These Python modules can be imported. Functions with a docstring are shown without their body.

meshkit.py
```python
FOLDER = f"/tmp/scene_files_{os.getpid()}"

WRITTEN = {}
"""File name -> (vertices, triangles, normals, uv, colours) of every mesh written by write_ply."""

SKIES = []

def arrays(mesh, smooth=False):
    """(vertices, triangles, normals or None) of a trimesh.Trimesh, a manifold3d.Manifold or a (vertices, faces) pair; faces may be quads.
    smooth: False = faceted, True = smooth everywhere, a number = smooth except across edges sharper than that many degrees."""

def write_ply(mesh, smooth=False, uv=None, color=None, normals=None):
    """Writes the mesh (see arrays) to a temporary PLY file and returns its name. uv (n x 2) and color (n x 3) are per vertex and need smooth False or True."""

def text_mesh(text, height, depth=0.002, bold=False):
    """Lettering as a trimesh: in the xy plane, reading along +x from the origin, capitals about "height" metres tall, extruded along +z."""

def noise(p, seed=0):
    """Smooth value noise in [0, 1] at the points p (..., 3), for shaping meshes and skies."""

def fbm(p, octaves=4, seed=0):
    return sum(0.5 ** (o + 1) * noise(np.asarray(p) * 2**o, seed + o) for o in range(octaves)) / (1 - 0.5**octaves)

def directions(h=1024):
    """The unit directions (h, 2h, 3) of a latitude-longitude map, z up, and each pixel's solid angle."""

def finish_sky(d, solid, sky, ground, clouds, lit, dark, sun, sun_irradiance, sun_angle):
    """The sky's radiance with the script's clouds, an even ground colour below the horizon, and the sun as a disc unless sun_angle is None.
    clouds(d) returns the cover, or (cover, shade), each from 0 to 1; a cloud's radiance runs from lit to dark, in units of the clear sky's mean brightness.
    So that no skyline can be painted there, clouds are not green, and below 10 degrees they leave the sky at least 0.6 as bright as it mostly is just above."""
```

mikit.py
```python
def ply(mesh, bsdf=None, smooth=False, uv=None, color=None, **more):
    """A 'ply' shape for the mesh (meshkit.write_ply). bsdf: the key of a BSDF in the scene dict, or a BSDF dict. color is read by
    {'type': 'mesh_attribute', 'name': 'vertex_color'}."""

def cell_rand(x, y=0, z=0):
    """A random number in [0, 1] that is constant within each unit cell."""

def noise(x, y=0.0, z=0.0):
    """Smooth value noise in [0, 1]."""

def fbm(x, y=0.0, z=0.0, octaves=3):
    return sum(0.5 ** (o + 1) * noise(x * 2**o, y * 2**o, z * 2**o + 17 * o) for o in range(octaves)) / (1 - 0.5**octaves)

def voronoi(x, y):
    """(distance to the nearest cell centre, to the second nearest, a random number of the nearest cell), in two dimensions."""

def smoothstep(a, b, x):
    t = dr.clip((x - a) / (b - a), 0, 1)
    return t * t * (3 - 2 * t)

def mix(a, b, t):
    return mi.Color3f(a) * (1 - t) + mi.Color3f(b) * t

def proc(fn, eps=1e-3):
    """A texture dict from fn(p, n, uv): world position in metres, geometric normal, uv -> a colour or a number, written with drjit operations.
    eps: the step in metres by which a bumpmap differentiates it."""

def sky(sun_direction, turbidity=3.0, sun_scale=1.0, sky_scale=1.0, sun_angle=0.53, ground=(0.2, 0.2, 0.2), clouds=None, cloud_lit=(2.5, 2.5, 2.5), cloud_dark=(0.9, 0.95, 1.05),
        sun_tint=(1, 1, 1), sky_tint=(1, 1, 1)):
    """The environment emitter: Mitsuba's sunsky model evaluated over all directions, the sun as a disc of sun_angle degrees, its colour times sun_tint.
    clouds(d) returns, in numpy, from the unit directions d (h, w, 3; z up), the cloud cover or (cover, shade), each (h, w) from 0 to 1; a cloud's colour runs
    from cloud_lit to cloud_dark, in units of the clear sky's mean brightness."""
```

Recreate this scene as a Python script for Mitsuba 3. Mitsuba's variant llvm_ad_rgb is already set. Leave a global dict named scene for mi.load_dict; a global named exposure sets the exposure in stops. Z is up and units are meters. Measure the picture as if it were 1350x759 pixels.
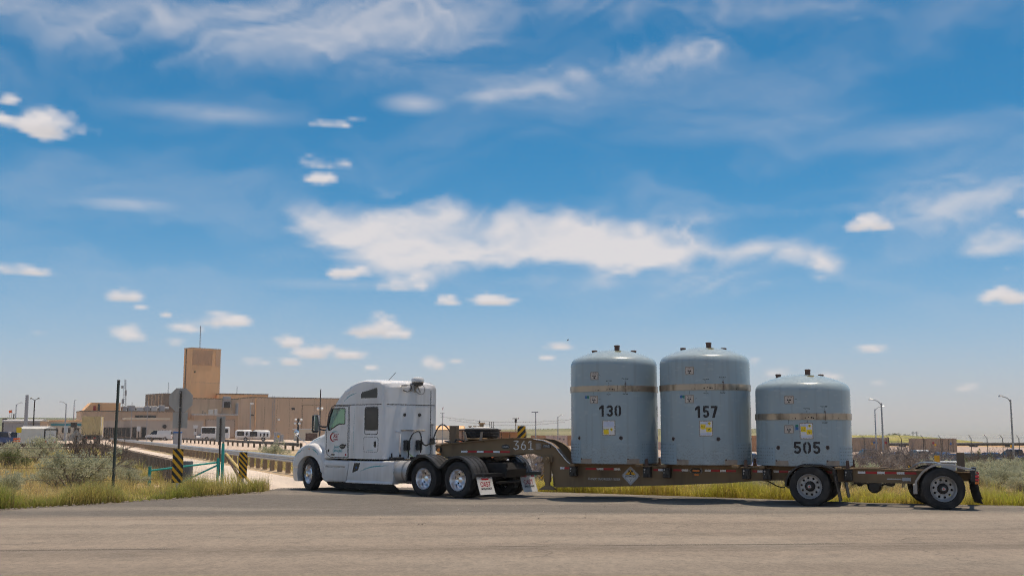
import math, random
import numpy as np
import trimesh
import drjit as dr
import mitsuba as mi
import mikit
import meshkit
import manifold3d as m3
from shapely.geometry import Polygon, Point, LineString, box as sbox
from shapely import affinity
from shapely.ops import unary_union

T = mi.ScalarTransform4f
scene, labels = {}, {}
random.seed(7)
RNG = np.random.default_rng(11)
rad = math.radians

# ---------------------------------------------------------------- camera, sky, exposure
EYE, PITCH, FOCAL = 1.835, rad(7.396), 1456.0          # eye height, upward tilt, focal length in photo pixels (1350 wide)
scene['camera'] = {'type': 'perspective', 'fov': 49.74, 'fov_axis': 'x', 'near_clip': 0.1, 'far_clip': 30000.0, 'medium': {'type': 'ref', 'id': 'haze_air'},
                   'to_world': T().look_at(origin=[0, 0, EYE], target=[0, math.cos(PITCH), EYE + math.sin(PITCH)], up=[0, 0, 1])}
exposure = 1.3
scene['haze_air'] = {'type': 'homogeneous', 'albedo': {'type': 'rgb', 'value': [.95, .95, .95]}, 'sigma_t': 1.3e-4}
SUN = (0.19, 0.125, 0.975)

CUMULUS = [(-23.41, 14.61, 1.52, 0.78, 1), (-25.22, 15.5, 0.5, 0.28, 0.9), (-25.33, 14.57, 0.4, 0.31, 0.8), (-9.77, 13.69, 1.41, 0.38, 1), (-10.1, 12.83, 0.78, 0.31, 1), (-9.42, 15.61, 0.79, 0.23, 0.9), (-8.16, 15.93, 0.56, 0.15, 0.8), (-24.18, 7.6, 1.14, 0.29, 1), (-19.4, 6.63, 0.85, 0.33, 1), (-18.6, 6.06, 0.36, 0.15, 0.8), (-17.51, 5.76, 0.29, 0.15, 0.7), (-19.11, 4.63, 1.13, 0.45, 1), (-17.57, 4.41, 1.08, 0.22, 0.6), (-17.12, 5.06, 1.23, 0.26, 0.9), (-14.8, 5.5, 1.41, 0.38, 1), (-11.7, 4.49, 0.76, 0.31, 1), (-13.03, 3.44, 0.75, 0.23, 1), (-11.34, 3.5, 0.61, 0.15, 1), (-9.94, 4.01, 1.15, 0.35, 0.9), (-8.48, 3.91, 1.08, 0.27, 0.9), (-6.96, 5.33, 1.48, 0.62, 1), (-6.17, 4.99, 0.94, 0.27, 0.9), (-8.48, 8.11, 1.09, 0.39, 0.9), (-6.21, 7.49, 1.57, 0.39, 0.8), (-3.44, 6.7, 0.63, 0.31, 0.9), (-0.95, 6.75, 0.95, 0.31, 1), (-4.01, 3.48, 0.63, 0.39, 0.7), (-2.87, 3.64, 0.39, 0.12, 0.6), (2.28, 4.35, 0.67, 0.2, 0.9), (1.85, 3.76, 0.39, 0.16, 0.8), (17.91, 3.99, 0.85, 0.22, 1), (13.61, 2.86, 0.81, 0.27, 1), (15.88, 2.71, 0.65, 0.23, 1), (22.33, 2.1, 0.6, 0.29, 0.6), (18.09, 2.35, 0.49, 0.19, 0.6), (18.13, 10.27, 1.01, 0.52, 1), (24.38, 6.33, 1.17, 0.36, 1), (25.16, 10.29, 0.33, 0.28, 1), (12.36, 3.56, 0.3, 0.19, 0.7), (-23.3, 4.68, 0.53, 0.14, 0.4), (-7.23, 3.26, 0.39, 0.16, 0.5)]
SHEETS = [([(-12.11, 11.25), (-11.09, 11.79), (-7.78, 12.1), (-4.6, 12.09), (-1.4, 12.2), (0.6, 11.97), (3.4, 11.52), (6.18, 10.97), (8.14, 10.42), (11.23, 9.82), (14.27, 9.78), (15.93, 9.37), (17.0, 8.38), (16.72, 7.75), (15.68, 7.41), (14.97, 8.27), (13.1, 8.53), (11.19, 8.32), (8.87, 7.99), (5.74, 7.89), (2.58, 8.16), (0.2, 8.24), (-1.99, 8.08), (-3.77, 7.67), (-4.35, 6.65), (-5.34, 6.95), (-6.92, 7.64), (-8.88, 8.46), (-10.44, 9.19), (-11.31, 9.74)], 0.55, 1.0), ([(-2.19, 8.16), (2.58, 8.23), (8.09, 8.08), (12.7, 7.89), (14.93, 7.21), (8.85, 7.06), (3.37, 7.21), (-0.6, 7.45)], 0.7, 0.45), ([(7.36, 10.83), (10.11, 11.21), (14.32, 11.27), (18.39, 11.41), (21.61, 11.85), (21.93, 11.38), (18.36, 10.74), (14.3, 10.58), (10.09, 10.44)], 0.5, 0.38), ([(-27.87, 21.0), (-27.71, 18.47), (-23.68, 18.29), (-20.49, 18.04), (-16.81, 17.75), (-13.38, 17.72), (-10.26, 17.61), (-7.89, 18.1), (-5.48, 18.49), (-1.43, 19.32), (0.61, 20.52), (1.03, 23.47)], 1.2, 0.52), ([(-3.04, 17.02), (-1.42, 17.73), (1.83, 18.25), (4.27, 19.05), (7.11, 19.71), (11.49, 19.78), (11.86, 18.83), (8.28, 18.08), (3.45, 17.4), (0.2, 16.81)], 0.9, 0.62), ([(16.95, 10.0), (18.36, 10.67), (20.01, 11.53), (21.44, 11.93), (24.01, 11.93), (25.98, 11.61), (25.93, 10.62), (23.23, 9.97), (21.32, 9.38), (19.94, 10.05)], 0.7, 0.62), ([(22.2, 8.37), (22.79, 9.28), (24.28, 9.46), (25.84, 9.13), (25.77, 7.86), (23.45, 7.71)], 0.5, 0.85), ([(1.03, 21.63), (6.76, 22.6), (18.1, 21.72), (19.87, 20.1), (13.06, 19.85), (6.32, 20.41)], 1.2, 0.36)]
CIRRUS = [(-5.26, 16.79, 1.82, 0.53, 0.5), (-15.6, 15.78, 4.6, 0.52, 0.3), (-19.45, 11.05, 2.9, 0.37, 0.38), (-9.63, 7.47, 4.29, 0.27, 0.2), (11.37, 15.29, 6.07, 0.76, 0.16), (19.96, 14.32, 4.83, 0.73, 0.2), (-1.42, 17.19, 1.22, 0.38, 0.4)]

def sstep(a, b, x):
    t = np.clip((x - a) / (b - a), 0, 1)
    return t * t * (3 - 2 * t)

def ridged(p, octaves, seed):
    return sum(.5 ** (o + 1) * (1 - np.abs(2 * meshkit.noise(p * 2.03 ** o, seed + o) - 1)) for o in range(octaves)) / (1 - .5 ** octaves)

def clouds(d):
    az = np.degrees(np.arctan2(d[..., 0], d[..., 1])); el = np.degrees(np.arcsin(np.clip(d[..., 2], -1, 1)))
    x, y, z = d[..., 0], d[..., 1], d[..., 2]
    P = np.stack([x, y, z * 1.5], -1)
    n1 = meshkit.fbm(P * 62, 5, 3); n2 = meshkit.fbm(P * 24 + 9.3, 4, 8)
    w = meshkit.fbm(P * 9 + 4.0, 4, 21) - .5
    # wind-drawn filaments: two ridged fields along slightly different headings
    f1 = ridged(np.stack([x * 9 + w * 2.2, y * 9, z * 46 - x * 13 + w * 7], -1), 6, 15)
    f2 = ridged(np.stack([x * 13 - w * 2.0, y * 13, z * 60 + x * 9 + w * 9 + 5], -1), 5, 35)
    big = meshkit.fbm(np.stack([x * 8 + w, y * 8, z * 20 + w * 2], -1), 5, 2)
    grain = meshkit.fbm(P * np.array([40, 40, 90]) + w[..., None] * 6, 4, 51)
    tex = .34 * f1 + .16 * f2 + .32 * big + .18 * grain
    tex = np.clip((tex - .40) / .34, 0, 1)
    shape = np.zeros(az.shape)
    for a0, e0, wa, we, s in CIRRUS:
        q = np.sqrt(((az - a0) / (1.2 * wa)) ** 2 + ((el - e0) / (1.2 * we)) ** 2)
        shape = np.maximum(shape, s * (1 - sstep(.1, 1.25, q + (big - .5) * .95 + (f1 - .5) * .6)))
    ci = np.clip(shape, 0, 1) * np.clip(.35 + .8 * tex, 0, 1)
    # the larger sheets: a soft outline in azimuth and elevation, broken into filaments
    for pts, soft, opac in SHEETS:
        A, E = np.array(pts).T; box_ = (az > A.min() - 5) & (az < A.max() + 5) & (el > E.min() - 4) & (el < E.max() + 4)
        if not box_.any(): continue
        qa, qe = az[box_], el[box_]; dist = np.full(qa.shape, 1e9); inside = np.zeros(qa.shape, bool)
        for i in range(len(pts)):
            (x0, y0), (x1, y1) = pts[i], pts[(i + 1) % len(pts)]
            t = np.clip(((qa - x0) * (x1 - x0) + (qe - y0) * (y1 - y0)) / ((x1 - x0) ** 2 + (y1 - y0) ** 2), 0, 1)
            dist = np.minimum(dist, np.hypot(qa - x0 - t * (x1 - x0), qe - y0 - t * (y1 - y0)))
            inside ^= ((y0 > qe) != (y1 > qe)) & (qa < (x1 - x0) * (qe - y0) / (y1 - y0 + 1e-9) + x0)
        sd = np.where(inside, dist, -dist)
        e_ = sd - .14 + ((big[box_] - .5) * .9 + (f1[box_] - f1.mean()) * 2.0 + (f2[box_] - f2.mean()) * .8) * (.35 + .6 * soft)
        v = sstep(-.6 * soft, 2.2 * soft, e_) * opac * np.clip(.48 + .46 * tex[box_], 0, .9)
        ci[box_] = 1 - (1 - ci[box_]) * (1 - np.clip(v, 0, 1))
    inview = (1 - sstep(26, 34, np.abs(az))) * (1 - sstep(24, 32, el))
    wide = sstep(.45, .70, big) * .6 * sstep(4, 12, el) * np.clip(.4 + .7 * tex, 0, 1)        # the same kind of cirrus all round
    ci = np.maximum(ci * inview, wide * (1 - inview)) + .10 * sstep(.35, .65, big) * (.4 + tex) * sstep(3, 9, el)
    # small fair-weather cumulus
    cu = np.full(az.shape, -9.0); hgt = np.zeros(az.shape)
    for a0, e0, wa, we, s in CUMULUS + FAR_CUMULUS:
        dd = ((az - a0 + 180) % 360) - 180
        up = el - e0 + .25 * we
        q = (dd / wa) ** 2 + np.where(up > 0, (up / (1.15 * we)) ** 2, (up / (.55 * we)) ** 2)
        v = np.where(q < 9, s * .95 - q * .70 + (n1 - .5) * 2.9 + (n2 - .5) * 2.0, -9)
        hgt = np.where(v > cu, up / we, hgt); cu = np.maximum(cu, v)
    cover = sstep(-.15, 1.05, cu) * .95
    shade = np.clip(.45 * (1 - sstep(-.45, .35, hgt)) + .9 * np.clip(.52 - n1, 0, 1), 0, .6) * sstep(.1, .8, cu)
    total = 1 - (1 - np.clip(ci, 0, .9)) * (1 - cover)
    # pale haze towards the horizon on every side
    veil = .97 * np.exp(-(np.maximum(el, 0) / 5.2) ** 1.5)
    return 1 - (1 - total) * (1 - veil), np.clip(shade * cover + .98 * veil * (1 - .8 * total), 0, 1)

_r = np.random.default_rng(5)
FAR_CUMULUS = [(float(a), float(e), float(w), float(w * .3), float(s)) for a, e, w, s in
               zip(_r.uniform(32, 328, 90), 3 + 22 * _r.uniform(0, 1, 90) ** 1.6, _r.uniform(.5, 2.0, 90), _r.uniform(.6, 1, 90))]
scene['sky'] = mikit.sky(SUN, turbidity=1.4, sun_scale=1.0, sky_scale=1.0, clouds=clouds, sky_tint=(.23, .84, 1.07),
                         cloud_lit=(4.3, 4.05, 4.0), cloud_dark=(2.85, 2.68, 2.64), ground=(.24, .21, .16))

# ---------------------------------------------------------------- helpers
_count = {}
def numbered(name):
    n = _count.get(name, 0); _count[name] = n + 1
    return name if n == 0 else f'{name}_{n:03d}'

def thing(name, label, cat, group=None):
    key = numbered(name)
    labels[key] = {'label': label, 'category': cat}
    if group: labels[key]['group'] = group
    return key

def put(key, mesh, bsdf, smooth=30, **kw):
    scene[key] = mikit.ply(mesh, bsdf, smooth=smooth, **kw)
    return key

def part(parent, name, mesh, bsdf, smooth=30, label=None, M=None, **kw):
    key = numbered(parent + '__' + name)
    if mesh is not None:
        if isinstance(mesh, (list, tuple)) and not isinstance(mesh[0], np.ndarray): mesh = cat(mesh)
        if M is not None:
            mesh = mesh.copy(); mesh.apply_transform(M)
        put(key, mesh, bsdf, smooth, **kw)
    if label: labels[key] = {'label': label}
    return key

def single(name, mesh, bsdf, label, cat_, group=None, smooth=30, **kw):
    key = thing(name, label, cat_, group)
    if isinstance(mesh, (list, tuple)) and not isinstance(mesh[0], np.ndarray): mesh = cat(mesh)
    return put(key, mesh, bsdf, smooth, **kw)

def struct(name, mesh, bsdf, label=None, kind='structure', smooth=False, **kw):
    key = numbered(name)
    put(key, mesh, bsdf, smooth, **kw)
    labels[key] = {'kind': kind}
    if label: labels[key]['label'] = label
    return key

def cat(ms):
    return trimesh.util.concatenate([m for m in ms if m is not None])

def box(x0, x1, y0, y1, z0, z1):
    m = trimesh.creation.box((abs(x1 - x0), abs(y1 - y0), abs(z1 - z0)))
    m.apply_translation(((x0 + x1) / 2, (y0 + y1) / 2, (z0 + z1) / 2)); return m

def hull(pts):
    m = m3.Manifold.hull_points(np.asarray(pts, float)).to_mesh()
    return trimesh.Trimesh(m.vert_properties[:, :3], m.tri_verts, process=False)

def rbox(x0, x1, y0, y1, z0, z1, r=.03):
    """box with chamfered edges"""
    pts = []
    for sx in (0, 1):
        for sy in (0, 1):
            for sz in (0, 1):
                c = [(x0, x1)[sx], (y0, y1)[sy], (z0, z1)[sz]]
                q = [r * (1 - 2 * sx), r * (1 - 2 * sy), r * (1 - 2 * sz)]
                for a in ((0, 1, 1), (1, 0, 1), (1, 1, 0), (.3, .3, 1), (1, .3, .3), (.3, 1, .3)):
                    pts.append([c[k] + q[k] * a[k] for k in range(3)])
    return hull(pts)

def cyl(p0, p1, r, n=16, r1=None):
    p0, p1 = np.asarray(p0, float), np.asarray(p1, float)
    r1 = r if r1 is None else r1
    z = (p1 - p0); z = z / np.linalg.norm(z)
    x = np.cross(z, [0, 0, 1.0] if abs(z[2]) < .9 else [1.0, 0, 0]); x /= np.linalg.norm(x); y = np.cross(z, x)
    a = np.arange(n) * 2 * np.pi / n
    ring = np.cos(a)[:, None] * x + np.sin(a)[:, None] * y
    v = np.vstack([p0 + ring * r, p1 + ring * r1, [p0], [p1]])
    i = np.arange(n); j = (i + 1) % n
    f = np.vstack([np.stack([i, j, j + n], 1), np.stack([i, j + n, i + n], 1), np.stack([j, i, i * 0 + 2 * n], 1), np.stack([i + n, j + n, i * 0 + 2 * n + 1], 1)])
    return trimesh.Trimesh(v, f, process=False)

def spline(pts, n=40):
    pts = np.asarray(pts, float)
    from scipy.interpolate import CubicSpline
    t = np.r_[0, np.cumsum(np.linalg.norm(np.diff(pts, axis=0), axis=1))]
    return CubicSpline(t, pts)(np.linspace(0, t[-1], n))

def tube(path, r, n=10):
    path = np.asarray(path, float); m = len(path)
    t = np.gradient(path, axis=0); t /= np.linalg.norm(t, axis=1)[:, None] + 1e-12
    ref = np.array([0, 0, 1.0]) if abs(t[0][2]) < .9 else np.array([1.0, 0, 0])
    x = np.cross(t[0], ref); x /= np.linalg.norm(x)
    rr = np.broadcast_to(np.asarray(r, float), (m,)); a = np.arange(n) * 2 * np.pi / n
    V = []
    for k in range(m):
        x = x - t[k] * (x @ t[k]); x /= np.linalg.norm(x); y = np.cross(t[k], x)
        V.append(path[k] + rr[k] * (np.cos(a)[:, None] * x + np.sin(a)[:, None] * y))
    V = np.vstack(V); F = []
    i = np.arange(n); j = (i + 1) % n
    for k in range(m - 1):
        F += [np.stack([i + k * n, j + k * n, j + k * n + n], 1), np.stack([i + k * n, j + k * n + n, i + k * n + n], 1)]
    V = np.vstack([V, path[:1], path[-1:]])
    F += [np.stack([j, i, i * 0 + m * n], 1), np.stack([i + (m - 1) * n, j + (m - 1) * n, i * 0 + m * n + 1], 1)]
    return trimesh.Trimesh(V, np.vstack(F), process=False)

def prism(poly, a0, a1, axis='y'):
    """polygon in the two other axes (x,z for 'y'; y,z for 'x'; x,y for 'z') extruded from a0 to a1"""
    if not isinstance(poly, Polygon) and not hasattr(poly, 'geoms'): poly = Polygon(poly)
    out = []
    for g in getattr(poly, 'geoms', [poly]):
        if g.is_empty or g.geom_type != 'Polygon' or g.area < 1e-9: continue
        if not g.is_valid: g = g.buffer(0)
        m = trimesh.creation.extrude_polygon(g, abs(a1 - a0), engine='earcut')
        v = m.vertices.copy(); lo = min(a0, a1)
        if axis == 'y': m.vertices = np.stack([v[:, 0], v[:, 2] + lo, v[:, 1]], 1); m.invert()
        elif axis == 'x': m.vertices = np.stack([v[:, 2] + lo, v[:, 0], v[:, 1]], 1)
        else: m.vertices = np.stack([v[:, 0], v[:, 1], v[:, 2] + lo], 1)
        out.append(m)
    return cat(out)

def lathe(prof, n=48, axis='y', flip=False):
    """profile of (radius, position along the axis)"""
    prof = np.asarray(prof, float); m = len(prof); a = np.arange(n) * 2 * np.pi / n
    c, s = np.cos(a), np.sin(a)
    V = np.vstack([np.stack([p[0] * c, p[0] * s, 0 * a + p[1]], 1) for p in prof]); F = []
    i = np.arange(n); j = (i + 1) % n
    for k in range(m - 1):
        F += [np.stack([i + k * n, j + k * n, j + k * n + n], 1), np.stack([i + k * n, j + k * n + n, i + k * n + n], 1)]
    F = np.vstack(F)
    if axis == 'y': V = np.stack([V[:, 0], V[:, 2], V[:, 1]], 1); F = F[:, ::-1]
    elif axis == 'x': V = np.stack([V[:, 2], V[:, 0], V[:, 1]], 1)
    mm = trimesh.Trimesh(V, F, process=False)
    if flip: mm.invert()
    return mm

def mani(m):
    m = m.copy(); m.merge_vertices()
    return m3.Manifold(m3.Mesh(np.asarray(m.vertices, np.float32), np.asarray(m.faces, np.uint32)))

def unmani(x):
    m = x.to_mesh(); return trimesh.Trimesh(m.vert_properties[:, :3], m.tri_verts, process=False)

def cut(a, *bs):
    A = mani(a)
    for b in bs: A = A - mani(b)
    return unmani(A)

def frame(o, ang, z=0.0):
    """local (forward, left, up) -> world"""
    f = np.array([math.cos(ang), math.sin(ang)])
    M = np.eye(4); M[:2, 0] = f; M[:2, 1] = [-f[1], f[0]]; M[:3, 3] = [o[0], o[1], z]
    return M

def text(s, height, origin, xdir, ydir, depth=.003, bold=False, center=True, width=None):
    m = meshkit.text_mesh(s, height, depth, bold)
    b = m.bounds
    if width: m.apply_scale([width / (b[1][0] - b[0][0]), 1, 1]); b = m.bounds
    if center: m.apply_translation([-(b[0][0] + b[1][0]) / 2, -height / 2, 0])
    x, y = np.asarray(xdir, float), np.asarray(ydir, float); x /= np.linalg.norm(x); y /= np.linalg.norm(y)
    M = np.eye(4); M[:3, 0], M[:3, 1], M[:3, 2], M[:3, 3] = x, y, np.cross(x, y), origin
    m.apply_transform(M); return m

def rrect(x0, x1, y0, y1, r):
    return sbox(min(x0, x1) + r, min(y0, y1) + r, max(x0, x1) - r, max(y0, y1) - r).buffer(r, 6)

def ring_poly(poly, w):
    return poly.difference(poly.buffer(-w))

def at(px, py, Y):
    """world point at distance Y in front of the camera that shows at photo pixel (px, py): used to read positions off the photograph"""
    a, v = (px - 675) / FOCAL, (379.5 - py) / FOCAL
    d = np.array([a, math.cos(PITCH) - v * math.sin(PITCH), math.sin(PITCH) + v * math.cos(PITCH)])
    return np.array([0, 0, EYE]) + d * (Y / d[1])

# ---------------------------------------------------------------- materials
def rgb(c): return {'type': 'rgb', 'value': [float(x) for x in c]}

def mat(name, base, rough=.6, metallic=0.0, spec=.5, coat=0.0, bump=None, bscale=.002, eps=2e-3, **kw):
    b = {'type': 'principled', 'base_color': mikit.proc(base) if callable(base) else base if isinstance(base, dict) else rgb(base), 'roughness': rough, 'metallic': metallic, 'specular': spec}
    if coat: b |= {'clearcoat': coat, 'clearcoat_gloss': .85}
    b |= kw
    if bump: b = {'type': 'bumpmap', 'arbitrary': mikit.proc(bump, eps), 'scale': bscale, 'bsdf': b}
    scene[name] = {'type': 'twosided', 'bsdf': b}
    return name

def weathered(c, dirt=(.16, .13, .10), amount=.35, scale=1.5, low=None, runs=0.0):
    """paint with uneven grime; low = (z0, z1, extra): more road dirt on the lowest parts of the thing"""
    def fn(p, n, uv):
        a = mikit.fbm(p.x * scale, p.y * scale, p.z * scale * .6, 4)
        s = mikit.fbm(p.x * 9, p.y * 9, p.z * .9, 3)
        k = amount * mikit.smoothstep(.42, .78, a * .65 + s * .35)
        if runs: k = dr.clip(k + runs * mikit.smoothstep(.52, .74, mikit.fbm(p.x * 1.1, p.y * 1.1, p.z * .07, 4)), 0, 1)
        if low: k = dr.clip(k + low[2] * (1 - mikit.smoothstep(low[0], low[1], p.z + .5 * a)), 0, 1)
        return mikit.mix(c, dirt, k)
    return fn

mat('white_paint', weathered((.70, .70, .71), (.30, .27, .24), .38, 1.2, (.3, 1.3, .30)), .24, spec=.5)
def cask_paint(p, n, uv):
    a = mikit.fbm(p.x * 2.2, p.y * 2.2, p.z * 1.2, 4); run = mikit.fbm(p.x * 13, p.y * 13, p.z * .55, 3); fine = mikit.fbm(p.x * 30, p.y * 30, p.z * 30, 2)
    low = 1 - mikit.smoothstep(1.0, 2.0, p.z + .5 * a)
    c = mikit.mix((.262, .335, .372), (.305, .378, .41), a)
    c = mikit.mix(c, (.19, .19, .18), mikit.smoothstep(.52, .75, run) * .18)                                  # rain runs
    c = mikit.mix(c, (.15, .13, .115), dr.clip(mikit.smoothstep(.54, .66, fine) * low * .42 + low * .16, 0, 1))       # road grit low down
    scuff = mikit.smoothstep(.66, .72, mikit.fbm(p.x * 6, p.y * 6, p.z * 14, 3))
    return mikit.mix(c, (.42, .46, .47), scuff * .30)
mat('grey_blue_paint', cask_paint, .30, spec=.5)
mat('trailer_paint', weathered((.215, .145, .080), (.08, .056, .038), .65, 2.4), .6, spec=.3)
mat('band_metal', weathered((.40, .335, .265), (.08, .065, .05), .9, 4.0), .27, metallic=.65)
mat('tan_plate', weathered((.30, .25, .20), (.14, .11, .09), .6, 6.0), .7)
mat('rubber', weathered((.014, .014, .015), (.06, .055, .05), .22, 6.0), .75)
mat('black_paint', weathered((.014, .014, .015), (.07, .06, .05), .3, 3.0), .42)
mat('black_plastic', weathered((.022, .023, .025), (.12, .11, .10), .30, 3.0), .38)
mat('chrome', (.82, .82, .84), .09, metallic=1.0)
mat('aluminium', weathered((.33, .33, .335), (.20, .18, .16), .5, 6.0), .36, metallic=.9)
mat('dull_aluminium', weathered((.42, .42, .42), (.20, .18, .15), .6, 5.0), .5, metallic=.5)
mat('galvanised', weathered((.50, .51, .52), (.28, .25, .20), .5, 1.3), .42, metallic=.55)
mat('dark_glass', (.012, .013, .015), .06, spec=.6)
mat('seam_black', (.07, .07, .075), .7)
mat('stencil_black', weathered((.011, .011, .013), (.10, .13, .15), .22, 16.0), .6)
mat('teal_paint', (.02, .30, .27), .45)
mat('teal_stripe', (.10, .33, .38), .4)
mat('red_tape', (.42, .012, .014), .35)
mat('white_tape', (.72, .72, .74), .35)
mat('amber_lens', (.75, .20, .01), .2, coat=.8)
mat('red_lens', (.55, .012, .02), .2, coat=.8)
mat('clear_lens', (.78, .80, .82), .15, coat=.8)
mat('logo_red', (.34, .018, .03), .5)
mat('sign_yellow', (.68, .36, .012), .42)
mat('bright_yellow', (.78, .56, .02), .45)
mat('yellow_pipe', weathered((.52, .38, .13), (.20, .15, .10), .6, 8.0), .6)
mat('terminal_grey', weathered((.15, .15, .16), (.10, .09, .085), .5, 4.0), .6)
mat('sign_back', weathered((.36, .355, .34), (.22, .21, .2), .4, 3.0), .5, metallic=.3)
mat('white_plain', weathered((.58, .58, .575), (.35, .32, .28), .4, 7.0), .5)
mat('label_white', (.66, .64, .60), .5)
mat('label_blue', (.03, .11, .32), .5)
mat('label_green', (.02, .17, .12), .5)
mat('orange_paint', (.80, .14, .03), .5)
mat('green_post', weathered((.022, .035, .028), (.10, .09, .07), .4, 6.0), .6)
mat('wood_post', lambda p, n, uv: mikit.mix((.21, .155, .105), (.10, .075, .05), mikit.fbm(p.x * 14, p.y * 14, p.z * 2.5, 3)), .85)
mat('tan_paint', weathered((.50, .40, .20), (.25, .19, .13), .4, .5), .6)
mat('building_tan', weathered((.76, .45, .23), (.58, .36, .20), .35, .25, None, .35), .8)
mat('building_brown', weathered((.50, .36, .245), (.37, .27, .19), .35, .25, None, .5), .8)
mat('building_grey', weathered((.45, .375, .31), (.27, .23, .20), .35, .25, None, .5), .8)
mat('building_dark', weathered((.22, .17, .13), (.15, .12, .10), .4, .3), .8)
mat('building_pink', weathered((.40, .245, .18), (.30, .19, .14), .35, .4), .8)
mat('building_cream', weathered((.50, .45, .36), (.4, .35, .27), .3, .3), .8)
mat('metal_siding', weathered((.33, .33, .34), (.24, .23, .22), .4, .2), .6, metallic=.2)
mat('roof_white', weathered((.50, .49, .47), (.5, .47, .42), .4, .5), .6)
mat('red_door', (.30, .03, .03), .6)
mat('teal_trim', (.05, .21, .25), .6)
mat('window_dark', (.018, .022, .028), .12)
mat('vehicle_white', weathered((.58, .58, .575), (.5, .47, .42), .3, .8), .35, coat=.4)
mat('vehicle_blue', (.012, .045, .16), .3, coat=.7)
mat('vehicle_silver', (.42, .44, .47), .3, metallic=.4, coat=.5)
mat('vehicle_red', (.30, .02, .02), .3, coat=.6)
mat('vehicle_dark', (.03, .035, .045), .3, coat=.6)
mat('container_tan', weathered((.37, .27, .19), (.20, .14, .10), .55, .9), .7)
mat('container_pink', weathered((.56, .42, .35), (.33, .25, .2), .5, .9), .7)
mat('container_orange', weathered((.46, .24, .12), (.27, .16, .1), .5, .9), .7)
mat('lamp_grey', (.30, .31, .33), .45, metallic=.4)
mat('lamp_dark', (.05, .045, .04), .6)
mat('globe_white', (.75, .75, .73), .3)
mat('rust_brown', weathered((.085, .05, .04), (.17, .11, .075), .5, 12.0), .8)
mat('tire_dust', weathered((.016, .016, .0165), (.10, .092, .082), .34, 7.0), .8)
mat('guard_post', lambda p, n, uv: mikit.mix((.38, .27, .175), (.20, .145, .10), mikit.fbm(p.x * 9, p.y * 9, p.z * 2.5, 3)), .85)
scene['tinted_glass'] = {'type': 'thindielectric', 'int_ior': 1.5, 'specular_transmittance': rgb((.50, .93, .86))}
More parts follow.
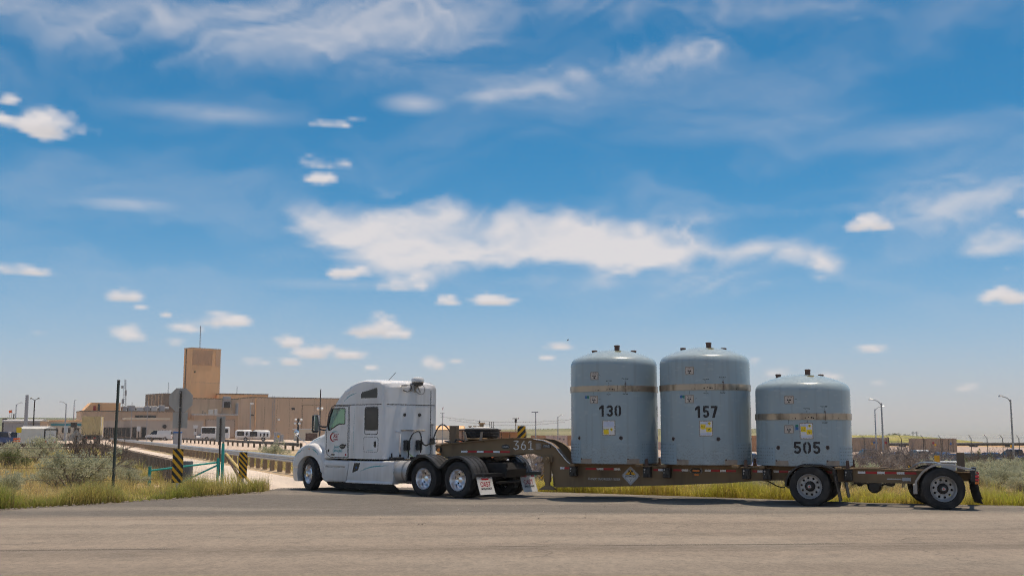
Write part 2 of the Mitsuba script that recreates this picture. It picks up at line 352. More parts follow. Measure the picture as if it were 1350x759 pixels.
scene['clear_glass'] = {'type': 'thindielectric', 'int_ior': 1.5, 'specular_transmittance': rgb((.8, .85, .85))}
# ================================================================ the setting: ground, roads, lots
def tz(x, y):
    """height of the natural ground"""
    x, y = np.broadcast_arrays(np.asarray(x, float), np.asarray(y, float))
    yy = np.maximum(y, 5.0); q = np.where(y > 5, x / yy, np.clip(x, -1, 1) * .0)
    right = sstep(-.13, -.02, q)
    z = -2.0 * right * sstep(39, 80, y)
    z = z - .045 + .03 * (meshkit.noise(np.stack([x * .6, y * .6, 0 * x], -1), 2) - .5) * sstep(20, 40, y)
    r = np.hypot(x, y)
    # long rise with dark brush on the left and middle, plain falling away on the right
    z = z + 30 * sstep(700, 2600, r) * (1 - sstep(-.34, -.20, q)) * (y > 0)
    z = z + (6.6 * sstep(450, 1250, r) + 2 * (meshkit.noise(np.stack([x * .01, y * .01, 0 * x], -1), 4) - .5) * sstep(450, 900, r)) * sstep(-.30, -.16, q) * (1 - sstep(.215, .30, q)) * (y > 0)
    z = z - .0118 * np.maximum(r - 420, 0) * sstep(.22, .33, q)
    # sandy mound beyond the container yard
    m = sstep(286, 332, y) * (1 - sstep(380, 470, y)) * sstep(80, 100, x) * (1 - sstep(116, 150, x))
    z = z + m * (2.6 + .5 * (meshkit.noise(np.stack([x * .09, y * .05, 0 * x], -1), 9) - .5))
    return z

def polar_ground():
    az = np.radians(np.unique(np.r_[np.arange(-180, -34, 4.0), np.arange(-34, 34.01, .3), np.arange(35, 181, 4.0)]))
    rr = np.r_[0.0, np.geomspace(3, 26, 10), np.linspace(27, 90, 64), np.geomspace(92, 600, 70), np.geomspace(620, 14000, 42)]
    A, R = np.meshgrid(az, rr); X, Y = R * np.sin(A), R * np.cos(A)
    V = np.stack([X, Y, tz(X, Y)], -1).reshape(-1, 3)
    n, m = len(rr), len(az); i, j = np.meshgrid(np.arange(n - 1), np.arange(m - 1), indexing='ij')
    a = (i * m + j).ravel()
    return trimesh.Trimesh(V, np.vstack([np.stack([a, a + 1, a + m + 1], 1), np.stack([a, a + m + 1, a + m], 1)])[:, ::-1], process=False)

def ground_colour(p, n, uv):
    r = dr.sqrt(p.x * p.x + p.y * p.y)
    a = mikit.fbm(p.x * .12, p.y * .12, 0, 4); b = mikit.fbm(p.x * 1.7, p.y * 1.7, 3, 4)
    c = mikit.mix((.30, .235, .15), (.37, .27, .175), b)                                    # pale sandy soil
    c = mikit.mix(c, (.25, .215, .10), mikit.smoothstep(.42, .62, a) * .7)                   # dry grass litter
    f = mikit.fbm(p.x * .02, p.y * .02, 7, 5)
    brush = mikit.mix((.12, .125, .06), (.20, .175, .095), mikit.smoothstep(.35, .65, f + .35 * (mikit.fbm(p.x * .15, p.y * .15, 5, 3) - .5)))
    c = mikit.mix(c, brush, mikit.smoothstep(300, 420, r))
    c = mikit.mix(c, mi.Color3f(.075, .085, .045), mikit.smoothstep(700, 1500, r) * mikit.smoothstep(.3, .55, f))
    m = mikit.smoothstep(80, 95, p.x) * mikit.smoothstep(284, 290, p.y) * (1 - mikit.smoothstep(470, 520, p.y))
    g = mikit.fbm(p.x * .22, p.y * .22, 11, 4)
    mound = mikit.mix(mikit.mix((.42, .24, .13), (.36, .25, .14), g), mikit.mix((.27, .235, .075), (.15, .155, .05), mikit.smoothstep(.4, .65, mikit.fbm(p.x * .6, p.y * .3, 2, 3))), mikit.smoothstep(-1.95, -1.1, p.z + (g - .5) * 1.6))
    return mikit.mix(c, mound, m)
mat('soil', ground_colour, .95, spec=.2)
struct('ground', polar_ground(), 'soil', smooth=True)

# ---- asphalt road in the foreground
ROAD_FAR = [(-70, 22.0), (-12, 26.24), (-10.37, 28.69), (-9.09, 30.94), (-7.83, 33.57), (-7.55, 36.6), (-3.5, 37.0), (.1, 35.9), (.58, 34.41), (3.88, 32.6), (6.93, 30.59), (9.3, 28.99), (12.68, 27.82), (20, 27.7), (70, 31)]
def road_colour(p, n, uv):
    t = p.y - .078 * p.x                                                                   # across the road
    ragged = (mikit.fbm(p.x * .35, p.y * 1.2, 0, 4) - .5)
    lanes = mikit.fbm(p.x * .035, t * .9, 2, 4)
    grain = mikit.noise(p.x * 34, p.y * 20, 1); coarse = mikit.noise(p.x * 11, p.y * 6, 5); blot = mikit.fbm(p.x * 2.6, p.y * 2.2, 13, 3)
    v1, v2, vr = mikit.voronoi(p.x * .22 + .5 * ragged, p.y * .30 + 3.1)
    crack = (1 - mikit.smoothstep(.0, .024, v2 - v1)) * mikit.smoothstep(.50, .60, mikit.fbm(p.x * .4, p.y * .4, 21, 3))
    c = mikit.mix((.178, .148, .121), (.238, .198, .162), mikit.smoothstep(.3, .7, lanes))
    patch = mikit.smoothstep(24.2, 25.6, p.y - .065 * p.x + ragged * 1.1)                    # newer, darker mat along the far side
    c = mikit.mix(c, (.112, .103, .094), patch * .85)
    worn = mikit.smoothstep(.52, .72, mikit.fbm(p.x * .12, p.y * .45, 9, 4))
    c = mikit.mix(c, (.28, .245, .205), worn * .34)
    c = mikit.mix(c, (.07, .062, .055), crack * .34)
    seam = 1 - mikit.smoothstep(.02, .13, dr.abs(t - 18.1 + ragged * .16))
    seam2 = 1 - mikit.smoothstep(.0, .35, dr.abs(t - 17.75 + ragged * .6))
    broken = mikit.smoothstep(.36, .58, mikit.fbm(p.x * .5, t * .6, 4, 3))
    c = mikit.mix(c, (.085, .075, .066), dr.clip(seam * .75 * broken + seam2 * .22, 0, 1))
    tracks = dr.clip(dr.exp(-dr.square((t - 15.2) / .8)) + dr.exp(-dr.square((t - 21.0 + ragged) / .9)), 0, 1)
    c = mikit.mix(c, (.17, .145, .12), tracks * .30)
    spot = mikit.smoothstep(.70, .80, mikit.fbm(p.x * .9, p.y * .9, 31, 3))
    c = mikit.mix(c, (.13, .115, .10), spot * .22)
    return c * mi.Color3f(1.0, .985, .95) * (.73 + .23 * grain + .14 * coarse + .15 * blot)
mat('asphalt', road_colour, .82, spec=.35, bump=lambda p, n, uv: mikit.noise(p.x * 60, p.y * 60, 3) + .6 * mikit.noise(p.x * 140, p.y * 140, 8), bscale=.004, eps=3e-3)
_re = np.random.default_rng(77); _line = LineString(ROAD_FAR)
ROAD_EDGE = [tuple(np.array(_line.interpolate(s).coords[0]) + [0, _re.normal(0, .045)]) for s in np.arange(45, _line.length - 40, .22)]
road_poly = Polygon([ROAD_FAR[0]] + ROAD_EDGE + [ROAD_FAR[-1]] + [(70, -14), (-70, -14)])
struct('asphalt_road', prism(road_poly.buffer(0), -.30, .012, 'z'), 'asphalt')

def concrete_colour(p, n, uv):
    g = mikit.fbm(p.x * .5, p.y * .5, 1, 4); f = mikit.noise(p.x * 22, p.y * 22, 2)
    along = p.x * .93 + p.y * .36
    stain = mikit.smoothstep(.45, .75, mikit.fbm(along * .9, (p.y * .93 - p.x * .36) * .05, 6, 3))
    c = mikit.mix((.47, .395, .32), (.56, .48, .40), g)
    return mikit.mix(c, (.36, .30, .245), stain * .5) * (.92 + .16 * f)
mat('concrete', concrete_colour, .85, spec=.3)
DIR = np.array([-.388, .922])                                                              # the driveway's way into the site
NRM = np.array([.922, .388])
L0, R0 = np.array([-11.25, 38.7]), np.array([-7.2, 43.4])
def along(p, t): return tuple(np.asarray(p) + DIR * t)
drive_poly = Polygon([(-10.75, 37.4), (-9.0, 35.6), (-3, 35.2), (.6, 35.0), (.1, 37.6), (-2.6, 40.2), (-5.4, 42.6), tuple(R0 - NRM * .9), along(R0 - NRM * .9, 80), along(R0 - NRM * .9, 150), along(L0 + NRM * .5, 150), along(L0 + NRM * .5, 70), tuple(L0 + NRM * .5)])
struct('concrete_driveway', prism(drive_poly, -.25, .004, 'z'), 'concrete')

def lot_colour(p, n, uv):
    g = mikit.fbm(p.x * .06, p.y * .06, 1, 4); f = mikit.fbm(p.x * .7, p.y * .7, 2, 3)
    return mikit.mix((.46, .37, .30), (.39, .305, .24), g) * (.85 + .3 * f)
mat('forecourt_paving', lot_colour, .9, spec=.2)
struct('parking_lot', prism(Polygon([(-160, 128), (-52, 128), (-38, 118), (-24, 112), (-14, 125), (-8, 290), (-160, 290)]), -.2, -.004, 'z'), 'forecourt_paving')
mat('yard_gravel', lambda p, n, uv: mikit.mix((.37, .285, .235), (.31, .24, .195), mikit.fbm(p.x * .1, p.y * .1, 4, 4)) * (.85 + .3 * mikit.noise(p.x * 3, p.y * 3, 2)), .95, spec=.2)
struct('container_yard', prism(Polygon([(-4, 168), (190, 168), (230, 268), (120, 272), (120, 360), (-8, 360)]), -2.3, -2.0, 'z'), 'yard_gravel')
mat('lot_asphalt', lambda p, n, uv: mikit.mix((.24, .25, .275), (.31, .31, .33), mikit.fbm(p.x * .15, p.y * .15, 4, 4)), .85)
struct('car_park', prism(Polygon([(-3, 92), (62, 92), (66, 160), (-4, 160)]), -2.3, -1.985, 'z'), 'lot_asphalt')

# ================================================================ grass, brush and shrubs
scene['grass_blades'] = {'type': 'principledthin', 'base_color': {'type': 'mesh_attribute', 'name': 'vertex_color'}, 'roughness': .6, 'diff_trans': 1.0, 'spec_trans': 0.0}
scene['sage_leaves'] = {'type': 'principledthin', 'base_color': mikit.proc(lambda p, n, uv: mikit.mix((.40, .415, .27), (.56, .55, .40), mikit.fbm(p.x * 5, p.y * 5, p.z * 5, 3))), 'roughness': .7, 'diff_trans': .9, 'spec_trans': 0.0}
scene['green_leaves'] = {'type': 'principledthin', 'base_color': mikit.proc(lambda p, n, uv: mikit.mix((.11, .135, .055), (.22, .235, .10), mikit.fbm(p.x * 4, p.y * 4, p.z * 4, 3))), 'roughness': .7, 'diff_trans': .9, 'spec_trans': 0.0}
mat('twig_bark', lambda p, n, uv: mikit.mix((.10, .075, .06), (.22, .18, .15), mikit.fbm(p.x * 9, p.y * 9, p.z * 9, 2)), .9)
mat('grey_twig', lambda p, n, uv: mikit.mix((.17, .14, .125), (.30, .26, .24), mikit.fbm(p.x * 9, p.y * 9, p.z * 9, 2)), .9)

def blades(P, h, w, col, rng, lean=.45):
    N = len(P); a = rng.uniform(0, 2 * np.pi, N); b = rng.uniform(0, 2 * np.pi, N)
    side = np.stack([np.cos(a), np.sin(a), 0 * a], 1); ln = np.abs(rng.normal(0, lean, N))
    tip = np.stack([np.cos(b) * ln, np.sin(b) * ln, np.sqrt(np.maximum(.15, 1 - ln ** 2))], 1)
    W = w[:, None] * side * .5; H = h[:, None]
    mid = P + H * .55 * (tip * .45 + np.array([0, 0, .55]))
    end = P + H * tip
    V = np.stack([P - W, P + W, mid - W * .75, mid + W * .75, end], 1).reshape(-1, 3)
    k = np.arange(N)[:, None] * 5
    F = np.concatenate([k + [0, 1, 3], k + [0, 3, 2], k + [2, 3, 4]], 0)
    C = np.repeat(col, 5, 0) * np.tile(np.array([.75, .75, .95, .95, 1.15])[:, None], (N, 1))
    return trimesh.Trimesh(V, F, process=False), np.clip(C, 0, 1)

def grass(name, label, X, Y, h, green, rng, wscale=1.0, straw=(.95, .74, .34), fresh=(.42, .45, .095), lean=.45, clump=1.4):
    """clumped blades on the ground at X, Y"""
    n = meshkit.fbm(np.stack([X * clump, Y * clump, 0 * X], -1), 3, 6)
    big = meshkit.fbm(np.stack([X * .7, Y * .5, 0 * X + 3], -1), 3, 16)
    h = h * np.clip(.15 + 2.0 * (n - .22) + 1.3 * (big - .5), .18, 1.7) * rng.uniform(.6, 1.25, len(X))
    P = np.stack([X, Y, tz(X, Y) - .01], 1)
    t = np.clip(green + (meshkit.fbm(np.stack([X * .55, Y * .4, 0 * X + 8], -1), 3, 3) - .5) * 1.6 + rng.normal(0, .16, len(X)), 0, 1)[:, None]
    col = np.array(straw) * (1 - t) + np.array(fresh) * t
    brown = (rng.uniform(0, 1, len(X)) < .14)[:, None]
    col = np.where(brown, np.array([.40, .28, .15]), col) * rng.uniform(.7, 1.25, len(X))[:, None]
    dist = np.hypot(X, Y)
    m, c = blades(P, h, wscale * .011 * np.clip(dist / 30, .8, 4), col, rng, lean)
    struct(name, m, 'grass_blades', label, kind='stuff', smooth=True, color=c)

rg = np.random.default_rng(3)
road_edge_y = lambda x: np.interp(x, [p[0] for p in ROAD_FAR[:5]], [p[1] for p in ROAD_FAR[:5]])
def field_edge(y):                                                                         # right-hand limit of the field left of the driveway
    e = np.interp(y, [25, 26.24, 28.69, 30.94, 33.57, 36, 38.6], [-14, -12.0, -10.4, -9.1, -7.9, -8.6, -11.6])
    return np.where(y > 38.6, -11.6 - (y - 38.6) * .42, e)
# left field: straw-coloured grass
N = 105000
Y = 26 + 74 * rg.uniform(0, 1, N) ** 1.9; X = field_edge(Y) - .05 - rg.uniform(0, 1, N) ** 1.05 * (.5 * Y + 1 + field_edge(Y)).clip(.5)
k = meshkit.fbm(np.stack([X * .8, Y * .8, 0 * X], -1), 3, 12) > .36
k &= Y > road_edge_y(np.minimum(X, -7.6)) + .1
X, Y = X[k], Y[k]
edge = np.minimum(Y - road_edge_y(np.minimum(X, -7.6)), (field_edge(Y) - X) * 1.3)
grass('dry_grass', 'straw coloured grass and green weeds filling the field left of the driveway', X, Y, .36 + .20 * np.exp(-np.abs(edge - .8) / 1.0), .20 + .55 * np.exp(-np.maximum(edge, 0) / 1.5), rg, clump=1.1)
# green fringe along the road, left
N = 26000
Xl = rg.uniform(-16, -7.6, N); Yl = road_edge_y(Xl) + .05 + np.abs(rg.normal(0, .8, N))
k = meshkit.fbm(np.stack([Xl * 1.3, Yl * 1.3, 0 * Xl], -1), 3, 22) > .40
grass('roadside_grass', 'green roadside grass in a fringe along the left edge of the asphalt', Xl[k], Yl[k], np.full(k.sum(), .52), np.full(k.sum(), .74), rg, lean=.42)
# verge behind the trailer
def verge_y(x): return np.interp(x, [-.2, .58, 3.88, 6.93, 9.3, 12.68, 20, 70], [36.4, 34.5, 32.7, 30.7, 29.1, 27.95, 27.85, 31.1])
N = 80000
Xv = rg.uniform(0.2, 22, N); off = np.abs(rg.normal(0, 1.9, N)) + .05; Yv = verge_y(Xv) + off
k = (meshkit.fbm(np.stack([Xv * 1.1, Yv * 1.1, 0 * Xv], -1), 3, 32) > .33)
grass('verge_grass', 'yellow green grass on the verge behind the trailer', Xv[k], Yv[k], .50 - .05 * np.clip(off[k], 0, 4), np.full(k.sum(), .72) - .12 * np.clip(off[k], 0, 3), rg, straw=(.95, .76, .28), fresh=(.60, .61, .085))
N = 45000
Yb = 31 + 45 * rg.uniform(0, 1, N) ** 1.4; Xb = Yb * rg.uniform(.02, .52, N)
k = (Yb > verge_y(Xb) + 2.0) & (meshkit.fbm(np.stack([Xb * .6, Yb * .6, 0 * Xb], -1), 3, 42) > .42)
grass('brush_grass', 'dry grass between the sagebrush right of the driveway', Xb[k], Yb[k], np.full(k.sum(), .42), np.full(k.sum(), .28), rg)
# weeds between the two guardrails and beyond
N = 16000
t_ = rg.uniform(-2, 60, N); o_ = .5 + np.abs(rg.normal(0, 1.6, N)); Q = R0 + DIR * t_[:, None] + NRM * o_[:, None]
k = meshkit.fbm(np.stack([Q[:, 0] * .7, Q[:, 1] * .7, 0 * t_], -1), 3, 52) > .47
grass('guardrail_weeds', 'patchy weeds behind the galvanised guardrail', Q[k, 0], Q[k, 1], np.full(k.sum(), .38), np.full(k.sum(), .45), rg)

def shrub(seed, n_stems, spread, height, n_leaf, leaf, droop=0.0, upright=.5):
    """stems and leaves of one bush about its own root"""
    r = np.random.default_rng(seed); stems, tips = [], []
    for k in range(n_stems):
        a = r.uniform(0, 2 * np.pi); out = spread * r.uniform(.25, 1.0); up = height * r.uniform(.55, 1.0) * (1 - .35 * (out / spread) ** 2)
        b = np.array([math.cos(a) * out, math.sin(a) * out, up])
        mid = b * np.array([.42, .42, upright]) + r.normal(0, .06 * spread, 3) * [1, 1, .4]
        path = spline([[0, 0, -.05], mid, b], 6)
        stems.append(tube(path, np.linspace(.018, .005, 6) * (height / 1.0), 4)); tips.append(b)
        for q in range(3):
            s0 = path[r.integers(2, 5)]; e = b + r.normal(0, .24 * spread, 3) * [1, 1, .6]; e[2] = max(.12 * height, e[2])
            stems.append(tube(np.array([s0, (s0 + e) / 2 + r.normal(0, .03, 3), e]), [.007, .005, .003], 3)); tips.append(e)
    tips = np.array(tips); which = r.integers(0, len(tips), n_leaf)
    rad_ = spread * .12
    c = tips[which] + r.normal(0, 1, (n_leaf, 3)) * rad_ * np.array([1, 1, .9]) * r.uniform(.3, 1.0, (n_leaf, 1)) - (tips[which] * np.array([1, 1, .9])) * (r.uniform(0, 1, (n_leaf, 1)) ** 3) * .35
    c[:, 2] = np.maximum(c[:, 2], .06 * height)
    d = r.normal(0, 1, (n_leaf, 3)) * .6 + (c - tips[which]) / rad_ + np.array([0, 0, .8]); d /= np.linalg.norm(d, axis=1)[:, None]
    s = np.cross(d, r.normal(0, 1, (n_leaf, 3))); s /= np.linalg.norm(s, axis=1)[:, None]
    L = leaf * r.uniform(.6, 1.4, n_leaf)[:, None]
    V = np.stack([c - d * L * .5, c + s * L * .22, c + d * L * .5, c - s * L * .22], 1).reshape(-1, 3)
    k = np.arange(n_leaf)[:, None] * 4
    lv = trimesh.Trimesh(V, np.vstack([k + [0, 1, 2], k + [0, 2, 3]]), process=False)
    return cat(stems), lv

def twiggy(seed, n, spread, height, depth=4):
    """a leafless shrub: forking twigs"""
    r = np.random.default_rng(seed); out = []
    def grow(p, d, L, rad_, lev):
        e = p + d * L; m = (p + e) / 2 + r.normal(0, .06 * L, 3)
        out.append(tube(np.array([p, m, e]), [rad_, rad_ * .85, rad_ * .7], 4))
        if lev == 0: return
        for q in range(r.integers(2, 4)):
            dd = d + r.normal(0, .42, 3) + [0, 0, .08]; dd /= np.linalg.norm(dd)
            grow(e, dd, L * r.uniform(.6, .85), rad_ * .66, lev - 1)
    for k in range(n):
        a = r.uniform(0, 2 * np.pi); tilt = r.uniform(.15, 1.0) * spread
        d = np.array([math.cos(a) * tilt, math.sin(a) * tilt, 1.0]); d /= np.linalg.norm(d)
        grow(np.array([0, 0, -.05]), d, height * r.uniform(.25, .36), .014 * height, depth)
    return cat(out)

def plant(name, protos, x, y, s, rot, label, cat_, group=None, leafm='sage_leaves', stemm='twig_bark', parts=('branches', 'foliage'), sink=0.0):
    key = thing(name, label, cat_, group)
    M = (T().translate([float(x), float(y), float(tz(x, y)) - sink]) @ T().rotate([0, 0, 1], float(rot)) @ T().scale([float(s), float(s), float(s)]))
    for nm, ply in zip(parts, protos):
        k = numbered(key + '__' + nm); scene[k] = {**ply, 'to_world': M}
    return key

SAGE = []
for k in range(5):
    st, lv = shrub(100 + k, 15, .72, .95, 6500, .05)
    SAGE.append((mikit.ply(st, 'twig_bark', smooth=True), mikit.ply(lv, 'sage_leaves')))
GREEN = []
for k in range(3):
    st, lv = shrub(200 + k, 14, .7, 1.1, 4500, .055, upright=.6)
    GREEN.append((mikit.ply(st, 'twig_bark', smooth=True), mikit.ply(lv, 'green_leaves')))
BARE = [(mikit.ply(twiggy(300 + k, 9, .9, 1.25, 4), 'grey_twig' if k < 3 else 'twig_bark', smooth=True),) for k in range(5)]

def ground_px(px, py):
    d = at(px, py, 1.0) - [0, 0, EYE]; y = 30.0
    for _ in range(60):
        y = (float(tz(d[0] * y, y)) - EYE) / d[2]
    return d[0] * y, y

# the big bush in the left field and its neighbours
def P(px, Yd): return (px - 675) / 1470 * Yd, Yd
x, y = P(98, 34.0); plant('sagebrush', SAGE[0], x, y, 1.42, 40, 'large grey green sagebrush with a dark trunk in the middle of the left field', 'shrub')
x, y = P(80, 35.5); plant('sagebrush', SAGE[1], x, y, 1.1, 130, 'lower sagebrush touching the left side of the large sagebrush', 'shrub')
x, y = P(122, 36.0); plant('sagebrush', SAGE[2], x, y, 1.15, 210, 'sagebrush between the large sagebrush and the dark steel post', 'shrub')
x, y = P(128, 37.0); plant('bare_shrub', BARE[3], x, y, 1.75, 20, 'dark leafless shrub standing behind the large sagebrush', 'shrub', parts=('branches',))
x, y = P(112, 38.0); plant('bare_shrub', BARE[4], x, y, 1.6, 70, 'leafless shrub behind the left half of the large sagebrush', 'shrub', parts=('branches',))
x, y = P(48, 62.0); plant('sagebrush', SAGE[3], x, y, 1.65, 15, 'pale sagebrush in front of the white box trailer', 'shrub')
x, y = P(8, 55.0); plant('sagebrush', SAGE[4], x, y, 1.35, 80, 'sagebrush at the far left in front of the blue pickup', 'shrub')
x, y = P(20, 52.0); plant('green_shrub', GREEN[0], x, y, 1.0, 80, 'greener shrub right of the sagebrush at the far left', 'shrub')
x, y = P(6, 31.0); plant('sagebrush', SAGE[2], x, y, .85, 300, 'sagebrush at the left picture edge close to the road', 'shrub')
x, y = P(158, 40.0); plant('sagebrush', SAGE[1], x, y, .9, 10, 'small sagebrush just right of the dark steel post', 'shrub')
x, y = P(176, 37.0); plant('sagebrush', SAGE[3], x, y, .7, 200, 'small sagebrush left of the short teal post', 'shrub')
x, y = P(362, 66.0); plant('sagebrush', SAGE[0], x, y, 1.3, 100, 'pale sagebrush behind the guardrail in front of the truck hood', 'shrub')
# verge: bare shrubs by the gooseneck
for i, (px, Yd, s, r0) in enumerate([(700, 39, 1.25, 0), (712, 38, 1.1, 60), (726, 40, 1.3, 120), (694, 41, 1.2, 200)]):
    x, y = P(px, Yd); plant('bare_shrub', BARE[i % 3], x, y, s, r0, 'grey leafless shrub under the raised front of the trailer', 'shrub', 'bare shrubs behind the tractor and trailer front', parts=('branches',))
rs = np.random.default_rng(17)
n_b = 0
for px in np.linspace(1128, 1236, 17):
    Yd = rs.uniform(46, 58); x, y = P(px + rs.uniform(-4, 4), Yd)
    plant('bare_shrub', BARE[rs.integers(0, 3)], x, y, rs.uniform(1.1, 1.6), rs.uniform(0, 360), 'leafless grey brush behind the rear half of the trailer deck', 'shrub', 'bare brush behind the rear of the trailer', parts=('branches',))
for px in list(np.linspace(1262, 1345, 10)):
    Yd = rs.uniform(54, 66); x, y = P(px + rs.uniform(-5, 5), Yd)
    plant('green_shrub', GREEN[rs.integers(0, 3)], x, y, rs.uniform(1.05, 1.5), rs.uniform(0, 360), 'dark green shrub in the thicket right of the trailer, below the fence', 'shrub', 'dark shrubs in the thicket on the right')
for px in (1272, 1290, 1303, 1322, 1340):
    Yd = rs.uniform(48, 54); x, y = P(px, Yd)
    plant('bare_shrub', BARE[rs.integers(3, 5)], x, y, rs.uniform(1.1, 1.5), rs.uniform(0, 360), 'brown leafless shrub in front of the dark thicket on the right', 'shrub', 'brown shrubs in front of the thicket on the right', parts=('branches',))
for i in range(74):
    Yd = rs.uniform(33, 46); px = rs.uniform(1120, 1368) if i < 52 else rs.uniform(960, 1120)
    x, y = P(px, Yd)
    if y < float(verge_y(x)) + 2.2: continue
    if px < 1262 and Yd > 37: continue
    plant('sagebrush', SAGE[rs.integers(0, 5)], x, y, rs.uniform(.55, .92), rs.uniform(0, 360),
          'pale grey green sagebrush on the verge beyond the rear of the trailer' if px > 1120 else 'pale sagebrush seen under the trailer deck', 'shrub',
          'sagebrush right of the trailer' if px > 1120 else 'sagebrush behind the trailer deck')
for i in range(16):
    Yd = rs.uniform(39, 52); px = rs.uniform(735, 1000); x, y = P(px, Yd)
    plant('sagebrush', SAGE[rs.integers(0, 5)], x, y, rs.uniform(.7, 1.1), rs.uniform(0, 360), 'pale sagebrush seen under the trailer deck', 'shrub', 'sagebrush behind the trailer deck')
# brush on the mound and the rise
for i, (px, Yd, s) in enumerate([(1183, 340, 4.2), (1178, 342, 3.0), (1198, 345, 2.6), (1210, 345, 2.4), (1218, 350, 2.0), (1172, 338, 2.2), (1193, 338, 2.6)]):
    x, y = P(px, Yd); plant('green_shrub', GREEN[i % 3], x, y, s * .42, i * 50, 'dark green bush on top of the sandy mound between the containers', 'shrub', 'bushes on top of the mound', sink=.28 * s)
# tall dead seed stalks standing above the grass
N = 5200
Ys = 27 + 24 * rg.uniform(0, 1, N) ** 1.5; Xs = field_edge(Ys) - .3 - rg.uniform(0, 1, N) * 12
kk = (Ys > road_edge_y(np.minimum(Xs, -7.6)) + .3) & (meshkit.fbm(np.stack([Xs * .9, Ys * .9, 0 * Xs], -1), 3, 62) > .5)
Xw = rg.uniform(.8, 22, N); Yw = verge_y(Xw) + .2 + np.abs(rg.normal(0, 1.2, N)); kw = meshkit.fbm(np.stack([Xw * .9, Yw * .9, 0 * Xw], -1), 3, 72) > .5
grass('seed_stalks', 'tall dry seed stalks standing above the grass beside the road', np.r_[Xs[kk], Xw[kw]], np.r_[Ys[kk], Yw[kw]], np.full(kk.sum() + kw.sum(), .85), np.full(kk.sum() + kw.sum(), .02), rg, wscale=.7, straw=(.78, .58, .34), lean=.22)
# loose stones by the road edge
st = []
for i in range(420):
    xx = rg.uniform(-16, -7.5); yy = float(road_edge_y(xx)) + rg.normal(-.02, .10)
    m = trimesh.creation.icosphere(0, rg.uniform(.012, .035)); m.vertices = m.vertices * rg.uniform(.6, 1.3, 3); m.apply_translation([xx, yy, .018]); st.append(m)
for i in range(60):
    m = trimesh.creation.icosphere(0, rg.uniform(.008, .022)); m.vertices = m.vertices * rg.uniform(.6, 1.3, 3); m.apply_translation([rg.uniform(-3, 6), rg.uniform(22, 28.5), .018]); st.append(m)
mat('stone', (.30, .25, .20), .9)
struct('gravel', cat(st), 'stone', 'loose stones along the left edge of the asphalt', kind='stuff')
# ================================================================ wheels
def tyre_mesh(R=.51, w=.27, rim=.30, tread=5):
    """cross-section revolved about the axle (local y); outer side towards +y"""
    h = w / 2; p = [(rim, -h * .80), (rim + .02, -h * .92), (R - .13, -h * 1.0), (R - .05, -h * .97), (R - .012, -h * .86)]
    xs = np.linspace(-h * .80, h * .80, tread * 4 + 1)
    for k, x in enumerate(xs): p.append((R - (.012 if k % 4 == 2 and 0 < k < len(xs) - 1 else 0) - .006 * (x / h) ** 2, x))
    p += [(R - .012, h * .86), (R - .05, h * .97), (R - .065, h * .995), (R - .072, h * .985), (R - .13, h * 1.0), (R - .15, h * .985), (rim + .02, h * .92), (rim, h * .80)]
    return lathe(p, 64)

def ring_holes(r0, r1, n, rh, hr, y0, y1, phase=0.0):
    g = Point(0, 0).buffer(r1, 24).difference(Point(0, 0).buffer(r0, 16))
    for k in range(n):
        a = 2 * np.pi * (k + phase) / n; g = g.difference(Point(rh * math.cos(a), rh * math.sin(a)).buffer(hr, 8))
    return prism(g, y0, y1, 'y')

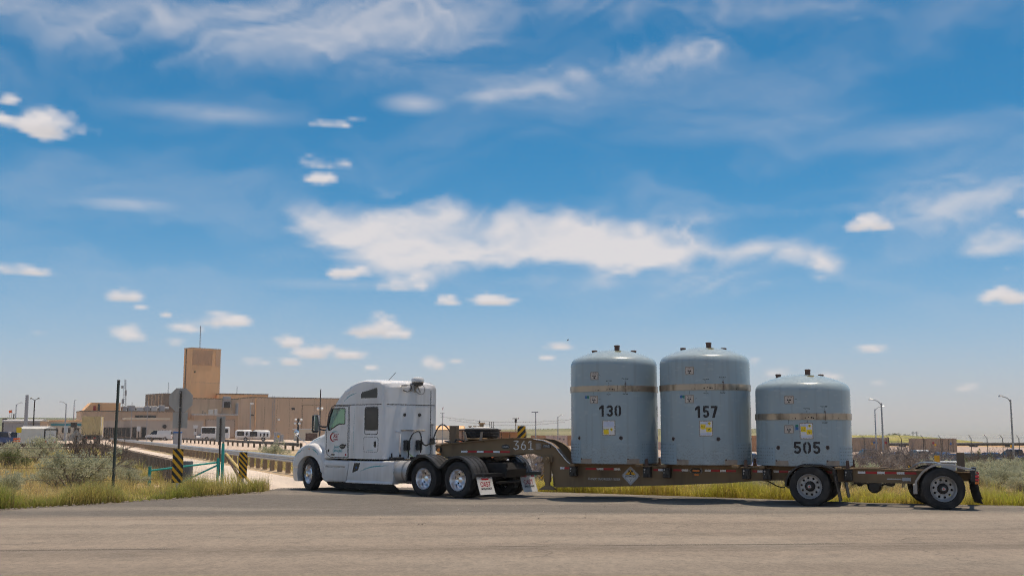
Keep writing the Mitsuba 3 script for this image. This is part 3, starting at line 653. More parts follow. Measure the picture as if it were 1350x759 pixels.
def wheel(parent, centre, M, side, kind, steer=0.0):
    """kind: 'drive' (dual, deep chrome rim), 'steer' (single, chrome, hub forward), 'trailer' (dual, dull aluminium)"""
    w = numbered(parent + '__wheel')
    W = M @ np.array(T().translate([float(c) for c in centre]).matrix, float)
    R_ = np.eye(4)
    if side < 0: R_ = np.diag([-1.0, -1.0, 1.0, 1.0])                     # turn the wheel's outer face to the other side
    S = np.array(T().rotate([0, 0, 1], steer).matrix, float)
    W = W @ S @ R_
    R = {'drive': .505, 'steer': .515, 'trailer': .492}[kind]
    part(w, 'tyre', tyre_mesh(R), 'tire_dust' if kind == 'trailer' else 'rubber', 35, M=W)
    if kind != 'steer':
        m = tyre_mesh(R); m.apply_translation([0, -.325, 0]); part(w, 'tyre', m, 'rubber', 35, M=W)
    metal = 'dull_aluminium' if kind == 'trailer' else 'chrome'
    if kind == 'steer':
        rim = [lathe([(.302, -.12), (.306, .115), (.298, .125), (.288, .118), (.275, .06), (.255, .045)], 48), ring_holes(.10, .26, 10, .215, .028, .035, .048)]
        rim.append(lathe([(.20, .046), (.17, .075), (.12, .085)], 48))
        hub = [lathe([(.12, .03), (.115, .10), (.10, .15), (.085, .175), (.03, .185), (0.001, .186)], 32)]
        nuts = [cyl((.143 * math.cos(a), .06, .143 * math.sin(a)), (.143 * math.cos(a), .125, .143 * math.sin(a)), .019, 8, .012) for a in np.arange(10) * 2 * np.pi / 10]
    else:
        d = -.115 if kind == 'drive' else -.01
        rim = [lathe([(.302, -.12), (.306, .118), (.298, .128), (.286, .118), (.268, .05 if kind == 'drive' else .09), (.262, d + .02), (.25, d + .008)], 48), ring_holes(.09, .252, 10, .205, .028, d - .012, d, .2)]
        hubr = .105
        hub = [lathe([(hubr + .03, d - .01), (hubr, d + .03), (hubr - .01, d + .10), (hubr - .03, d + .125), (.02, d + .135), (.001, d + .135)], 32)]
        nuts = [cyl((.143 * math.cos(a), d - .005, .143 * math.sin(a)), (.143 * math.cos(a), d + .04, .143 * math.sin(a)), .018, 8, .014) for a in np.arange(10) * 2 * np.pi / 10]
    part(w, 'rim', rim, metal, 40, M=W)
    part(w, 'hub', hub, 'chrome' if kind != 'trailer' else 'black_paint', 40, M=W)
    part(w, 'lug_nuts', nuts, 'chrome' if kind != 'trailer' else 'dull_aluminium', 20, M=W)
    part(w, 'brake_drum', lathe([(.001, -.02), (.21, -.02), (.235, -.06), (.235, -.30)], 32) if kind == 'steer' else lathe([(.001, -.16), (.24, -.16), (.24, -.42)], 32), 'black_paint', 40, M=W)
    if kind == 'trailer': part(w, 'hub_cap', [lathe([(.045, .126), (.04, .142), (.001, .143)], 20)], 'dull_aluminium', 40, M=W); part(w, 'hub_badge', [cyl((0, .143, 0), (0, .147, 0), .02, 12)], 'red_lens', 20, M=W)
    return w

def rot_steer(a): return a

# ================================================================ the tractor: local x forward, y to its left (towards the camera), z up, origin midway between the drive axles
TM = frame((-1.23, 32.37), rad(140.2))
truck = thing('semi_truck', 'dusty white sleeper semi tractor with chrome wheels, turning off the road with a trailer behind', 'truck')
def tp(name, mesh, m, smooth=30, label=None, parent=truck): return part(parent, name, mesh, m, smooth, label, M=TM)

# ---- cab and sleeper
CAB = [(2.40, .95), (2.40, 3.14), (2.45, 3.26), (2.62, 3.34), (3.3, 3.38), (3.6, 3.335), (3.93, 3.22), (4.20, 3.07), (4.42, 2.88), (4.62, 2.67), (5.10, 1.86), (5.08, .95)]
cp = Polygon(CAB)
def layer(poly, v, up=0.0, bow=0.0):
    out = []
    for s, z in np.array(poly.exterior.coords)[:-1]:
        k = np.clip((s - 4.0) / .6, 0, 1) * (1 if z > 1.5 else .6)
        out += [(s + bow * k, y, z + up * (1 if z > 2.4 else 0)) for y in ((v, -v) if v else (0,))]
    return out
cab_pts = layer(cp.buffer(-.10, join_style=1), 1.15) + layer(cp.buffer(-.045, join_style=1), 1.135) + layer(cp.buffer(-.012), 1.10) + layer(cp, 1.04, .0, .02) + layer(cp, .8, .022, .10) + layer(cp, .45, .035, .16) + layer(cp, 0, .04, .18)
cab = hull(cab_pts)
inner = hull(layer(cp.buffer(-.16), 1.06) + layer(cp.buffer(-.07), .9, .0, .08) + layer(cp.buffer(-.07), 0, .02, .14))
inner = cut(inner, box(2, 3.45, -2, 2, 0, 5))
DOORWIN = Polygon([(4.12, 2.53), (4.70, 2.53), (4.82, 2.30), (4.885, 2.05), (4.87, 1.90), (4.80, 1.885), (4.68, 1.94), (4.47, 2.04), (4.36, 2.075), (4.12, 2.08)]).buffer(-.02).buffer(.02)
wind = prism(Polygon([(-.90, 1.97), (.90, 1.97), (.80, 2.60), (-.80, 2.60)]), 4.35, 6, 'x')
cab = cut(cab, inner, prism(DOORWIN, -1.4, 1.4, 'y'), wind, box(2, 6, -2, 2, .5, 1.02))
tp('cab', cab, 'white_paint', 28)
def sheet(poly, v):
    """one flat pane in the plane y = v"""
    m = prism(poly, v, v + .01, 'y'); keep = np.abs(m.triangles_center[:, 1] - v) < 1e-4
    f = m.faces[keep]; mm = trimesh.Trimesh(m.vertices, f, process=False); mm.remove_unreferenced_vertices(); return mm
door = tp('door', [prism(ring_poly(Polygon([(3.97, 1.06), (3.97, 2.60), (4.70, 2.60), (4.86, 2.36), (4.93, 2.0), (4.95, 1.3), (4.90, 1.14), (4.72, 1.06)]).buffer(.02), .024), 1.142, 1.1535, 'y')], 'seam_black')
tp('window', sheet(DOORWIN, 1.128), 'tinted_glass', False, parent=door)
tp('window_frame', prism(DOORWIN.buffer(.028).difference(DOORWIN.buffer(-.008)), 1.10, 1.154, 'y'), 'black_plastic', parent=door)
tp('handle', [rbox(4.03, 4.20, 1.15, 1.185, 1.40, 1.445, .01)], 'black_plastic', parent=door)
tp('lock', [rbox(4.02, 4.075, 1.149, 1.155, 1.10, 1.17, .002)], 'logo_red', parent=door)
door2 = tp('door', [prism(ring_poly(Polygon([(3.97, 1.06), (3.97, 2.60), (4.70, 2.60), (4.86, 2.36), (4.93, 2.0), (4.95, 1.3), (4.90, 1.14), (4.72, 1.06)]).buffer(.02), .014), -1.1525, -1.147, 'y')], 'seam_black')
tp('window', sheet(DOORWIN, -1.128), 'tinted_glass', False, parent=door2)
# windscreen: one bowed sheet
vv, zz = np.meshgrid(np.linspace(-.93, .93, 13), np.linspace(1.93, 2.63, 6), indexing='ij')
ss = 5.10 - (zz - 1.86) * (.48 / .81) + .165 * (1 - (vv / 1.08) ** 2) - .05
Vw = np.stack([ss, vv, zz], -1).reshape(-1, 3); ii, jj = np.meshgrid(np.arange(12), np.arange(5), indexing='ij'); a_ = (ii * 6 + jj).ravel()
tp('windscreen', trimesh.Trimesh(Vw, np.vstack([np.stack([a_, a_ + 6, a_ + 7], 1), np.stack([a_, a_ + 7, a_ + 1], 1)]), process=False), 'tinted_glass', True)
for sd in (1, -1):
    y = .52 * sd
    seat = tp('seat', [rbox(3.75, 4.25, y - .25, y + .25, 1.35, 1.62, .06), rbox(3.62, 3.80, y - .24, y + .24, 1.55, 2.22, .06), rbox(3.62, 3.74, y - .14, y + .14, 2.26, 2.46, .04)], 'black_plastic')
tp('steering_wheel', [tube(np.array([[4.50 + .07 * math.sin(a), .52 + .21 * math.cos(a), 2.0 + .2 * math.sin(a)] for a in np.linspace(0, 2 * np.pi, 25)]), .016, 6), cyl((4.5, .52, 2.0), (4.75, .52, 1.8), .03, 8)], 'black_plastic')
tp('dashboard', rbox(4.62, 5.02, -1.02, 1.02, 1.35, 1.90, .08), 'black_plastic')
# ---- seams and sleeper openings
seams = [box(3.90, 3.925, 1.14, 1.153, 1.03, 2.63), box(2.50, 4.64, 1.14, 1.153, 2.63, 2.655), box(2.393, 2.405, -1.03, 1.03, 2.63, 2.655), box(2.392, 2.405, -.862, -.840, 1.04, 3.1)]
tp('panel_seams', seams, 'seam_black')
sw = rrect(2.67, 3.19, 1.90, 2.52, .07)
so = rrect(2.63, 3.23, 1.74, 2.58, .09)
win = tp('sleeper_window', prism(ring_poly(so, .024), 1.142, 1.1535, 'y'), 'seam_black')
tp('frame', prism(ring_poly(sw.buffer(.03), .05), 1.146, 1.158, 'y'), 'black_plastic', parent=win)
tp('pane', prism(sw, 1.146, 1.1545, 'y'), 'dark_glass', parent=win)
hatch = tp('baggage_door', [prism(rrect(2.63, 3.25, 1.24, 1.66, .07), 1.145, 1.155, 'y')], 'white_paint')
tp('outline', prism(ring_poly(rrect(2.618, 3.262, 1.228, 1.672, .08), .024), 1.142, 1.1535, 'y'), 'seam_black', parent=hatch)
tp('handle', [prism(rrect(2.71, 2.80, 1.37, 1.55, .03), 1.154, 1.162, 'y'), rbox(2.73, 2.775, 1.16, 1.18, 1.40, 1.52, .01)], 'black_plastic', parent=hatch)
tp('stripe', [box(2.86, 3.10, 1.154, 1.157, 1.285, 1.298)], 'teal_stripe', parent=hatch)
uw = Polygon([(3.40, 2.845), (3.40, 2.96), (3.33, 3.01), (2.72, 3.125), (2.70, 3.11), (2.70, 2.845)]).buffer(-.01).buffer(.02)
tp('roof_window', prism(uw, 1.135, 1.1535, 'y'), 'dark_glass')
# flowing crease and thin teal lines on the roof fairing, hood and skirt
def stripe(path, w, v, m='teal_stripe', name='stripe', t=.003):
    ln = LineString(path).buffer(w, cap_style=2) if not callable(w) else None
    return prism(ln, v - t, v + .0025, 'y')
def taper_stripe(pts, w):
    pts = spline(np.array(pts), 20); t = np.gradient(pts, axis=0); n = np.stack([-t[:, 1], t[:, 0]], 1); n /= np.linalg.norm(n, axis=1)[:, None]
    ww = w * np.sin(np.linspace(.1, np.pi - .1, 20))[:, None]
    return Polygon(np.vstack([pts + n * ww, (pts - n * ww)[::-1]]))
tp('teal_line', prism(taper_stripe([(4.18, 2.74), (4.02, 2.86), (3.82, 2.95), (3.6, 3.0)], .013), 1.14, 1.1525, 'y'), 'teal_stripe')
tp('teal_line', prism(taper_stripe([(4.72, 1.80), (4.6, 1.83), (4.42, 1.825)], .016), 1.14, 1.1535, 'y'), 'teal_stripe')
tp('teal_line', prism(taper_stripe([(3.70, 2.55), (3.695, 2.1), (3.70, 1.5), (3.71, 1.1)], .006), 1.14, 1.152, 'y'), 'teal_stripe')
tp('roof_crease', [prism(taper_stripe([(4.35, 2.72), (4.22, 2.86), (4.0, 3.0), (3.7, 3.09), (3.3, 3.14)], .012), 1.13, 1.158, 'y'), prism(taper_stripe([(4.50, 2.66), (3.9, 2.70), (3.2, 2.715), (2.55, 2.715)], .014), 1.13, 1.16, 'y')], 'white_paint')
# ---- lettering on the door (reads towards the rear: the truck faces left)
back, up = (-1, 0, 0), (0, 0, 1)
logo = tp('door_logo', [text('AST', .11, (4.50, 1.152, 1.70), back, up, .004, True, width=.24), text('CARGO', .045, (4.51, 1.152, 1.595), back, up, .004, True, width=.22)], 'logo_red')
tp('letter_swoosh', [prism(taper_stripe([(4.56, 1.785), (4.70, 1.76), (4.76, 1.66), (4.70, 1.57), (4.55, 1.555)], .026), 1.146, 1.155, 'y')], 'logo_red', parent=logo)
tp('door_lettering', [text('SAFE', .075, (4.46, 1.152, 1.365), back, up, .004, True, width=.26), text('DRIVING', .075, (4.42, 1.152, 1.25), back, up, .004, True, width=.42)], 'teal_stripe')
tp('door_lettering', [text('30000', .05, (4.64, 1.152, 1.13), back, up, .004, True, width=.18)], 'stencil_black')
el = affinity.scale(Point(4.20, 1.385).buffer(.1, 12), 1.25, .75)
badge = tp('oval_badge', prism(el, 1.145, 1.158, 'y'), 'black_plastic')
tp('badge_bar', [box(4.11, 4.29, 1.157, 1.161, 1.375, 1.395)], 'aluminium', parent=badge)
tp('round_decal', [prism(affinity.scale(Point(4.84, 1.25).buffer(.045, 8), .8, 1), 1.14, 1.1525, 'y')], 'stencil_black')
# ---- hood, fenders, bumper
hood_pts = []
for s, hw, zt, zb in ((5.06, 1.02, 1.86, 1.0), (5.5, .93, 1.76, .95), (6.0, .84, 1.62, .8), (6.45, .72, 1.44, .7), (6.66, .60, 1.28, .6), (6.70, .55, 1.10, .5)):
    for sg in (1, -1): hood_pts += [(s, sg * hw, zb), (s, sg * hw, zt - .16), (s, sg * hw * .93, zt - .04), (s, sg * hw * .7, zt), (s + (.03 if s > 6.5 else 0), 0, zt + .05)]
hood = hull(hood_pts)
well = [cyl((5.75, sg * .50, .50), (5.75, sg * 1.4, .50), .60, 40) for sg in (1, -1)]
hood = cut(hood, *well)
tp('hood', hood, 'white_paint', 30)
FEN = Polygon([(6.60, .70), (6.60, .86), (6.52, 1.05), (6.38, 1.22), (6.18, 1.36), (5.95, 1.44), (5.74, 1.465), (5.52, 1.42), (5.30, 1.31), (5.12, 1.15), (5.04, 1.0), (5.04, .62), (5.2, .5)])
for sg in (1, -1):
    pts = []
    for poly, v in ((FEN.buffer(-.11), 1.17), (FEN.buffer(-.06), 1.16), (FEN.buffer(-.02), 1.125), (FEN, 1.06), (FEN.buffer(.01), .9), (FEN.buffer(-.08), .62)):
        pts += [(s, sg * v, z) for s, z in np.array(poly.exterior.coords)]
    fen = cut(hull(pts), cyl((5.75, sg * .3, .50), (5.75, sg * 1.4, .50), .585, 48), box(4.9, 5.6, -2, 2, 0, .55))
    f = tp('fender', fen, 'white_paint', 32)
    tp('side_marker', [cyl((5.74, sg * 1.155, 1.30), (5.74, sg * 1.178, 1.30), .022, 12)], 'amber_lens', parent=f)
    if sg > 0:
        tp('teal_line', prism(taper_stripe([(6.42, 1.06), (6.2, 1.2), (6.0, 1.27)], .014), 1.15, 1.1745, 'y'), 'teal_stripe', parent=f)
        tp('teal_line', prism(taper_stripe([(5.62, 1.30), (5.42, 1.22), (5.28, 1.10)], .014), 1.15, 1.1745, 'y'), 'teal_stripe', parent=f)
    tp('headlight', hull([(6.30, sg * 1.08, 1.12), (6.62, sg * .80, 1.05), (6.66, sg * .74, .84), (6.58, sg * 1.06, .84), (6.25, sg * 1.10, 1.02), (6.5, sg * .7, 1.0)]), 'clear_lens')
bump = hull([(s, sg * v, z) for sg in (1, -1) for s, v, z in ((6.25, 1.12, .28), (6.25, 1.14, .40), (6.25, 1.14, .70), (6.58, 1.10, .72), (6.62, 1.08, .60), (6.62, 1.05, .34), (6.55, 1.05, .27), (6.82, .80, .72), (6.86, .75, .55), (6.82, .75, .30))])
bump = cut(bump, *[cyl((5.75, sg * .3, .50), (5.75, sg * 1.5, .50), .60, 40) for sg in (1, -1)])
tp('bumper', bump, 'white_paint', 30)
tp('grille', [hull([(6.66, .45, 1.20), (6.66, -.45, 1.20), (6.76, .40, .76), (6.76, -.40, .76), (6.6, .4, .9), (6.6, -.4, .9)])], 'black_plastic')
tp('teal_line', [trimesh.Trimesh(np.array([(5.9, .895, 1.53), (5.9, .89, 1.55), (5.45, .962, 1.63), (5.45, .96, 1.65)]), [[0, 2, 3], [0, 3, 1]], process=False)], 'teal_stripe')
# ---- side fairing over the tank, steps, lower skirt
def fairing(poly, r=.05, v=1.15, vin=.72):
    pts = [(s, y, z) for q, y in ((poly.buffer(-r), v), (poly.buffer(-r * .3), v - r * .35), (poly, v - r), (poly, vin)) for s, z in np.array(q.exterior.coords)]
    return hull(pts)
front_f = Polygon([(5.26, .97), (3.93, .955), (4.05, .30), (5.05, .30), (5.20, .42), (5.30, .7)])
ff = cut(fairing(front_f, .06, 1.13), prism(Polygon([(4.10, .74), (5.0, .745), (5.0, .80), (4.10, .795)]), 1.06, 1.3, 'y'), cyl((5.75, .3, .50), (5.75, 1.5, .50), .60, 40))
sf = tp('step_fairing', ff, 'white_paint', 30)
tp('step_tread', [box(4.12, 4.98, 1.03, 1.10, .735, .75), box(4.35, 4.98, 1.085, 1.128, .30, .312)], 'band_metal', parent=sf)
rear_f = Polygon([(3.905, .955), (2.3, .97), (1.97, .965), (1.97, .32), (2.2, .31), (4.02, .30)])
rf = tp('tank_fairing', fairing(rear_f, .05, 1.15), 'white_paint', 30)
tp('lower_lip', hull([(3.99, 1.19, .33), (1.97, 1.19, .33), (3.99, 1.19, .30), (1.97, 1.19, .30), (3.96, 1.10, .42), (1.97, 1.10, .44), (3.99, .9, .30), (1.97, .9, .30)]), 'white_paint', 30, parent=rf)
vent = tp('vent_panel', prism(Polygon([(3.74, .60), (3.66, .89), (3.38, .905), (3.49, .675)]), 1.14, 1.153, 'y'), 'black_plastic', parent=rf)
tp('teal_line', prism(taper_stripe([(3.4, .64), (3.0, .77), (2.6, .82), (2.15, .845)], .017), 1.14, 1.1525, 'y'), 'teal_stripe', parent=rf)
tp('blue_decal', [prism(Polygon([(3.60, .76), (3.56, .80), (3.52, .765), (3.56, .72)]), 1.15, 1.156, 'y')], 'label_blue', parent=rf)
tp('lower_skirt', [hull([(5.02, 1.06, .30), (5.02, .98, .20), (2.0, 1.08, .30), (2.0, 1.0, .09), (4.6, 1.0, .12), (5.02, .8, .22), (2.0, .8, .09)])], 'black_plastic')
far_fair = fairing(Polygon([(5.2, .97), (1.97, .97), (1.97, .31), (5.1, .31)]), .06, 1.14); far_fair.apply_transform(np.diag([1, -1, 1, 1.0])); far_fair.invert()
tp('tank_fairing', far_fair, 'white_paint', 30)
tank = tp('fuel_tank', [lathe([(.001, 1.345), (.25, 1.345), (.30, 1.36), (.325, 1.40), (.33, 1.43), (.33, 2.6)], 40, 'x')], 'dull_aluminium', 40)
scene[tank] = mikit.ply(lathe([(.001, 1.345), (.25, 1.345), (.30, 1.36), (.325, 1.40), (.33, 1.43), (.33, 2.6)], 40, 'x').apply_translation([0, .80, .655]).apply_transform(TM), 'dull_aluminium', smooth=40)
tp('tank_strap', [lathe([(.336, 1.60), (.338, 1.60), (.338, 1.66), (.336, 1.66)], 40, 'x').apply_translation([0, .80, .655])], 'aluminium', parent=tank)
# ---- chassis
ch = tp('chassis', [box(-1.75, 5.6, sg * .40 - .04, sg * .40 + .04, .70, .97) for sg in (1, -1)] + [box(s, s + .1, -.4, .4, .74, .94) for s in (-.05, 1.4, 2.1)] + [
    hull([(-1.62, .42, .98), (-1.62, -.42, .98), (-1.80, .42, .80), (-1.80, -.42, .80), (-1.62, .42, .62), (-1.62, -.42, .62), (-1.72, .42, .58), (-1.72, -.42, .58)]),
    rbox(-.15, 2.35, -.36, .36, .99, 1.02, .01), rbox(.9, 2.3, .45, .80, .96, 1.0, .01), cyl((.66, -.9, .5), (.66, .9, .5), .09, 14), cyl((-.66, -.9, .5), (-.66, .9, .5), .09, 14), rbox(.45, .87, -.2, .2, .32, .72, .1), rbox(-.87, -.45, -.2, .2, .32, .72, .1),
    box(1.3, 2.4, -.5, .9, .55, .62), rbox(2.0, 2.38, -1.0, 1.0, .9, 1.0, .02)], 'black_paint')
tp('fifth_wheel', [rbox(-.45, .55, -.48, .48, 1.06, 1.12, .03), hull([(-.25, -.4, 1.07), (.35, -.4, 1.07), (-.25, .4, 1.07), (.35, .4, 1.07), (-.35, -.45, .97), (.45, -.45, .97), (-.35, .45, .97), (.45, .45, .97)]), hull([(-.45, -.40, 1.10), (-.45, .40, 1.10), (-.78, .36, .99), (-.78, .2, .99), (-.78, -.36, .99), (-.78, -.2, .99), (-.45, .4, 1.06), (-.45, -.4, 1.06)])], 'black_paint')
tp('rear_crossbar', [rbox(-1.66, -1.58, -1.24, 1.24, .60, .70, .01), rbox(-1.68, -1.60, -.36, .36, .57, .76, .02)], 'black_paint')
for y, m in ((.27, 'red_lens'), (.10, 'clear_lens'), (-.10, 'clear_lens'), (-.27, 'red_lens')):
    tp('tail_lamp' if m == 'red_lens' else 'reversing_lamp', [cyl((-1.675, y, .665), (-1.70, y, .665), .052, 18, .046)], m)
tp('shock_bracket', [cyl((-1.45, -.30, .62), (-1.40, -.36, .30), .035, 10), rbox(-1.47, -1.36, -.42, -.28, .26, .31, .01), rbox(-1.5, -1.40, -.5, .5, .40, .47, .015)], 'black_paint')
tp('chassis_fittings', [rbox(1.45, 1.9, -.3, .3, 1.02, 1.16, .04), cyl((1.2, .2, 1.05), (2.2, .2, 1.05), .035), cyl((1.2, -.1, 1.06), (2.2, -.1, 1.06), .03), rbox(2.15, 2.36, .5, .95, 1.0, 1.08, .02), cyl((2.25, .6, 1.0), (2.25, .6, 1.16), .03, 8), cyl((2.3, .9, 1.0), (2.3, .9, 1.2), .02, 8), rbox(1.35, 1.95, .50, .95, .34, .40, .01)], 'black_paint')
# ---- quarter fenders, mud flaps
def tandem_path():
    p = []
    for a in np.linspace(205, 28, 26): p.append((.66 + .0 - .62 * -math.cos(rad(a)) * -1, .50 + .63 * math.sin(rad(a))))
    return p
def arc(cx, a0, a1, n, r=.635, cz=.505): return [(cx + r * math.cos(rad(a)), cz + r * math.sin(rad(a))) for a in np.linspace(a0, a1, n)]
top = arc(.66, 3, 150, 22)[:0] + arc(.66, 0, 135, 20)
path = [(x, z) for x, z in arc(.66, -8, 128, 22)]
path += [(.12, .90), (.0, .865), (-.12, .90)] if False else [(.07, .855), (0, .835), (-.07, .855)]
path += arc(-.66, 52, 176, 20)
path = [p for p in path]
line = LineString(path)
for sg in (1, -1):
    v0, v1 = (.62, 1.27) if sg > 0 else (-1.27, -.62)
    fd = tp('tandem_fender', prism(line.buffer(.014, cap_style=2, join_style=1), v0, v1, 'y'), 'black_plastic', 35)
    ribs = []
    for k in range(4):
        y = v0 + .075 + k * .165
        ribs.append(prism(LineString(path).buffer(.026, cap_style=2, join_style=1).difference(LineString(path).buffer(.010, cap_style=2)), y - .052, y + .052, 'y'))
    tp('rib', ribs, 'black_plastic', 35, parent=fd)
    ye = v1 if sg > 0 else v0
    tp('rolled_edge', prism(LineString(path).buffer(.03, cap_style=2, join_style=1), ye - .012, ye + .012, 'y'), 'black_plastic', 35, parent=fd)
    fx = -1.36
    tp('flap_bracket', [rbox(fx - .05, fx + .03, v0 - .06, v1 + .04, .60, .70, .015)], 'black_plastic', parent=fd)
    zz = np.linspace(.60, .13, 8); ss = fx - .02 - .03 * np.sin(np.linspace(0, 1, 8) * 2.0) - .12 * np.linspace(0, 1, 8) ** 2.0
    a0, a1 = (v0 + .0, v1 - .02) if sg > 0 else (v0 + .02, v1)
    V, F = [], []
    for s_, z_ in zip(ss, zz):
        for dx in (0, -.012): V += [(s_ + dx, a0, z_), (s_ + dx, a1, z_)]
    for k in range(7):
        b = k * 4
        F += [(b, b + 4, b + 5), (b, b + 5, b + 1), (b + 2, b + 3, b + 7), (b + 2, b + 7, b + 6), (b, b + 2, b + 6), (b, b + 6, b + 4), (b + 1, b + 5, b + 7), (b + 1, b + 7, b + 3)]
    F += [(28, 30, 31), (28, 31, 29), (0, 1, 3), (0, 3, 2)]
    fl = tp('mud_flap', trimesh.Trimesh(V, F, process=False), 'white_plain', 30)
    # lettering lies on the flap's rear face (reads to the right seen from behind)
    def onflap(m):
        v = m.vertices; z = v[:, 2]; s_ = np.interp(z, zz[::-1], ss[::-1]); v = v.copy(); v[:, 0] = s_ - .0125 - (v[:, 0] * -1); m.vertices = v; return m
    cy = (a0 + a1) / 2
    tp('red_band', [onflap(box(-.003, .0, a1 - .03, a0 + .36, .545, .59)), onflap(box(-.003, .0, a0 + .02, a0 + .16, .545, .59))] if sg < 0 else [onflap(box(-.003, .0, cy - .16, cy + .14, .52, .565))], 'red_tape', parent=fl)
    def flaptext(s, h, z, m, w, name, bold=True, dy=0.0):
        t = text(s, h, (0, cy + dy, z), (0, -1, 0), (0, 0, 1), .004, bold, width=w)
        tp(name, [onflap(t)], m, parent=fl)
    flaptext('CAST', .125, .405, 'logo_red', .42, 'logo')
    flaptext('DENVER, COLORADO', .05, .285, 'stencil_black', .44, 'lettering')
# ---- wheels
wheel(truck, (5.752, 1.02, .515), TM, 1, 'steer', -18.0)
wheel(truck, (5.752, -1.02, .515), TM, -1, 'steer', -18.0)
for s in (.66, -.66):
    wheel(truck, (s, 1.10, .505), TM, 1, 'drive'); wheel(truck, (s, -1.10, .505), TM, -1, 'drive')
# ---- mirrors
mir = tp('mirror', rbox(5.14, 5.24, 1.27, 1.53, 1.80, 2.36, .05), 'black_plastic')
tp('glass', [rbox(5.128, 5.145, 1.295, 1.505, 1.86, 2.33, .005)], 'chrome', parent=mir)
tp('arm', [tube([(5.18, 1.30, 2.04), (5.10, 1.20, 1.98), (4.96, 1.10, 1.98)], .028, 8), tube([(5.18, 1.30, 1.92), (5.08, 1.18, 1.88), (4.96, 1.10, 1.88)], .022, 8)], 'black_plastic', parent=mir)
hm = tp('hood_mirror', [lathe([(.001, .0), (.06, .004), (.088, .02), (.094, .05), (.07, .085), (.001, .10)], 24, 'x').apply_translation([6.42, 1.10, 1.80])], 'chrome', 40)
tp('stalk', [tube([(6.47, 1.10, 1.72), (6.35, 1.02, 1.58), (6.2, .86, 1.46)], .011, 6)], 'chrome', parent=hm)
# ---- fittings on the rear wall of the sleeper
X = 2.395
for y in (.29, -.35): tp('work_lamp', [cyl((X, y, 2.34), (X - .03, y, 2.34), .055, 18, .05), cyl((X - .03, y, 2.34), (X - .034, y, 2.34), .036, 14)], 'black_plastic')
bar = tp('grab_bar', [cyl((X - .09, .43, 1.875), (X - .09, -.51, 1.865), .018, 10)] + [cyl((X - .09, y, 1.87), (X, y, 1.87), .018, 8) for y in (.42, .0, -.50)], 'tan_plate')
tp('grab_bar', [tube([(X - .10, .56, 1.10), (X - .10, .56, 1.76), (X - .08, .60, 1.82), (X - .0, .68, 1.85)], .016, 8)], 'chrome')
tp('vertical_pipe', [cyl((X - .06, -.86, 1.05), (X - .06, -.86, 2.05), .022, 10), rbox(X - .12, X - .02, -.90, -.82, 2.02, 2.08, .01)], 'dull_aluminium')
for y0, y1 in ((.33, .14), (-.19, -.38)): tp('hose_box', [rbox(X - .12, X, y1, y0, 1.27, 1.58, .02)], 'black_plastic')
tp('latch', [rbox(X - .10, X, -.95, -.80, 1.44, 1.64, .02), tube([(X - .08, -.95, 1.6), (X - .12, -1.02, 1.6), (X - .12, -1.02, 1.5), (X - .08, -.95, 1.47)], .014, 6)], 'black_plastic')
def T3(s, y, z): return (TM @ np.array([s, y, z, 1.0]))[:3]
hose1 = spline([T3(X - .12, .24, 1.05), T3(X - .16, .24, 1.45), T3(X - .22, .12, 1.78), T3(X - .24, -.06, 1.84), T3(X - .20, -.22, 1.72), T3(X - .14, -.29, 1.45), T3(X - .12, -.30, 1.2)], 40)
part(truck, 'air_hose', tube(hose1, .020, 8), 'black_plastic', True)
TRM0 = frame((5.1955, 29.865), rad(-22.9))
gp = (TRM0 @ np.array([-7.62, .05, 1.50, 1]))[:3]
hose2 = spline([T3(X - .14, -.34, 1.52), T3(X - .2, -.45, 1.42), T3(X - .28, -.62, 1.55), T3(X - .34, -.80, 1.92), T3(X - .42, -.95, 2.05), T3(X - .52, -1.05, 1.95), T3(X - .75, -1.0, 1.68), gp + [-.12, .1, .04], gp], 60)
part(truck, 'air_hose', tube(hose2, .021, 8), 'black_plastic', True)
mat('hose_green', (.18, .42, .04), .5)
part(truck, 'coiled_line', tube(spline([T3(X - .06, .22, 1.3), T3(X - .10, .18, 1.18), T3(X - .12, .12, 1.12), T3(X - .2, .05, 1.05)], 20), .012, 6), 'hose_green', True)
ant = tp('roof_dome', [lathe([(.001, .09), (.12, .08), (.18, .05), (.20, .0), (.20, -.06), (.17, -.08), (.001, -.08)], 28, 'z').apply_translation([X - .10, -.16, 3.40])], 'vehicle_white', 40)
tp('dome_base', [lathe([(.001, -.075), (.175, -.075), (.165, -.15), (.10, -.19), (.001, -.19)], 24, 'z').apply_translation([X - .10, -.16, 3.40])], 'black_plastic', 30, parent=ant)
tp('bracket', [rbox(X - .12, X, .02, .05, 3.05, 3.25, .005), hull([(X - .10, -.10, 3.22), (X - .10, -.16, 3.22), (X, -.10, 3.02), (X, -.16, 3.02), (X, -.1, 3.2)]), rbox(X - .14, X, .0, -.02, 3.18, 3.22, .005), tube([(X - .08, -.30, 3.02), (X - .10, -.16, 3.20)], .02, 6)], 'dull_aluminium', parent=ant)
tp('cable', [tube(spline([(X - .1, -.30, 3.25), (X - .12, -.44, 3.12), (X - .1, -.40, 2.98), (X - .06, -.22, 3.0), (X - .02, -.14, 3.08)], 24), .008, 5)], 'black_plastic', parent=ant)
cam = tp('rear_beacon', [lathe([(.001, .04), (.10, .03), (.14, .0), (.14, -.02), (.001, -.03)], 20, 'z').apply_translation([X - .16, .42, 3.24]), rbox(X - .16, X, .38, .46, 3.19, 3.22, .008)], 'vehicle_white', 40)
tp('cable', [tube(spline([(X - .12, .36, 3.20), (X - .12, .20, 3.24), (X - .10, .10, 3.18), (X - .08, .16, 3.06), (X - .05, .32, 3.05), (X - .02, .38, 3.08)], 24), .014, 6)], 'black_plastic', parent=cam)
tp('antenna', [cyl((2.75, .65, 3.36), (2.66, .42, 3.62), .008, 6)], 'black_plastic')
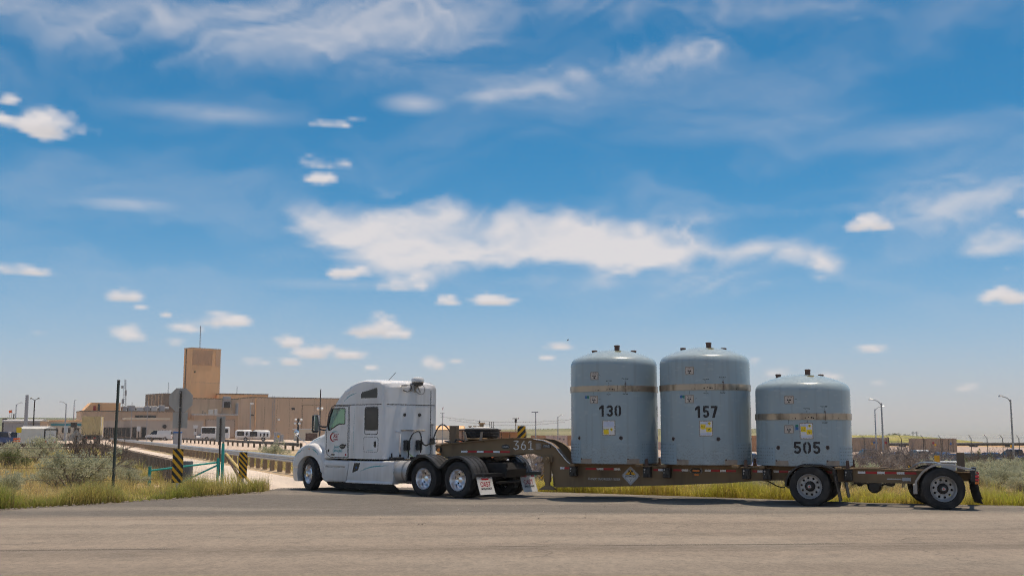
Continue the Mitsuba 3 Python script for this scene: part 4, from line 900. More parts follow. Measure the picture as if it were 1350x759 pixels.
# ================================================================ the trailer: local x to its rear, y away from the camera, z up, origin under the middle cask
RM = frame((5.1955, 29.865), rad(-22.9))
trailer = thing('lowbed_trailer', 'long brown gooseneck lowbed trailer carrying three grey blue casks', 'trailer')
def rp(name, mesh, m, smooth=30, label=None, parent=trailer): return part(parent, name, mesh, m, smooth, label, M=RM)
WEB = 0.45
TOP = [(-7.68, 1.46), (-6.7, 1.55), (-5.8, 1.635), (-5.22, 1.65), (-4.76, 1.63), (-4.46, 1.59), (-4.23, 1.50), (-4.08, 1.39), (-3.96, 1.24), (-3.79, 1.05), (-3.66, .945), (-3.5, .92), (-2.64, .92), (0, .92), (4.27, .92), (5.16, .89), (5.86, .865), (6.60, .86)]
BOT = [(6.60, .66), (5.55, .62), (5.14, .585), (3.53, .60), (2.03, .61), (1.45, .59), (.67, .52), (-.96, .43), (-2.65, .36), (-4.08, .32), (-4.17, .33), (-4.19, .65), (-4.28, .92), (-4.46, 1.12), (-4.76, 1.225), (-5.1, 1.23), (-5.61, 1.165), (-6.4, 1.12), (-7.68, 1.12)]
web = Polygon(TOP + BOT)
fl_top = LineString(TOP).buffer(.011, cap_style=2); fl_bot = LineString(BOT[1:]).buffer(.011, cap_style=2)
for sg, nm in ((-1, 'main_beam'), (1, 'main_beam')):
    b = rp(nm, prism(web, sg * WEB - .012, sg * WEB + .012, 'y'), 'trailer_paint')
    rp('top_flange', prism(fl_top, sg * WEB - .10, sg * WEB + .05 if sg > 0 else sg * WEB + .10, 'y'), 'trailer_paint', 25, parent=b)
    rp('bottom_flange', prism(fl_bot, sg * WEB - .06, sg * WEB + .06, 'y'), 'trailer_paint', 25, parent=b)
rp('edge_highlight', prism(LineString(TOP[4:12]).buffer(.011, cap_style=2), -WEB - .106, -WEB - .1005, 'y'), 'white_tape')  # highlight on the lit flange edge, put in as a thin strip of tape white
rp('gooseneck_deck', [prism(LineString([(x, z - .03) for x, z in TOP[:5]]).buffer(.008, cap_style=2), -WEB + .013, WEB - .013, 'y'), box(-7.68, -7.66, -WEB + .013, WEB - .013, 1.12, 1.44), box(-7.6, -5.6, -WEB + .013, WEB - .013, 1.125, 1.14)], 'trailer_paint')
rp('front_ledge', [rbox(-7.86, -7.68, -.50, .50, 1.40, 1.445, .01), rbox(-7.80, -7.66, -.35, .35, 1.15, 1.38, .02)], 'trailer_paint')
cms = []
for u in np.arange(-3.9, 6.5, .65):
    zb = float(np.interp(u, [-4, -2.65, .67, 2, 6.6], [.40, .42, .58, .66, .70])); cms.append(box(u, u + .08, -WEB + .013, WEB - .013, zb, .885))
rp('cross_members', cms, 'trailer_paint')
for u0 in (-2.56, 0, 2.56):
    rp('cask_cradle', [rbox(u0 - 1.0, u0 - .86, -.95, .95, .905, .972, .01), rbox(u0 + .86, u0 + 1.0, -.95, .95, .905, .972, .01), rbox(u0 - .86, u0 + .86, -.56, -.47, .934, .972, .005), rbox(u0 - .86, u0 + .86, .47, .56, .934, .972, .005)], 'trailer_paint')
# tie-down brackets
for u in (-3.56, -1.47, -.93, 1.17, 1.70, 3.70):
    for sg in (-1, 1):
        y0 = sg * .47; y1 = sg * .66
        t = rp('tie_down', [rbox(u - .10, u + .10, min(y0, y1), max(y0, y1), .62, .90, .015), rbox(u - .075, u + .075, min(y1, y1 + sg * .025), max(y1, y1 + sg * .025), .70, .86, .008), rbox(u - .02, u + .02, min(y1, y1 + sg * .04), max(y1, y1 + sg * .04), .64, .72, .005)], 'black_paint')
        rp('top_plate', [rbox(u - .13, u + .13, min(y0, y1) - .01, max(y0, y1) + .01, .902, .925, .005)], 'trailer_paint', parent=t)
        rp('u_bolt_arm', [hull([(u - .05, sg * .60, .925), (u + .05, sg * .60, .925), (u - .05, sg * .66, .925), (u + .05, sg * .66, .925), (u - .03, sg * .60, 1.12), (u + .03, sg * .60, 1.12), (u - .03, sg * .64, 1.12), (u + .03, sg * .64, 1.12)])], 'rust_brown', parent=t)
        for q_ in (cyl((u - .04, y1 + sg * .02, .83), (u - .04, y1 + sg * .05, .83), .022, 8), cyl((u - .05, y1 + sg * .02, .76), (u - .05, y1 + sg * .045, .76), .014, 8)): rp('bolt', q_, 'aluminium', parent=t)
# reflective tape on the beam
F0 = -WEB - .0125
def tape(u0, u1, z, first, n):
    e = np.linspace(u0, u1, n + 1); w = first
    for k in range(n):
        z0, z1 = float(np.interp(e[k], [-7.1, -5.5], [z, z])), z
        rp('reflective_tape', [box(e[k], e[k + 1] - .002, F0 - .002, F0 + .004, z - .028, z + .028)], 'white_tape' if w else 'red_tape'); w = not w
def tape2(spans, z):
    for u0, u1, c in spans: rp('reflective_tape', [box(u0, u1 - .002, F0 - .002, F0 + .004, z - .028, z + .028)], 'white_tape' if c == 'w' else 'red_tape')
e = np.array([-7.04, -6.76, -6.38, -6.12, -5.74, -5.50, -5.12]) * 1.0
e = -7.04 + np.array([0, .23, .56, .79, 1.13, 1.36, 1.70]) * .90
tape2([(e[k], e[k + 1], 'wr'[k % 2]) for k in range(6)], 1.265)
tape2([(-4.0, -3.87, 'w'), (-3.87, -3.68, 'r')], .835)
tape2([(-3.25, -2.93, 'r'), (-2.93, -2.74, 'w'), (-2.74, -2.44, 'r'), (-2.44, -2.26, 'w')], .825)
tape2([(-1.34, -1.21, 'r'), (-1.21, -1.06, 'w')], .82)
tape2([(-.80, -.56, 'r'), (-.56, -.38, 'w')], .82)
tape2([(.06, .22, 'w'), (.22, .46, 'r'), (.46, .62, 'w'), (.62, .88, 'r')], .82)
tape2([(1.30, 1.43, 'r'), (1.43, 1.58, 'w')], .82)
tape2([(1.84, 1.98, 'w'), (1.98, 2.22, 'r'), (2.22, 2.4, 'w'), (2.4, 2.6, 'r'), (2.95, 3.3, 'r')], .82)
tape2([(3.92, 4.10, 'w'), (4.10, 4.38, 'r'), (4.38, 4.56, 'w'), (4.56, 4.84, 'r'), (4.84, 5.02, 'w'), (5.02, 5.30, 'r')], .825)
# marks on the beam
right, up = (1, 0, 0), (0, 0, 1)
mat('number_white', (.60, .60, .60), .5)
rp('number_361', [text('361', .255, (-5.10, F0 - .0005, 1.455), right, up, .003, False, width=.60)], 'number_white')
rp('weight_lettering', [text('APPROX TARE WEIGHT 8600#', .062, (-2.72, F0 - .0005, .555), right, up, .003, False, width=.92)], 'number_white')
bd = rp('maker_badge', prism(affinity.scale(Point(-5.64, 1.41).buffer(.1, 12), 1.25, .62), F0 - .012, F0 + .004, 'y'), 'black_plastic')
rp('badge_bar', [box(-5.73, -5.55, F0 - .015, F0 - .011, 1.40, 1.42)], 'dull_aluminium', parent=bd)
rp('inspection_cover', [rbox(-4.715, -4.545, F0 - .03, F0, 1.33, 1.51, .02), rbox(-4.69, -4.57, F0 - .04, F0 - .02, 1.355, 1.485, .01)], 'tan_plate')
pl = rp('maker_plate', [box(-4.52, -4.27, F0 - .003, F0 + .004, 1.38, 1.48)], 'stencil_black')
rp('plate_print', [text('TRAILER', .03, (-4.395, F0 - .003, 1.45), right, up, .003, True, width=.18), box(-4.50, -4.29, F0 - .005, F0, 1.41, 1.42)], 'number_white', parent=pl)
# landing leg
leg = rp('landing_leg', [rbox(-4.43, -4.25, F0 - .14, F0, .45, 1.12, .02), rbox(-4.40, -4.28, F0 - .13, F0 - .02, .33, .46, .01), rbox(-4.49, -4.19, F0 - .10, F0, .98, 1.16, .02)], 'trailer_paint')
rp('foot', hull([(-4.40, F0 - .12, .36), (-4.28, F0 - .12, .36), (-4.40, F0, .36), (-4.28, F0, .36), (-4.56, F0 - .16, .26), (-4.12, F0 - .16, .26), (-4.56, F0 + .04, .26), (-4.12, F0 + .04, .26), (-4.56, F0 - .16, .24), (-4.12, F0 - .16, .24), (-4.56, F0 + .04, .24), (-4.12, F0 + .04, .24)]), 'trailer_paint', parent=leg)
rp('gear_case', [cyl((-4.34, F0 - .14, 1.06), (-4.34, F0 - .20, 1.06), .09, 20), cyl((-4.34, F0 - .20, 1.06), (-4.34, F0 - .25, 1.06), .035, 12), hull([(-4.34, F0 - .20, 1.15), (-4.44, F0 - .20, 1.06), (-4.52, F0 - .20, .98), (-4.52, F0 - .15, .98), (-4.34, F0 - .15, 1.15), (-4.44, F0 - .15, 1.0)])], 'trailer_paint', parent=leg)
# hazard placard
hp = rp('placard_holder', [box(-2.21, -2.195, F0 - .012, F0, .40, .915), box(-1.745, -1.73, F0 - .012, F0, .40, .915), box(-2.195, -1.745, F0 - .004, F0 + .002, .40, .915)], 'trailer_paint')
def rot45(c, h): return Polygon([(c[0], c[1] + h), (c[0] + h, c[1]), (c[0], c[1] - h), (c[0] - h, c[1])])
PC = (-1.97, .655); yy = F0 - .005
pc = rp('hazard_placard', prism(rot45(PC, .255), yy - .004, yy, 'y'), 'white_plain')
edge_ = ring_poly(rot45(PC, .235), .02)
mat('placard_grey', (.40, .41, .43), .5)
rp('border', prism(rot45(PC, .255).difference(rot45(PC, .18)), yy - .006, yy - .003, 'y'), 'placard_grey', parent=pc)
rp('yellow_half', prism(rot45(PC, .175).intersection(sbox(-3, PC[1] + .025, 0, 2)), yy - .0065, yy - .003, 'y'), 'sign_yellow', parent=pc)
def trefoil(c, R):
    out = [Point(c).buffer(R * .2, 8)]
    for a in (90, 210, 330):
        a = a + 180
        w = Polygon([c] + [(c[0] + R * math.cos(rad(a + d)), c[1] + R * math.sin(rad(a + d))) for d in np.linspace(-30, 30, 8)]).difference(Point(c).buffer(R * .32, 8)); out.append(w)
    return unary_union(out)
rp('trefoil', prism(trefoil((PC[0], PC[1] + .095), .07), yy - .008, yy - .005, 'y'), 'stencil_black', parent=pc)
rp('placard_words', [text('RADIOACTIVE', .05, (PC[0], yy - .005, PC[1] - .012), right, up, .003, True, width=.29), text('7', .07, (PC[0], yy - .005, PC[1] - .12), right, up, .003, True)], 'stencil_black', parent=pc)
# side lamp
lp = rp('side_lamp', prism(affinity.scale(Point(-.17, .815).buffer(.1, 12), 1.35, .62), F0 - .03, F0, 'y'), 'black_paint')
rp('lens', [rbox(-.265, -.075, F0 - .045, F0 - .025, .79, .84, .01)], 'amber_lens', parent=lp)
rp('guard', [tube([(-.30, F0 - .03, .87), (-.34, F0 - .04, .815), (-.30, F0 - .03, .76)], .012, 6), tube([(-.04, F0 - .03, .87), (0, F0 - .04, .815), (-.04, F0 - .03, .76)], .012, 6)], 'dull_aluminium', parent=lp)
rp('reflector', [rbox(-.22, -.10, F0 - .008, F0, .685, .73, .003)], 'amber_lens')
rp('front_marker', [cyl((-7.72, -.50, 1.31), (-7.72, -.545, 1.31), .075, 18), rbox(-7.78, -7.66, -.5, -.44, 1.24, 1.38, .01)], 'black_paint')
rp('front_marker_lens', [cyl((-7.72, -.545, 1.31), (-7.72, -.56, 1.31), .05, 16)], 'amber_lens')
rp('front_marker_lens', [rbox(-7.79, -7.66, -.52, -.50, 1.165, 1.205, .003)], 'amber_lens')
rp('certificate', [box(4.96, 5.16, F0 - .003, F0 + .004, .635, .715)], 'placard_grey')
rp('certificate', [box(4.60, 4.94, F0 - .003, F0 + .004, .66, .69)], 'dull_aluminium')
# post at the front of the gooseneck and at the rear
rp('stake_post', [box(-7.50, -7.27, -.30, -.28, 1.47, 2.0), box(-7.50, -7.48, -.28, -.13, 1.47, 2.0), box(-7.29, -7.27, -.28, -.13, 1.47, 2.0)], 'wood_post', label='weathered upright channel post at the front of the gooseneck')
rp('stake_post', [rbox(6.22, 6.40, -.32, -.16, .86, 1.33, .015)], 'wood_post', label='weathered wooden post above the rear wheel')
# air tank, suspension, hoses beneath the frame
rp('air_tank', [lathe([(.001, -.34), (.12, -.33), (.16, -.28), (.165, -.2), (.165, .2), (.16, .28), (.12, .33), (.001, .34)], 28).apply_translation([4.28, 0, .475])], 'black_paint', 40)
for q_ in [tube(spline([(3.85, -.1, .60), (3.95, -.12, .50), (4.05, -.1, .56), (4.12, -.1, .5)], 16), .03, 6), tube(spline([(4.45, -.1, .5), (4.55, -.12, .53), (4.68, -.1, .50), (4.72, -.1, .60)], 16), .03, 6), rbox(3.78, 3.98, -.2, 0, .52, .60, .02), rbox(4.56, 4.76, -.2, 0, .50, .60, .02), tube(spline([(1.5, -.3, .58), (1.7, -.32, .55), (1.9, -.34, .45), (2.1, -.36, .42)], 14), .015, 6)]: rp('air_line', q_, 'black_paint')
for u in (2.83, 5.90):
    skew = .42 if u > 4 else 0.0                                          # the rearmost axle is turned a little on its bogie
    rp('axle', [cyl((u, -1.0, .49), (u - skew, 1.0, .49), .075, 16)], 'black_paint')
    for sg in (-1, 1):
        rp('hanger', [hull([(u - .75, sg * .42 - .04, .64), (u - .45, sg * .42 - .04, .64), (u - .75, sg * .42 + .04, .64), (u - .45, sg * .42 + .04, .64), (u - .66, sg * .42 - .04, .40), (u - .52, sg * .42 - .04, .40), (u - .66, sg * .42 + .04, .40), (u - .52, sg * .42 + .04, .40)]), hull([(u - .62, sg * .42 - .03, .47), (u - .62, sg * .42 - .03, .40), (u + .3, sg * .42 - .03, .46), (u + .3, sg * .42 - .03, .38), (u - .62, sg * .42 + .03, .47), (u - .62, sg * .42 + .03, .40), (u + .3, sg * .42 + .03, .46), (u + .3, sg * .42 + .03, .38)]), cyl((u + .25, sg * .42, .46), (u + .25, sg * .42, .62), .10, 14)], 'trailer_paint')
    for sg in (-1, 1): wheel(trailer, (u - (skew if sg > 0 else 0), sg * 1.06, .492), RM, sg, 'trailer', 11.2 if skew else 0.0)
# fenders and flaps
for u, metal in ((2.83, 'black_paint'), (5.90, 'dull_aluminium')):
    for sg in (-1, 1):
        y0, y1 = (-1.20, -.62) if sg < 0 else (.62, 1.20)
        if u < 4:
            pth = [(u + .58 * math.cos(rad(a)), .46 + .57 * math.sin(rad(a))) for a in np.linspace(178, 100, 14)] + [(u + .30, 1.015), (u + .52, .955), (u + .60, .90), (u + .60, .80)]
        else:
            pth = [(u - .60, .42), (u - .585, .66)] + [(u + .58 * math.cos(rad(a)), .50 + .56 * math.sin(rad(a))) for a in np.linspace(150, 98, 10)] + [(u + .2, 1.05), (u + .50, .975), (u + .66, .945)]
        if u > 4 and sg > 0: pth = [(a - .42, b) for a, b in pth]
        fd = rp('wheel_fender', prism(LineString(pth).buffer(.012, cap_style=2, join_style=1), y0, y1, 'y'), 'black_paint' if u < 4 else 'aluminium', 35)
        ed = y0 if sg < 0 else y1
        rp('edge', prism(LineString(pth).buffer(.022, cap_style=2, join_style=1), ed - .012, ed + .012, 'y'), 'black_paint' if u < 4 else 'aluminium', 35, parent=fd)
        if u > 4: rp('stay', [rbox(u - .66, u - .56, y0 + .05, y0 + .16, .36, .60, .015)], 'dull_aluminium', parent=fd)
        if u < 4:
            rp('flap_hanger', [rbox(u + .56, u + .62, y0, y1, .79, .84, .01)], 'black_paint', parent=fd)
            sl = hull([(u + .58, y, .80) for y in (y0, y1)] + [(u + .60, y, .80) for y in (y0, y1)] + [(u + .70, y, .13) for y in (y0, y1)] + [(u + .715, y, .13) for y in (y0, y1)])
            rp('mud_flap', sl, 'rubber')
        else:
            rp('rear_bracket', [rbox(u + .62, u + .74, y0, y1, .66, .95, .02)], 'black_paint', parent=fd)
            zz = np.linspace(.72, .17, 7); xx = u + .66 + .10 * np.linspace(0, 1, 7) ** 2
            pf = Polygon(list(zip(xx, zz)) + list(zip(xx[::-1] + .014, zz[::-1])))
            fm = prism(pf, y0, y1, 'y'); fv = fm.vertices.copy(); fv[:, 0] += -.30 * (fv[:, 1] - (y0 + y1) / 2); fm.vertices = fv      # hung slightly askew
            rp('mud_flap', fm, 'rubber', 40)
rp('rear_bumper', [rbox(6.56, 6.64, -1.15, 1.15, .66, .86, .015)], 'trailer_paint')
for y0 in (-1.10, .95):
    tl = rp('tail_light', [rbox(6.60, 6.68, y0 - .09, y0 + .10, .60, .85, .01)], 'black_paint')
    # lamps wrap on to the near side so that they show from the flank
    for z, m in ((.79, 'red_lens'), (.715, 'red_lens'), (.645, 'amber_lens')):
        rp('lens', [rbox(6.615, 6.70, y0 - .10, y0 + .08, z - .027, z + .027, .008)], m, parent=tl)
rp('tool_box', [rbox(5.85, 6.18, .10, .60, .87, 1.06, .02)], 'vehicle_white')
rp('tool_box_lid', [rbox(5.82, 6.21, .07, .63, 1.06, 1.10, .015)], 'vehicle_white')

# ---- spare wheel carried flat on the gooseneck
spare = thing('spare_wheel', 'black spare tyre on a pale rim lying flat on the gooseneck behind the cab', 'wheel')
c = (-6.62, 0.05); SM = RM @ np.array(T().translate([c[0], c[1], 1.79]).rotate([1, 0, 0], 90).matrix, float)
part(spare, 'tyre', tyre_mesh(.51, .27), 'rubber', 35, M=SM)
part(spare, 'rim', [lathe([(.302, -.12), (.306, .13), (.30, .15), (.27, .155), (.25, .17), (.12, .18)], 40), ring_holes(.08, .26, 10, .2, .028, .15, .165)], 'label_white', 35, M=SM)
part(spare, 'clamp_bolt', [cyl((0, .12, 0), (0, .28, 0), .06, 12), rbox(-.09, .09, .26, .30, -.07, .07, .02)], 'trailer_paint', M=SM)
for du in (-.23, .22):
    rp('spare_bracket', [hull([(c[0] + du - .035, -.52, 1.58), (c[0] + du + .035, -.52, 1.58), (c[0] + du - .035, -.49, 1.58), (c[0] + du + .035, -.49, 1.58), (c[0] + du * 1.25 - .035, -.56, 1.83), (c[0] + du * 1.25 + .035, -.56, 1.83), (c[0] + du * 1.25 - .035, -.53, 1.83), (c[0] + du * 1.25 + .035, -.53, 1.83)])], 'tan_plate')
rp('spare_cradle', [rbox(c[0] - .34, c[0] + .34, -.50, .50, 1.60, 1.655, .02), rbox(c[0] - .12, c[0] + .12, -.2, .2, 1.52, 1.62, .02), rbox(c[0] - .30, c[0] - .24, -.5, .5, 1.52, 1.62, .01), rbox(c[0] + .24, c[0] + .30, -.5, .5, 1.52, 1.62, .01)], 'trailer_paint')
rp('chain_tray', [rbox(-7.45, -7.1, -.40, .1, 1.50, 1.535, .01), tube(spline([(-7.3, -.35, 1.55), (-7.15, -.3, 1.6), (-7.05, -.25, 1.56), (-6.98, -.2, 1.6)], 12), .03, 6)], 'black_paint')

# ================================================================ the three casks
def wrap(m, R, th0, z0, M, off=0.0, sub=None):
    """a flat mesh (x across, y up, z outwards; metres) bent on to the drum: th0 = angle of its centre from the near side, towards the rear"""
    if sub:
        for _ in range(sub): m = m.subdivide()
    v = m.vertices; th = rad(th0) + v[:, 0] / R; r = R + off + v[:, 2]
    m = trimesh.Trimesh(np.stack([r * np.sin(th), -r * np.cos(th), z0 + v[:, 1]], 1), m.faces, process=False); m.apply_transform(M); return m

def flat(poly, d=.004, seg=.06):
    """thin plate of a flat polygon, cut into narrow columns so that it can bend"""
    x0, y0, x1, y1 = poly.bounds; n = max(1, int(math.ceil((x1 - x0) / seg))); e = np.linspace(x0, x1, n + 1)
    return cat([trimesh.creation.extrude_polygon(g, d, engine='earcut') for k in range(n) for g in getattr(poly.intersection(sbox(e[k], y0 - 1, e[k + 1], y1 + 1)), 'geoms', [poly.intersection(sbox(e[k], y0 - 1, e[k + 1], y1 + 1))]) if g.geom_type == 'Polygon' and g.area > 1e-7])

def digits(s, h, w, stroke=.19):
    """bold stencilled figures as flat plates, centred; stroke as a share of the height"""
    t = stroke * h; out = []; n = len(s); cw = w / n
    def arcp(cx, cy, rx, ry, a0, a1): return [(cx + rx * math.cos(rad(a)), cy + ry * math.sin(rad(a))) for a in np.linspace(a0, a1, 24)]
    for i, ch in enumerate(s):
        cx = -w / 2 + cw * (i + .5); W = cw * .80; rx, top, bot = W / 2 - t / 2, h / 2 - t / 2, -h / 2 + t / 2
        ln = lambda pts, cap=2: LineString(pts).buffer(t / 2, cap_style=cap, join_style=1)
        if ch == '1': g = unary_union([sbox(cx, -h / 2, cx + t * 1.05, h / 2), Polygon([(cx, h / 2), (cx + t * .5, h / 2), (cx + t * .2, h * .22), (cx - W * .40, h * .10), (cx - W * .40, h * .10 + t)])])
        elif ch == '7': g = unary_union([sbox(cx - W / 2, h / 2 - t, cx + W / 2, h / 2), Polygon([(cx + W / 2, h / 2), (cx + W / 2, h / 2 - t), (cx + t * .12, -h / 2), (cx - t * 1.0, -h / 2), (cx + W / 2 - t * 1.2, h / 2 - t * .6)])])
        elif ch == '0':
            g = ln(arcp(cx, top - rx * 1.1, rx, rx * 1.1, 0, 180) + arcp(cx, bot + rx * 1.1, rx, rx * 1.1, 180, 360) + [(cx + rx, top - rx * 1.1)]); g = g.difference(sbox(cx - t * .24, -h, cx + t * .24, h))
        elif ch == '3':
            ry = (top - bot) / 4; g = unary_union([ln(arcp(cx, top - ry, rx, ry, 165, -90)), ln(arcp(cx, bot + ry, rx, ry, 90, -165)), sbox(cx - W * .12, -t / 2, cx + .01, t / 2)])
        elif ch == '5':
            r5 = h * .30 - t * .3; g = unary_union([sbox(cx - W * .40, h / 2 - t, cx + W * .46, h / 2), Polygon([(cx - W * .40, h / 2), (cx - W * .40 + t * .9, h / 2), (cx - W * .36 + t * .75, .02 * h), (cx - W * .47, -.0 * h)]), ln(arcp(cx - .02 * W, -h / 2 + t / 2 + r5 * .98, rx * 1.0, r5, 150, -160))])
        out.append(flat(g.buffer(0), .003, .05))
    return cat(out)

def stencil(s, h, w):
    m = meshkit.text_mesh(s, h, .003, True); b = m.bounds
    m.apply_translation([-(b[0][0] + b[1][0]) / 2, -h / 2, 0]); k = w / (b[1][0] - b[0][0]); m.apply_scale([k, 1, 1])
    m.vertices[:, 2] -= .0; return m

def stencil_cut(m, h, xs, gap=.028):
    for x in xs: m = cut(m, box(x - gap / 2, x + gap / 2, -h, h, -1, 1))
    return m

def cask(key_label, number, u0, dz, R, cfg):
    """dz: how much shorter the body is than the tall casks"""
    c = thing('transport_cask', key_label, 'cask', 'casks on the trailer')
    M = RM @ np.array(T().translate([u0, 0, 0]).matrix, float)
    zb = 2.905 - dz
    low = lathe([(.001, .975), (R - .03, .975), (R - .004, .985), (R, 1.0), (R, 2.688 - dz), (R - .0012, 2.692 - dz), (R - .0012, 2.700 - dz), (R, 2.704 - dz), (R, zb)], 96, 'z')
    part(c, 'body', low, 'grey_blue_paint', 30, M=M)
    RS = 2.45                                                             # radius of the dished top
    prof = [(R, zb + .15), (R, 3.58 - dz)] + [(R - .18 + .18 * math.cos(a), 3.625 - dz + .225 * math.sin(a)) for a in np.linspace(.0, rad(72), 11)]
    r1, z1 = prof[-1]; zc_ = z1 - math.sqrt(RS * RS - r1 * r1)
    for t in np.linspace(.06, 1, 16): r = max(r1 * (1 - t), .001); prof.append((r, zc_ + math.sqrt(RS * RS - r * r)))
    part(c, 'lid', lathe(prof, 96, 'z'), 'grey_blue_paint', 30, M=M)
    bd = part(c, 'locking_band', lathe([(R, zb - .004), (R + .022, zb), (R + .024, zb + .155), (R, zb + .159)], 96, 'z'), 'band_metal', 30, M=M)
    part(bd, 'band_joint', [wrap(flat(sbox(-.006, 0, .006, .155)), R + .024, cfg['joint'], zb, M), wrap(flat(sbox(-.006, -.035, .006, .22)), R + .024, cfg['joint'] + 10.5, zb, M), wrap(flat(Point(0, .2).buffer(.02, 6)), R, cfg['joint'] + 10.5, zb, M, .01)], 'rust_brown')
    part(bd, 'band_scuffs', [wrap(flat(Point(x, y).buffer(r_, 5), .002), R + .024, cfg['joint'], zb, M) for x, y, r_ in ((-.13, .05, .022), (-.20, .06, .014), (-.28, .04, .018), (-.52, .03, .016), (-.6, .035, .009), (.62, .03, .012), (-.08, .04, .016))], 'stencil_black')
    part(c, 'weld_seam', [wrap(flat(sbox(-.006, 1.0, .006, zb - .02), .0025), R, a_, 0, M) for a_ in (cfg['joint'] + 27, cfg['joint'] - 76)] + [wrap(flat(sbox(-.005, zb + .17, .005, 3.55 - dz), .0025), R, cfg['joint'] - 62, 0, M)], 'shoe_paint')
    # lifting lugs on the lid
    for (x, y, hh) in ((-.64, .25, .14), (.20, -.30, .15), (.42, .55, .13)):
        rr = math.hypot(x, y); zt = float(np.interp(rr, [p[0] for p in prof[::-1]], [p[1] for p in prof[::-1]]))
        part(c, 'lifting_lug', [rbox(x - .06, x + .06, y - .06, y + .06, zt - .04, zt + hh - .012, .012), rbox(x - .07, x + .07, y - .07, y + .07, zt + hh - .05, zt + hh - .02, .008)], 'rust_brown', M=M)
    x, y = .30, -.52; rr = math.hypot(x, y); zt = float(np.interp(rr, [p[0] for p in prof[::-1]], [p[1] for p in prof[::-1]]))
    cp_ = part(c, 'port_cover', [cyl((x, y, zt - .03), (x, y, zt + .015), .085, 20)], 'tan_paint', M=M)
    part(cp_, 'socket', [cyl((x, y, zt + .01), (x, y, zt + .02), .035, 14)], 'stencil_black', M=M)
    # number
    th, z, w, h = cfg['num']
    m = digits(number, h, w)
    part(c, 'number', [wrap(m, R, th, z, M)], 'stencil_black', 30, label=f'black stencilled number {number}', M=None)
    part(c, 'number', [wrap(m, R, th + 95, z, M)], 'stencil_black', 30)
    part(c, 'number', [wrap(m, R, th - 120, z, M)], 'stencil_black', 30)
    # trefoil plates
    for (th, z) in cfg['plates']:
        p = part(c, 'warning_plate', [wrap(flat(rrect(-.12, .12, -.105, .105, .015), .006), R, th, z, M)], 'tan_plate')
        part(p, 'face', [wrap(flat(sbox(-.098, -.088, .098, .085), .008), R, th, z, M)], 'plate_face')
        part(p, 'trefoil', [wrap(flat(trefoil((.0, -.025), .052), .003), R, th, z, M, .0085)], 'stencil_black')
        part(p, 'print', [wrap(meshkit.text_mesh('CAUTION', .02, .002).apply_translation([-.05, .05, 0]), R, th, z, M, .0085), wrap(meshkit.text_mesh('TOP', .02, .002).apply_translation([.14, .0, 0]), R, th, z, M, .001)], 'stencil_black')
    th, z = cfg['tag']
    part(c, 'tag', [wrap(flat(sbox(-.07, -.035, .0, .035) if not cfg.get('tagv') else sbox(-.035, -.07, .035, .0), .006), R, th, z, M)], 'label_blue')
    part(c, 'tag', [wrap(flat(sbox(.002, -.035, .06, .035) if not cfg.get('tagv') else sbox(-.035, .002, .035, .06), .006), R, th, z, M)], 'label_green')
    # data card
    th, z, w, h, kind = cfg['card']
    d = part(c, 'data_card', [wrap(flat(sbox(-w / 2, -h / 2, w / 2, h / 2), .006), R, th, z, M)], 'tan_plate')
    part(d, 'card_face', [wrap(flat(sbox(-w / 2 + .02, -h / 2 + .02, w / 2 - .02, h / 2 - .02), .008), R, th, z, M)], 'label_white')
    mat_pale = 'card_blue'
    if kind == 0:
        part(d, 'paper', [wrap(flat(rrect(-w / 2 + .03, w / 2 - .03, .02, h / 2 - .03, .03), .010), R, th, z, M)], 'card_blue')
        part(d, 'yellow_label', [wrap(flat(rrect(-w / 2 + .03, -.0, -h / 2 + .03, -h / 2 + .165, .02), .011), R, th, z, M)], 'bright_yellow')
        part(d, 'yellow_diamond', [wrap(flat(rot45((w * .2, -.04), .045), .011), R, th, z, M)], 'bright_yellow')
        part(d, 'diamond_mark', [wrap(flat(trefoil((w * .2, -.035), .022), .003), R, th, z, M, .0115)], 'stencil_black')
        part(d, 'print', [wrap(meshkit.text_mesh('CAUTION', .022, .002).apply_translation([-w / 2 + .03, -.045, 0]), R, th, z, M, .009)], 'stencil_black')
    else:
        part(d, 'paper', [wrap(flat(sbox(-w / 2 + .03, h / 2 - .10, w / 2 - .10, h / 2 - .03), .010), R, th, z, M), wrap(flat(sbox(-w / 2 + .03, -h / 2 + .03, w / 2 - .03, -h / 2 + .09), .010), R, th, z, M)], 'card_blue')
        part(d, 'yellow_label', [wrap(flat(sbox(-w / 2 + .03, -.02, -.01, .11), .011), R, th, z, M)], 'bright_yellow')
        part(d, 'yellow_label', [wrap(flat(sbox(.0, -.085, w / 2 - .03, .03), .0115), R, th, z, M)], 'bright_yellow')
        part(d, 'yellow_diamond', [wrap(flat(rot45((w * .24, h / 2 - .075), .045), .011), R, th, z, M)], 'bright_yellow')
        part(d, 'diamond_mark', [wrap(flat(trefoil((w * .24, h / 2 - .07), .022), .003), R, th, z, M, .0115), wrap(flat(trefoil((w * .2, -.03), .025), .003), R, th, z, M, .012), wrap(flat(sbox(-w * .34, .02, -w * .1, .028), .003), R, th, z, M, .0115), wrap(flat(sbox(-w * .34, .05, -w * .1, .058), .003), R, th, z, M, .0115)], 'stencil_black')
    # small stencilled instructions above and below the band
    j = cfg['joint']
    small = []
    for th, z, s, h in ((j - 11, zb + .26, 'ROTATE', .028), (j + 10, zb + .31, 'TO LOCK', .032), (j - 11, zb - .10, 'ALIGN', .028), (j + 10, zb - .09, 'ALIGN', .032)):
        t = meshkit.text_mesh(s, h, .002, True); b = t.bounds; t.apply_translation([-(b[0][0] + b[1][0]) / 2, 0, 0]); small.append(wrap(t, R, th, z, M, .001))
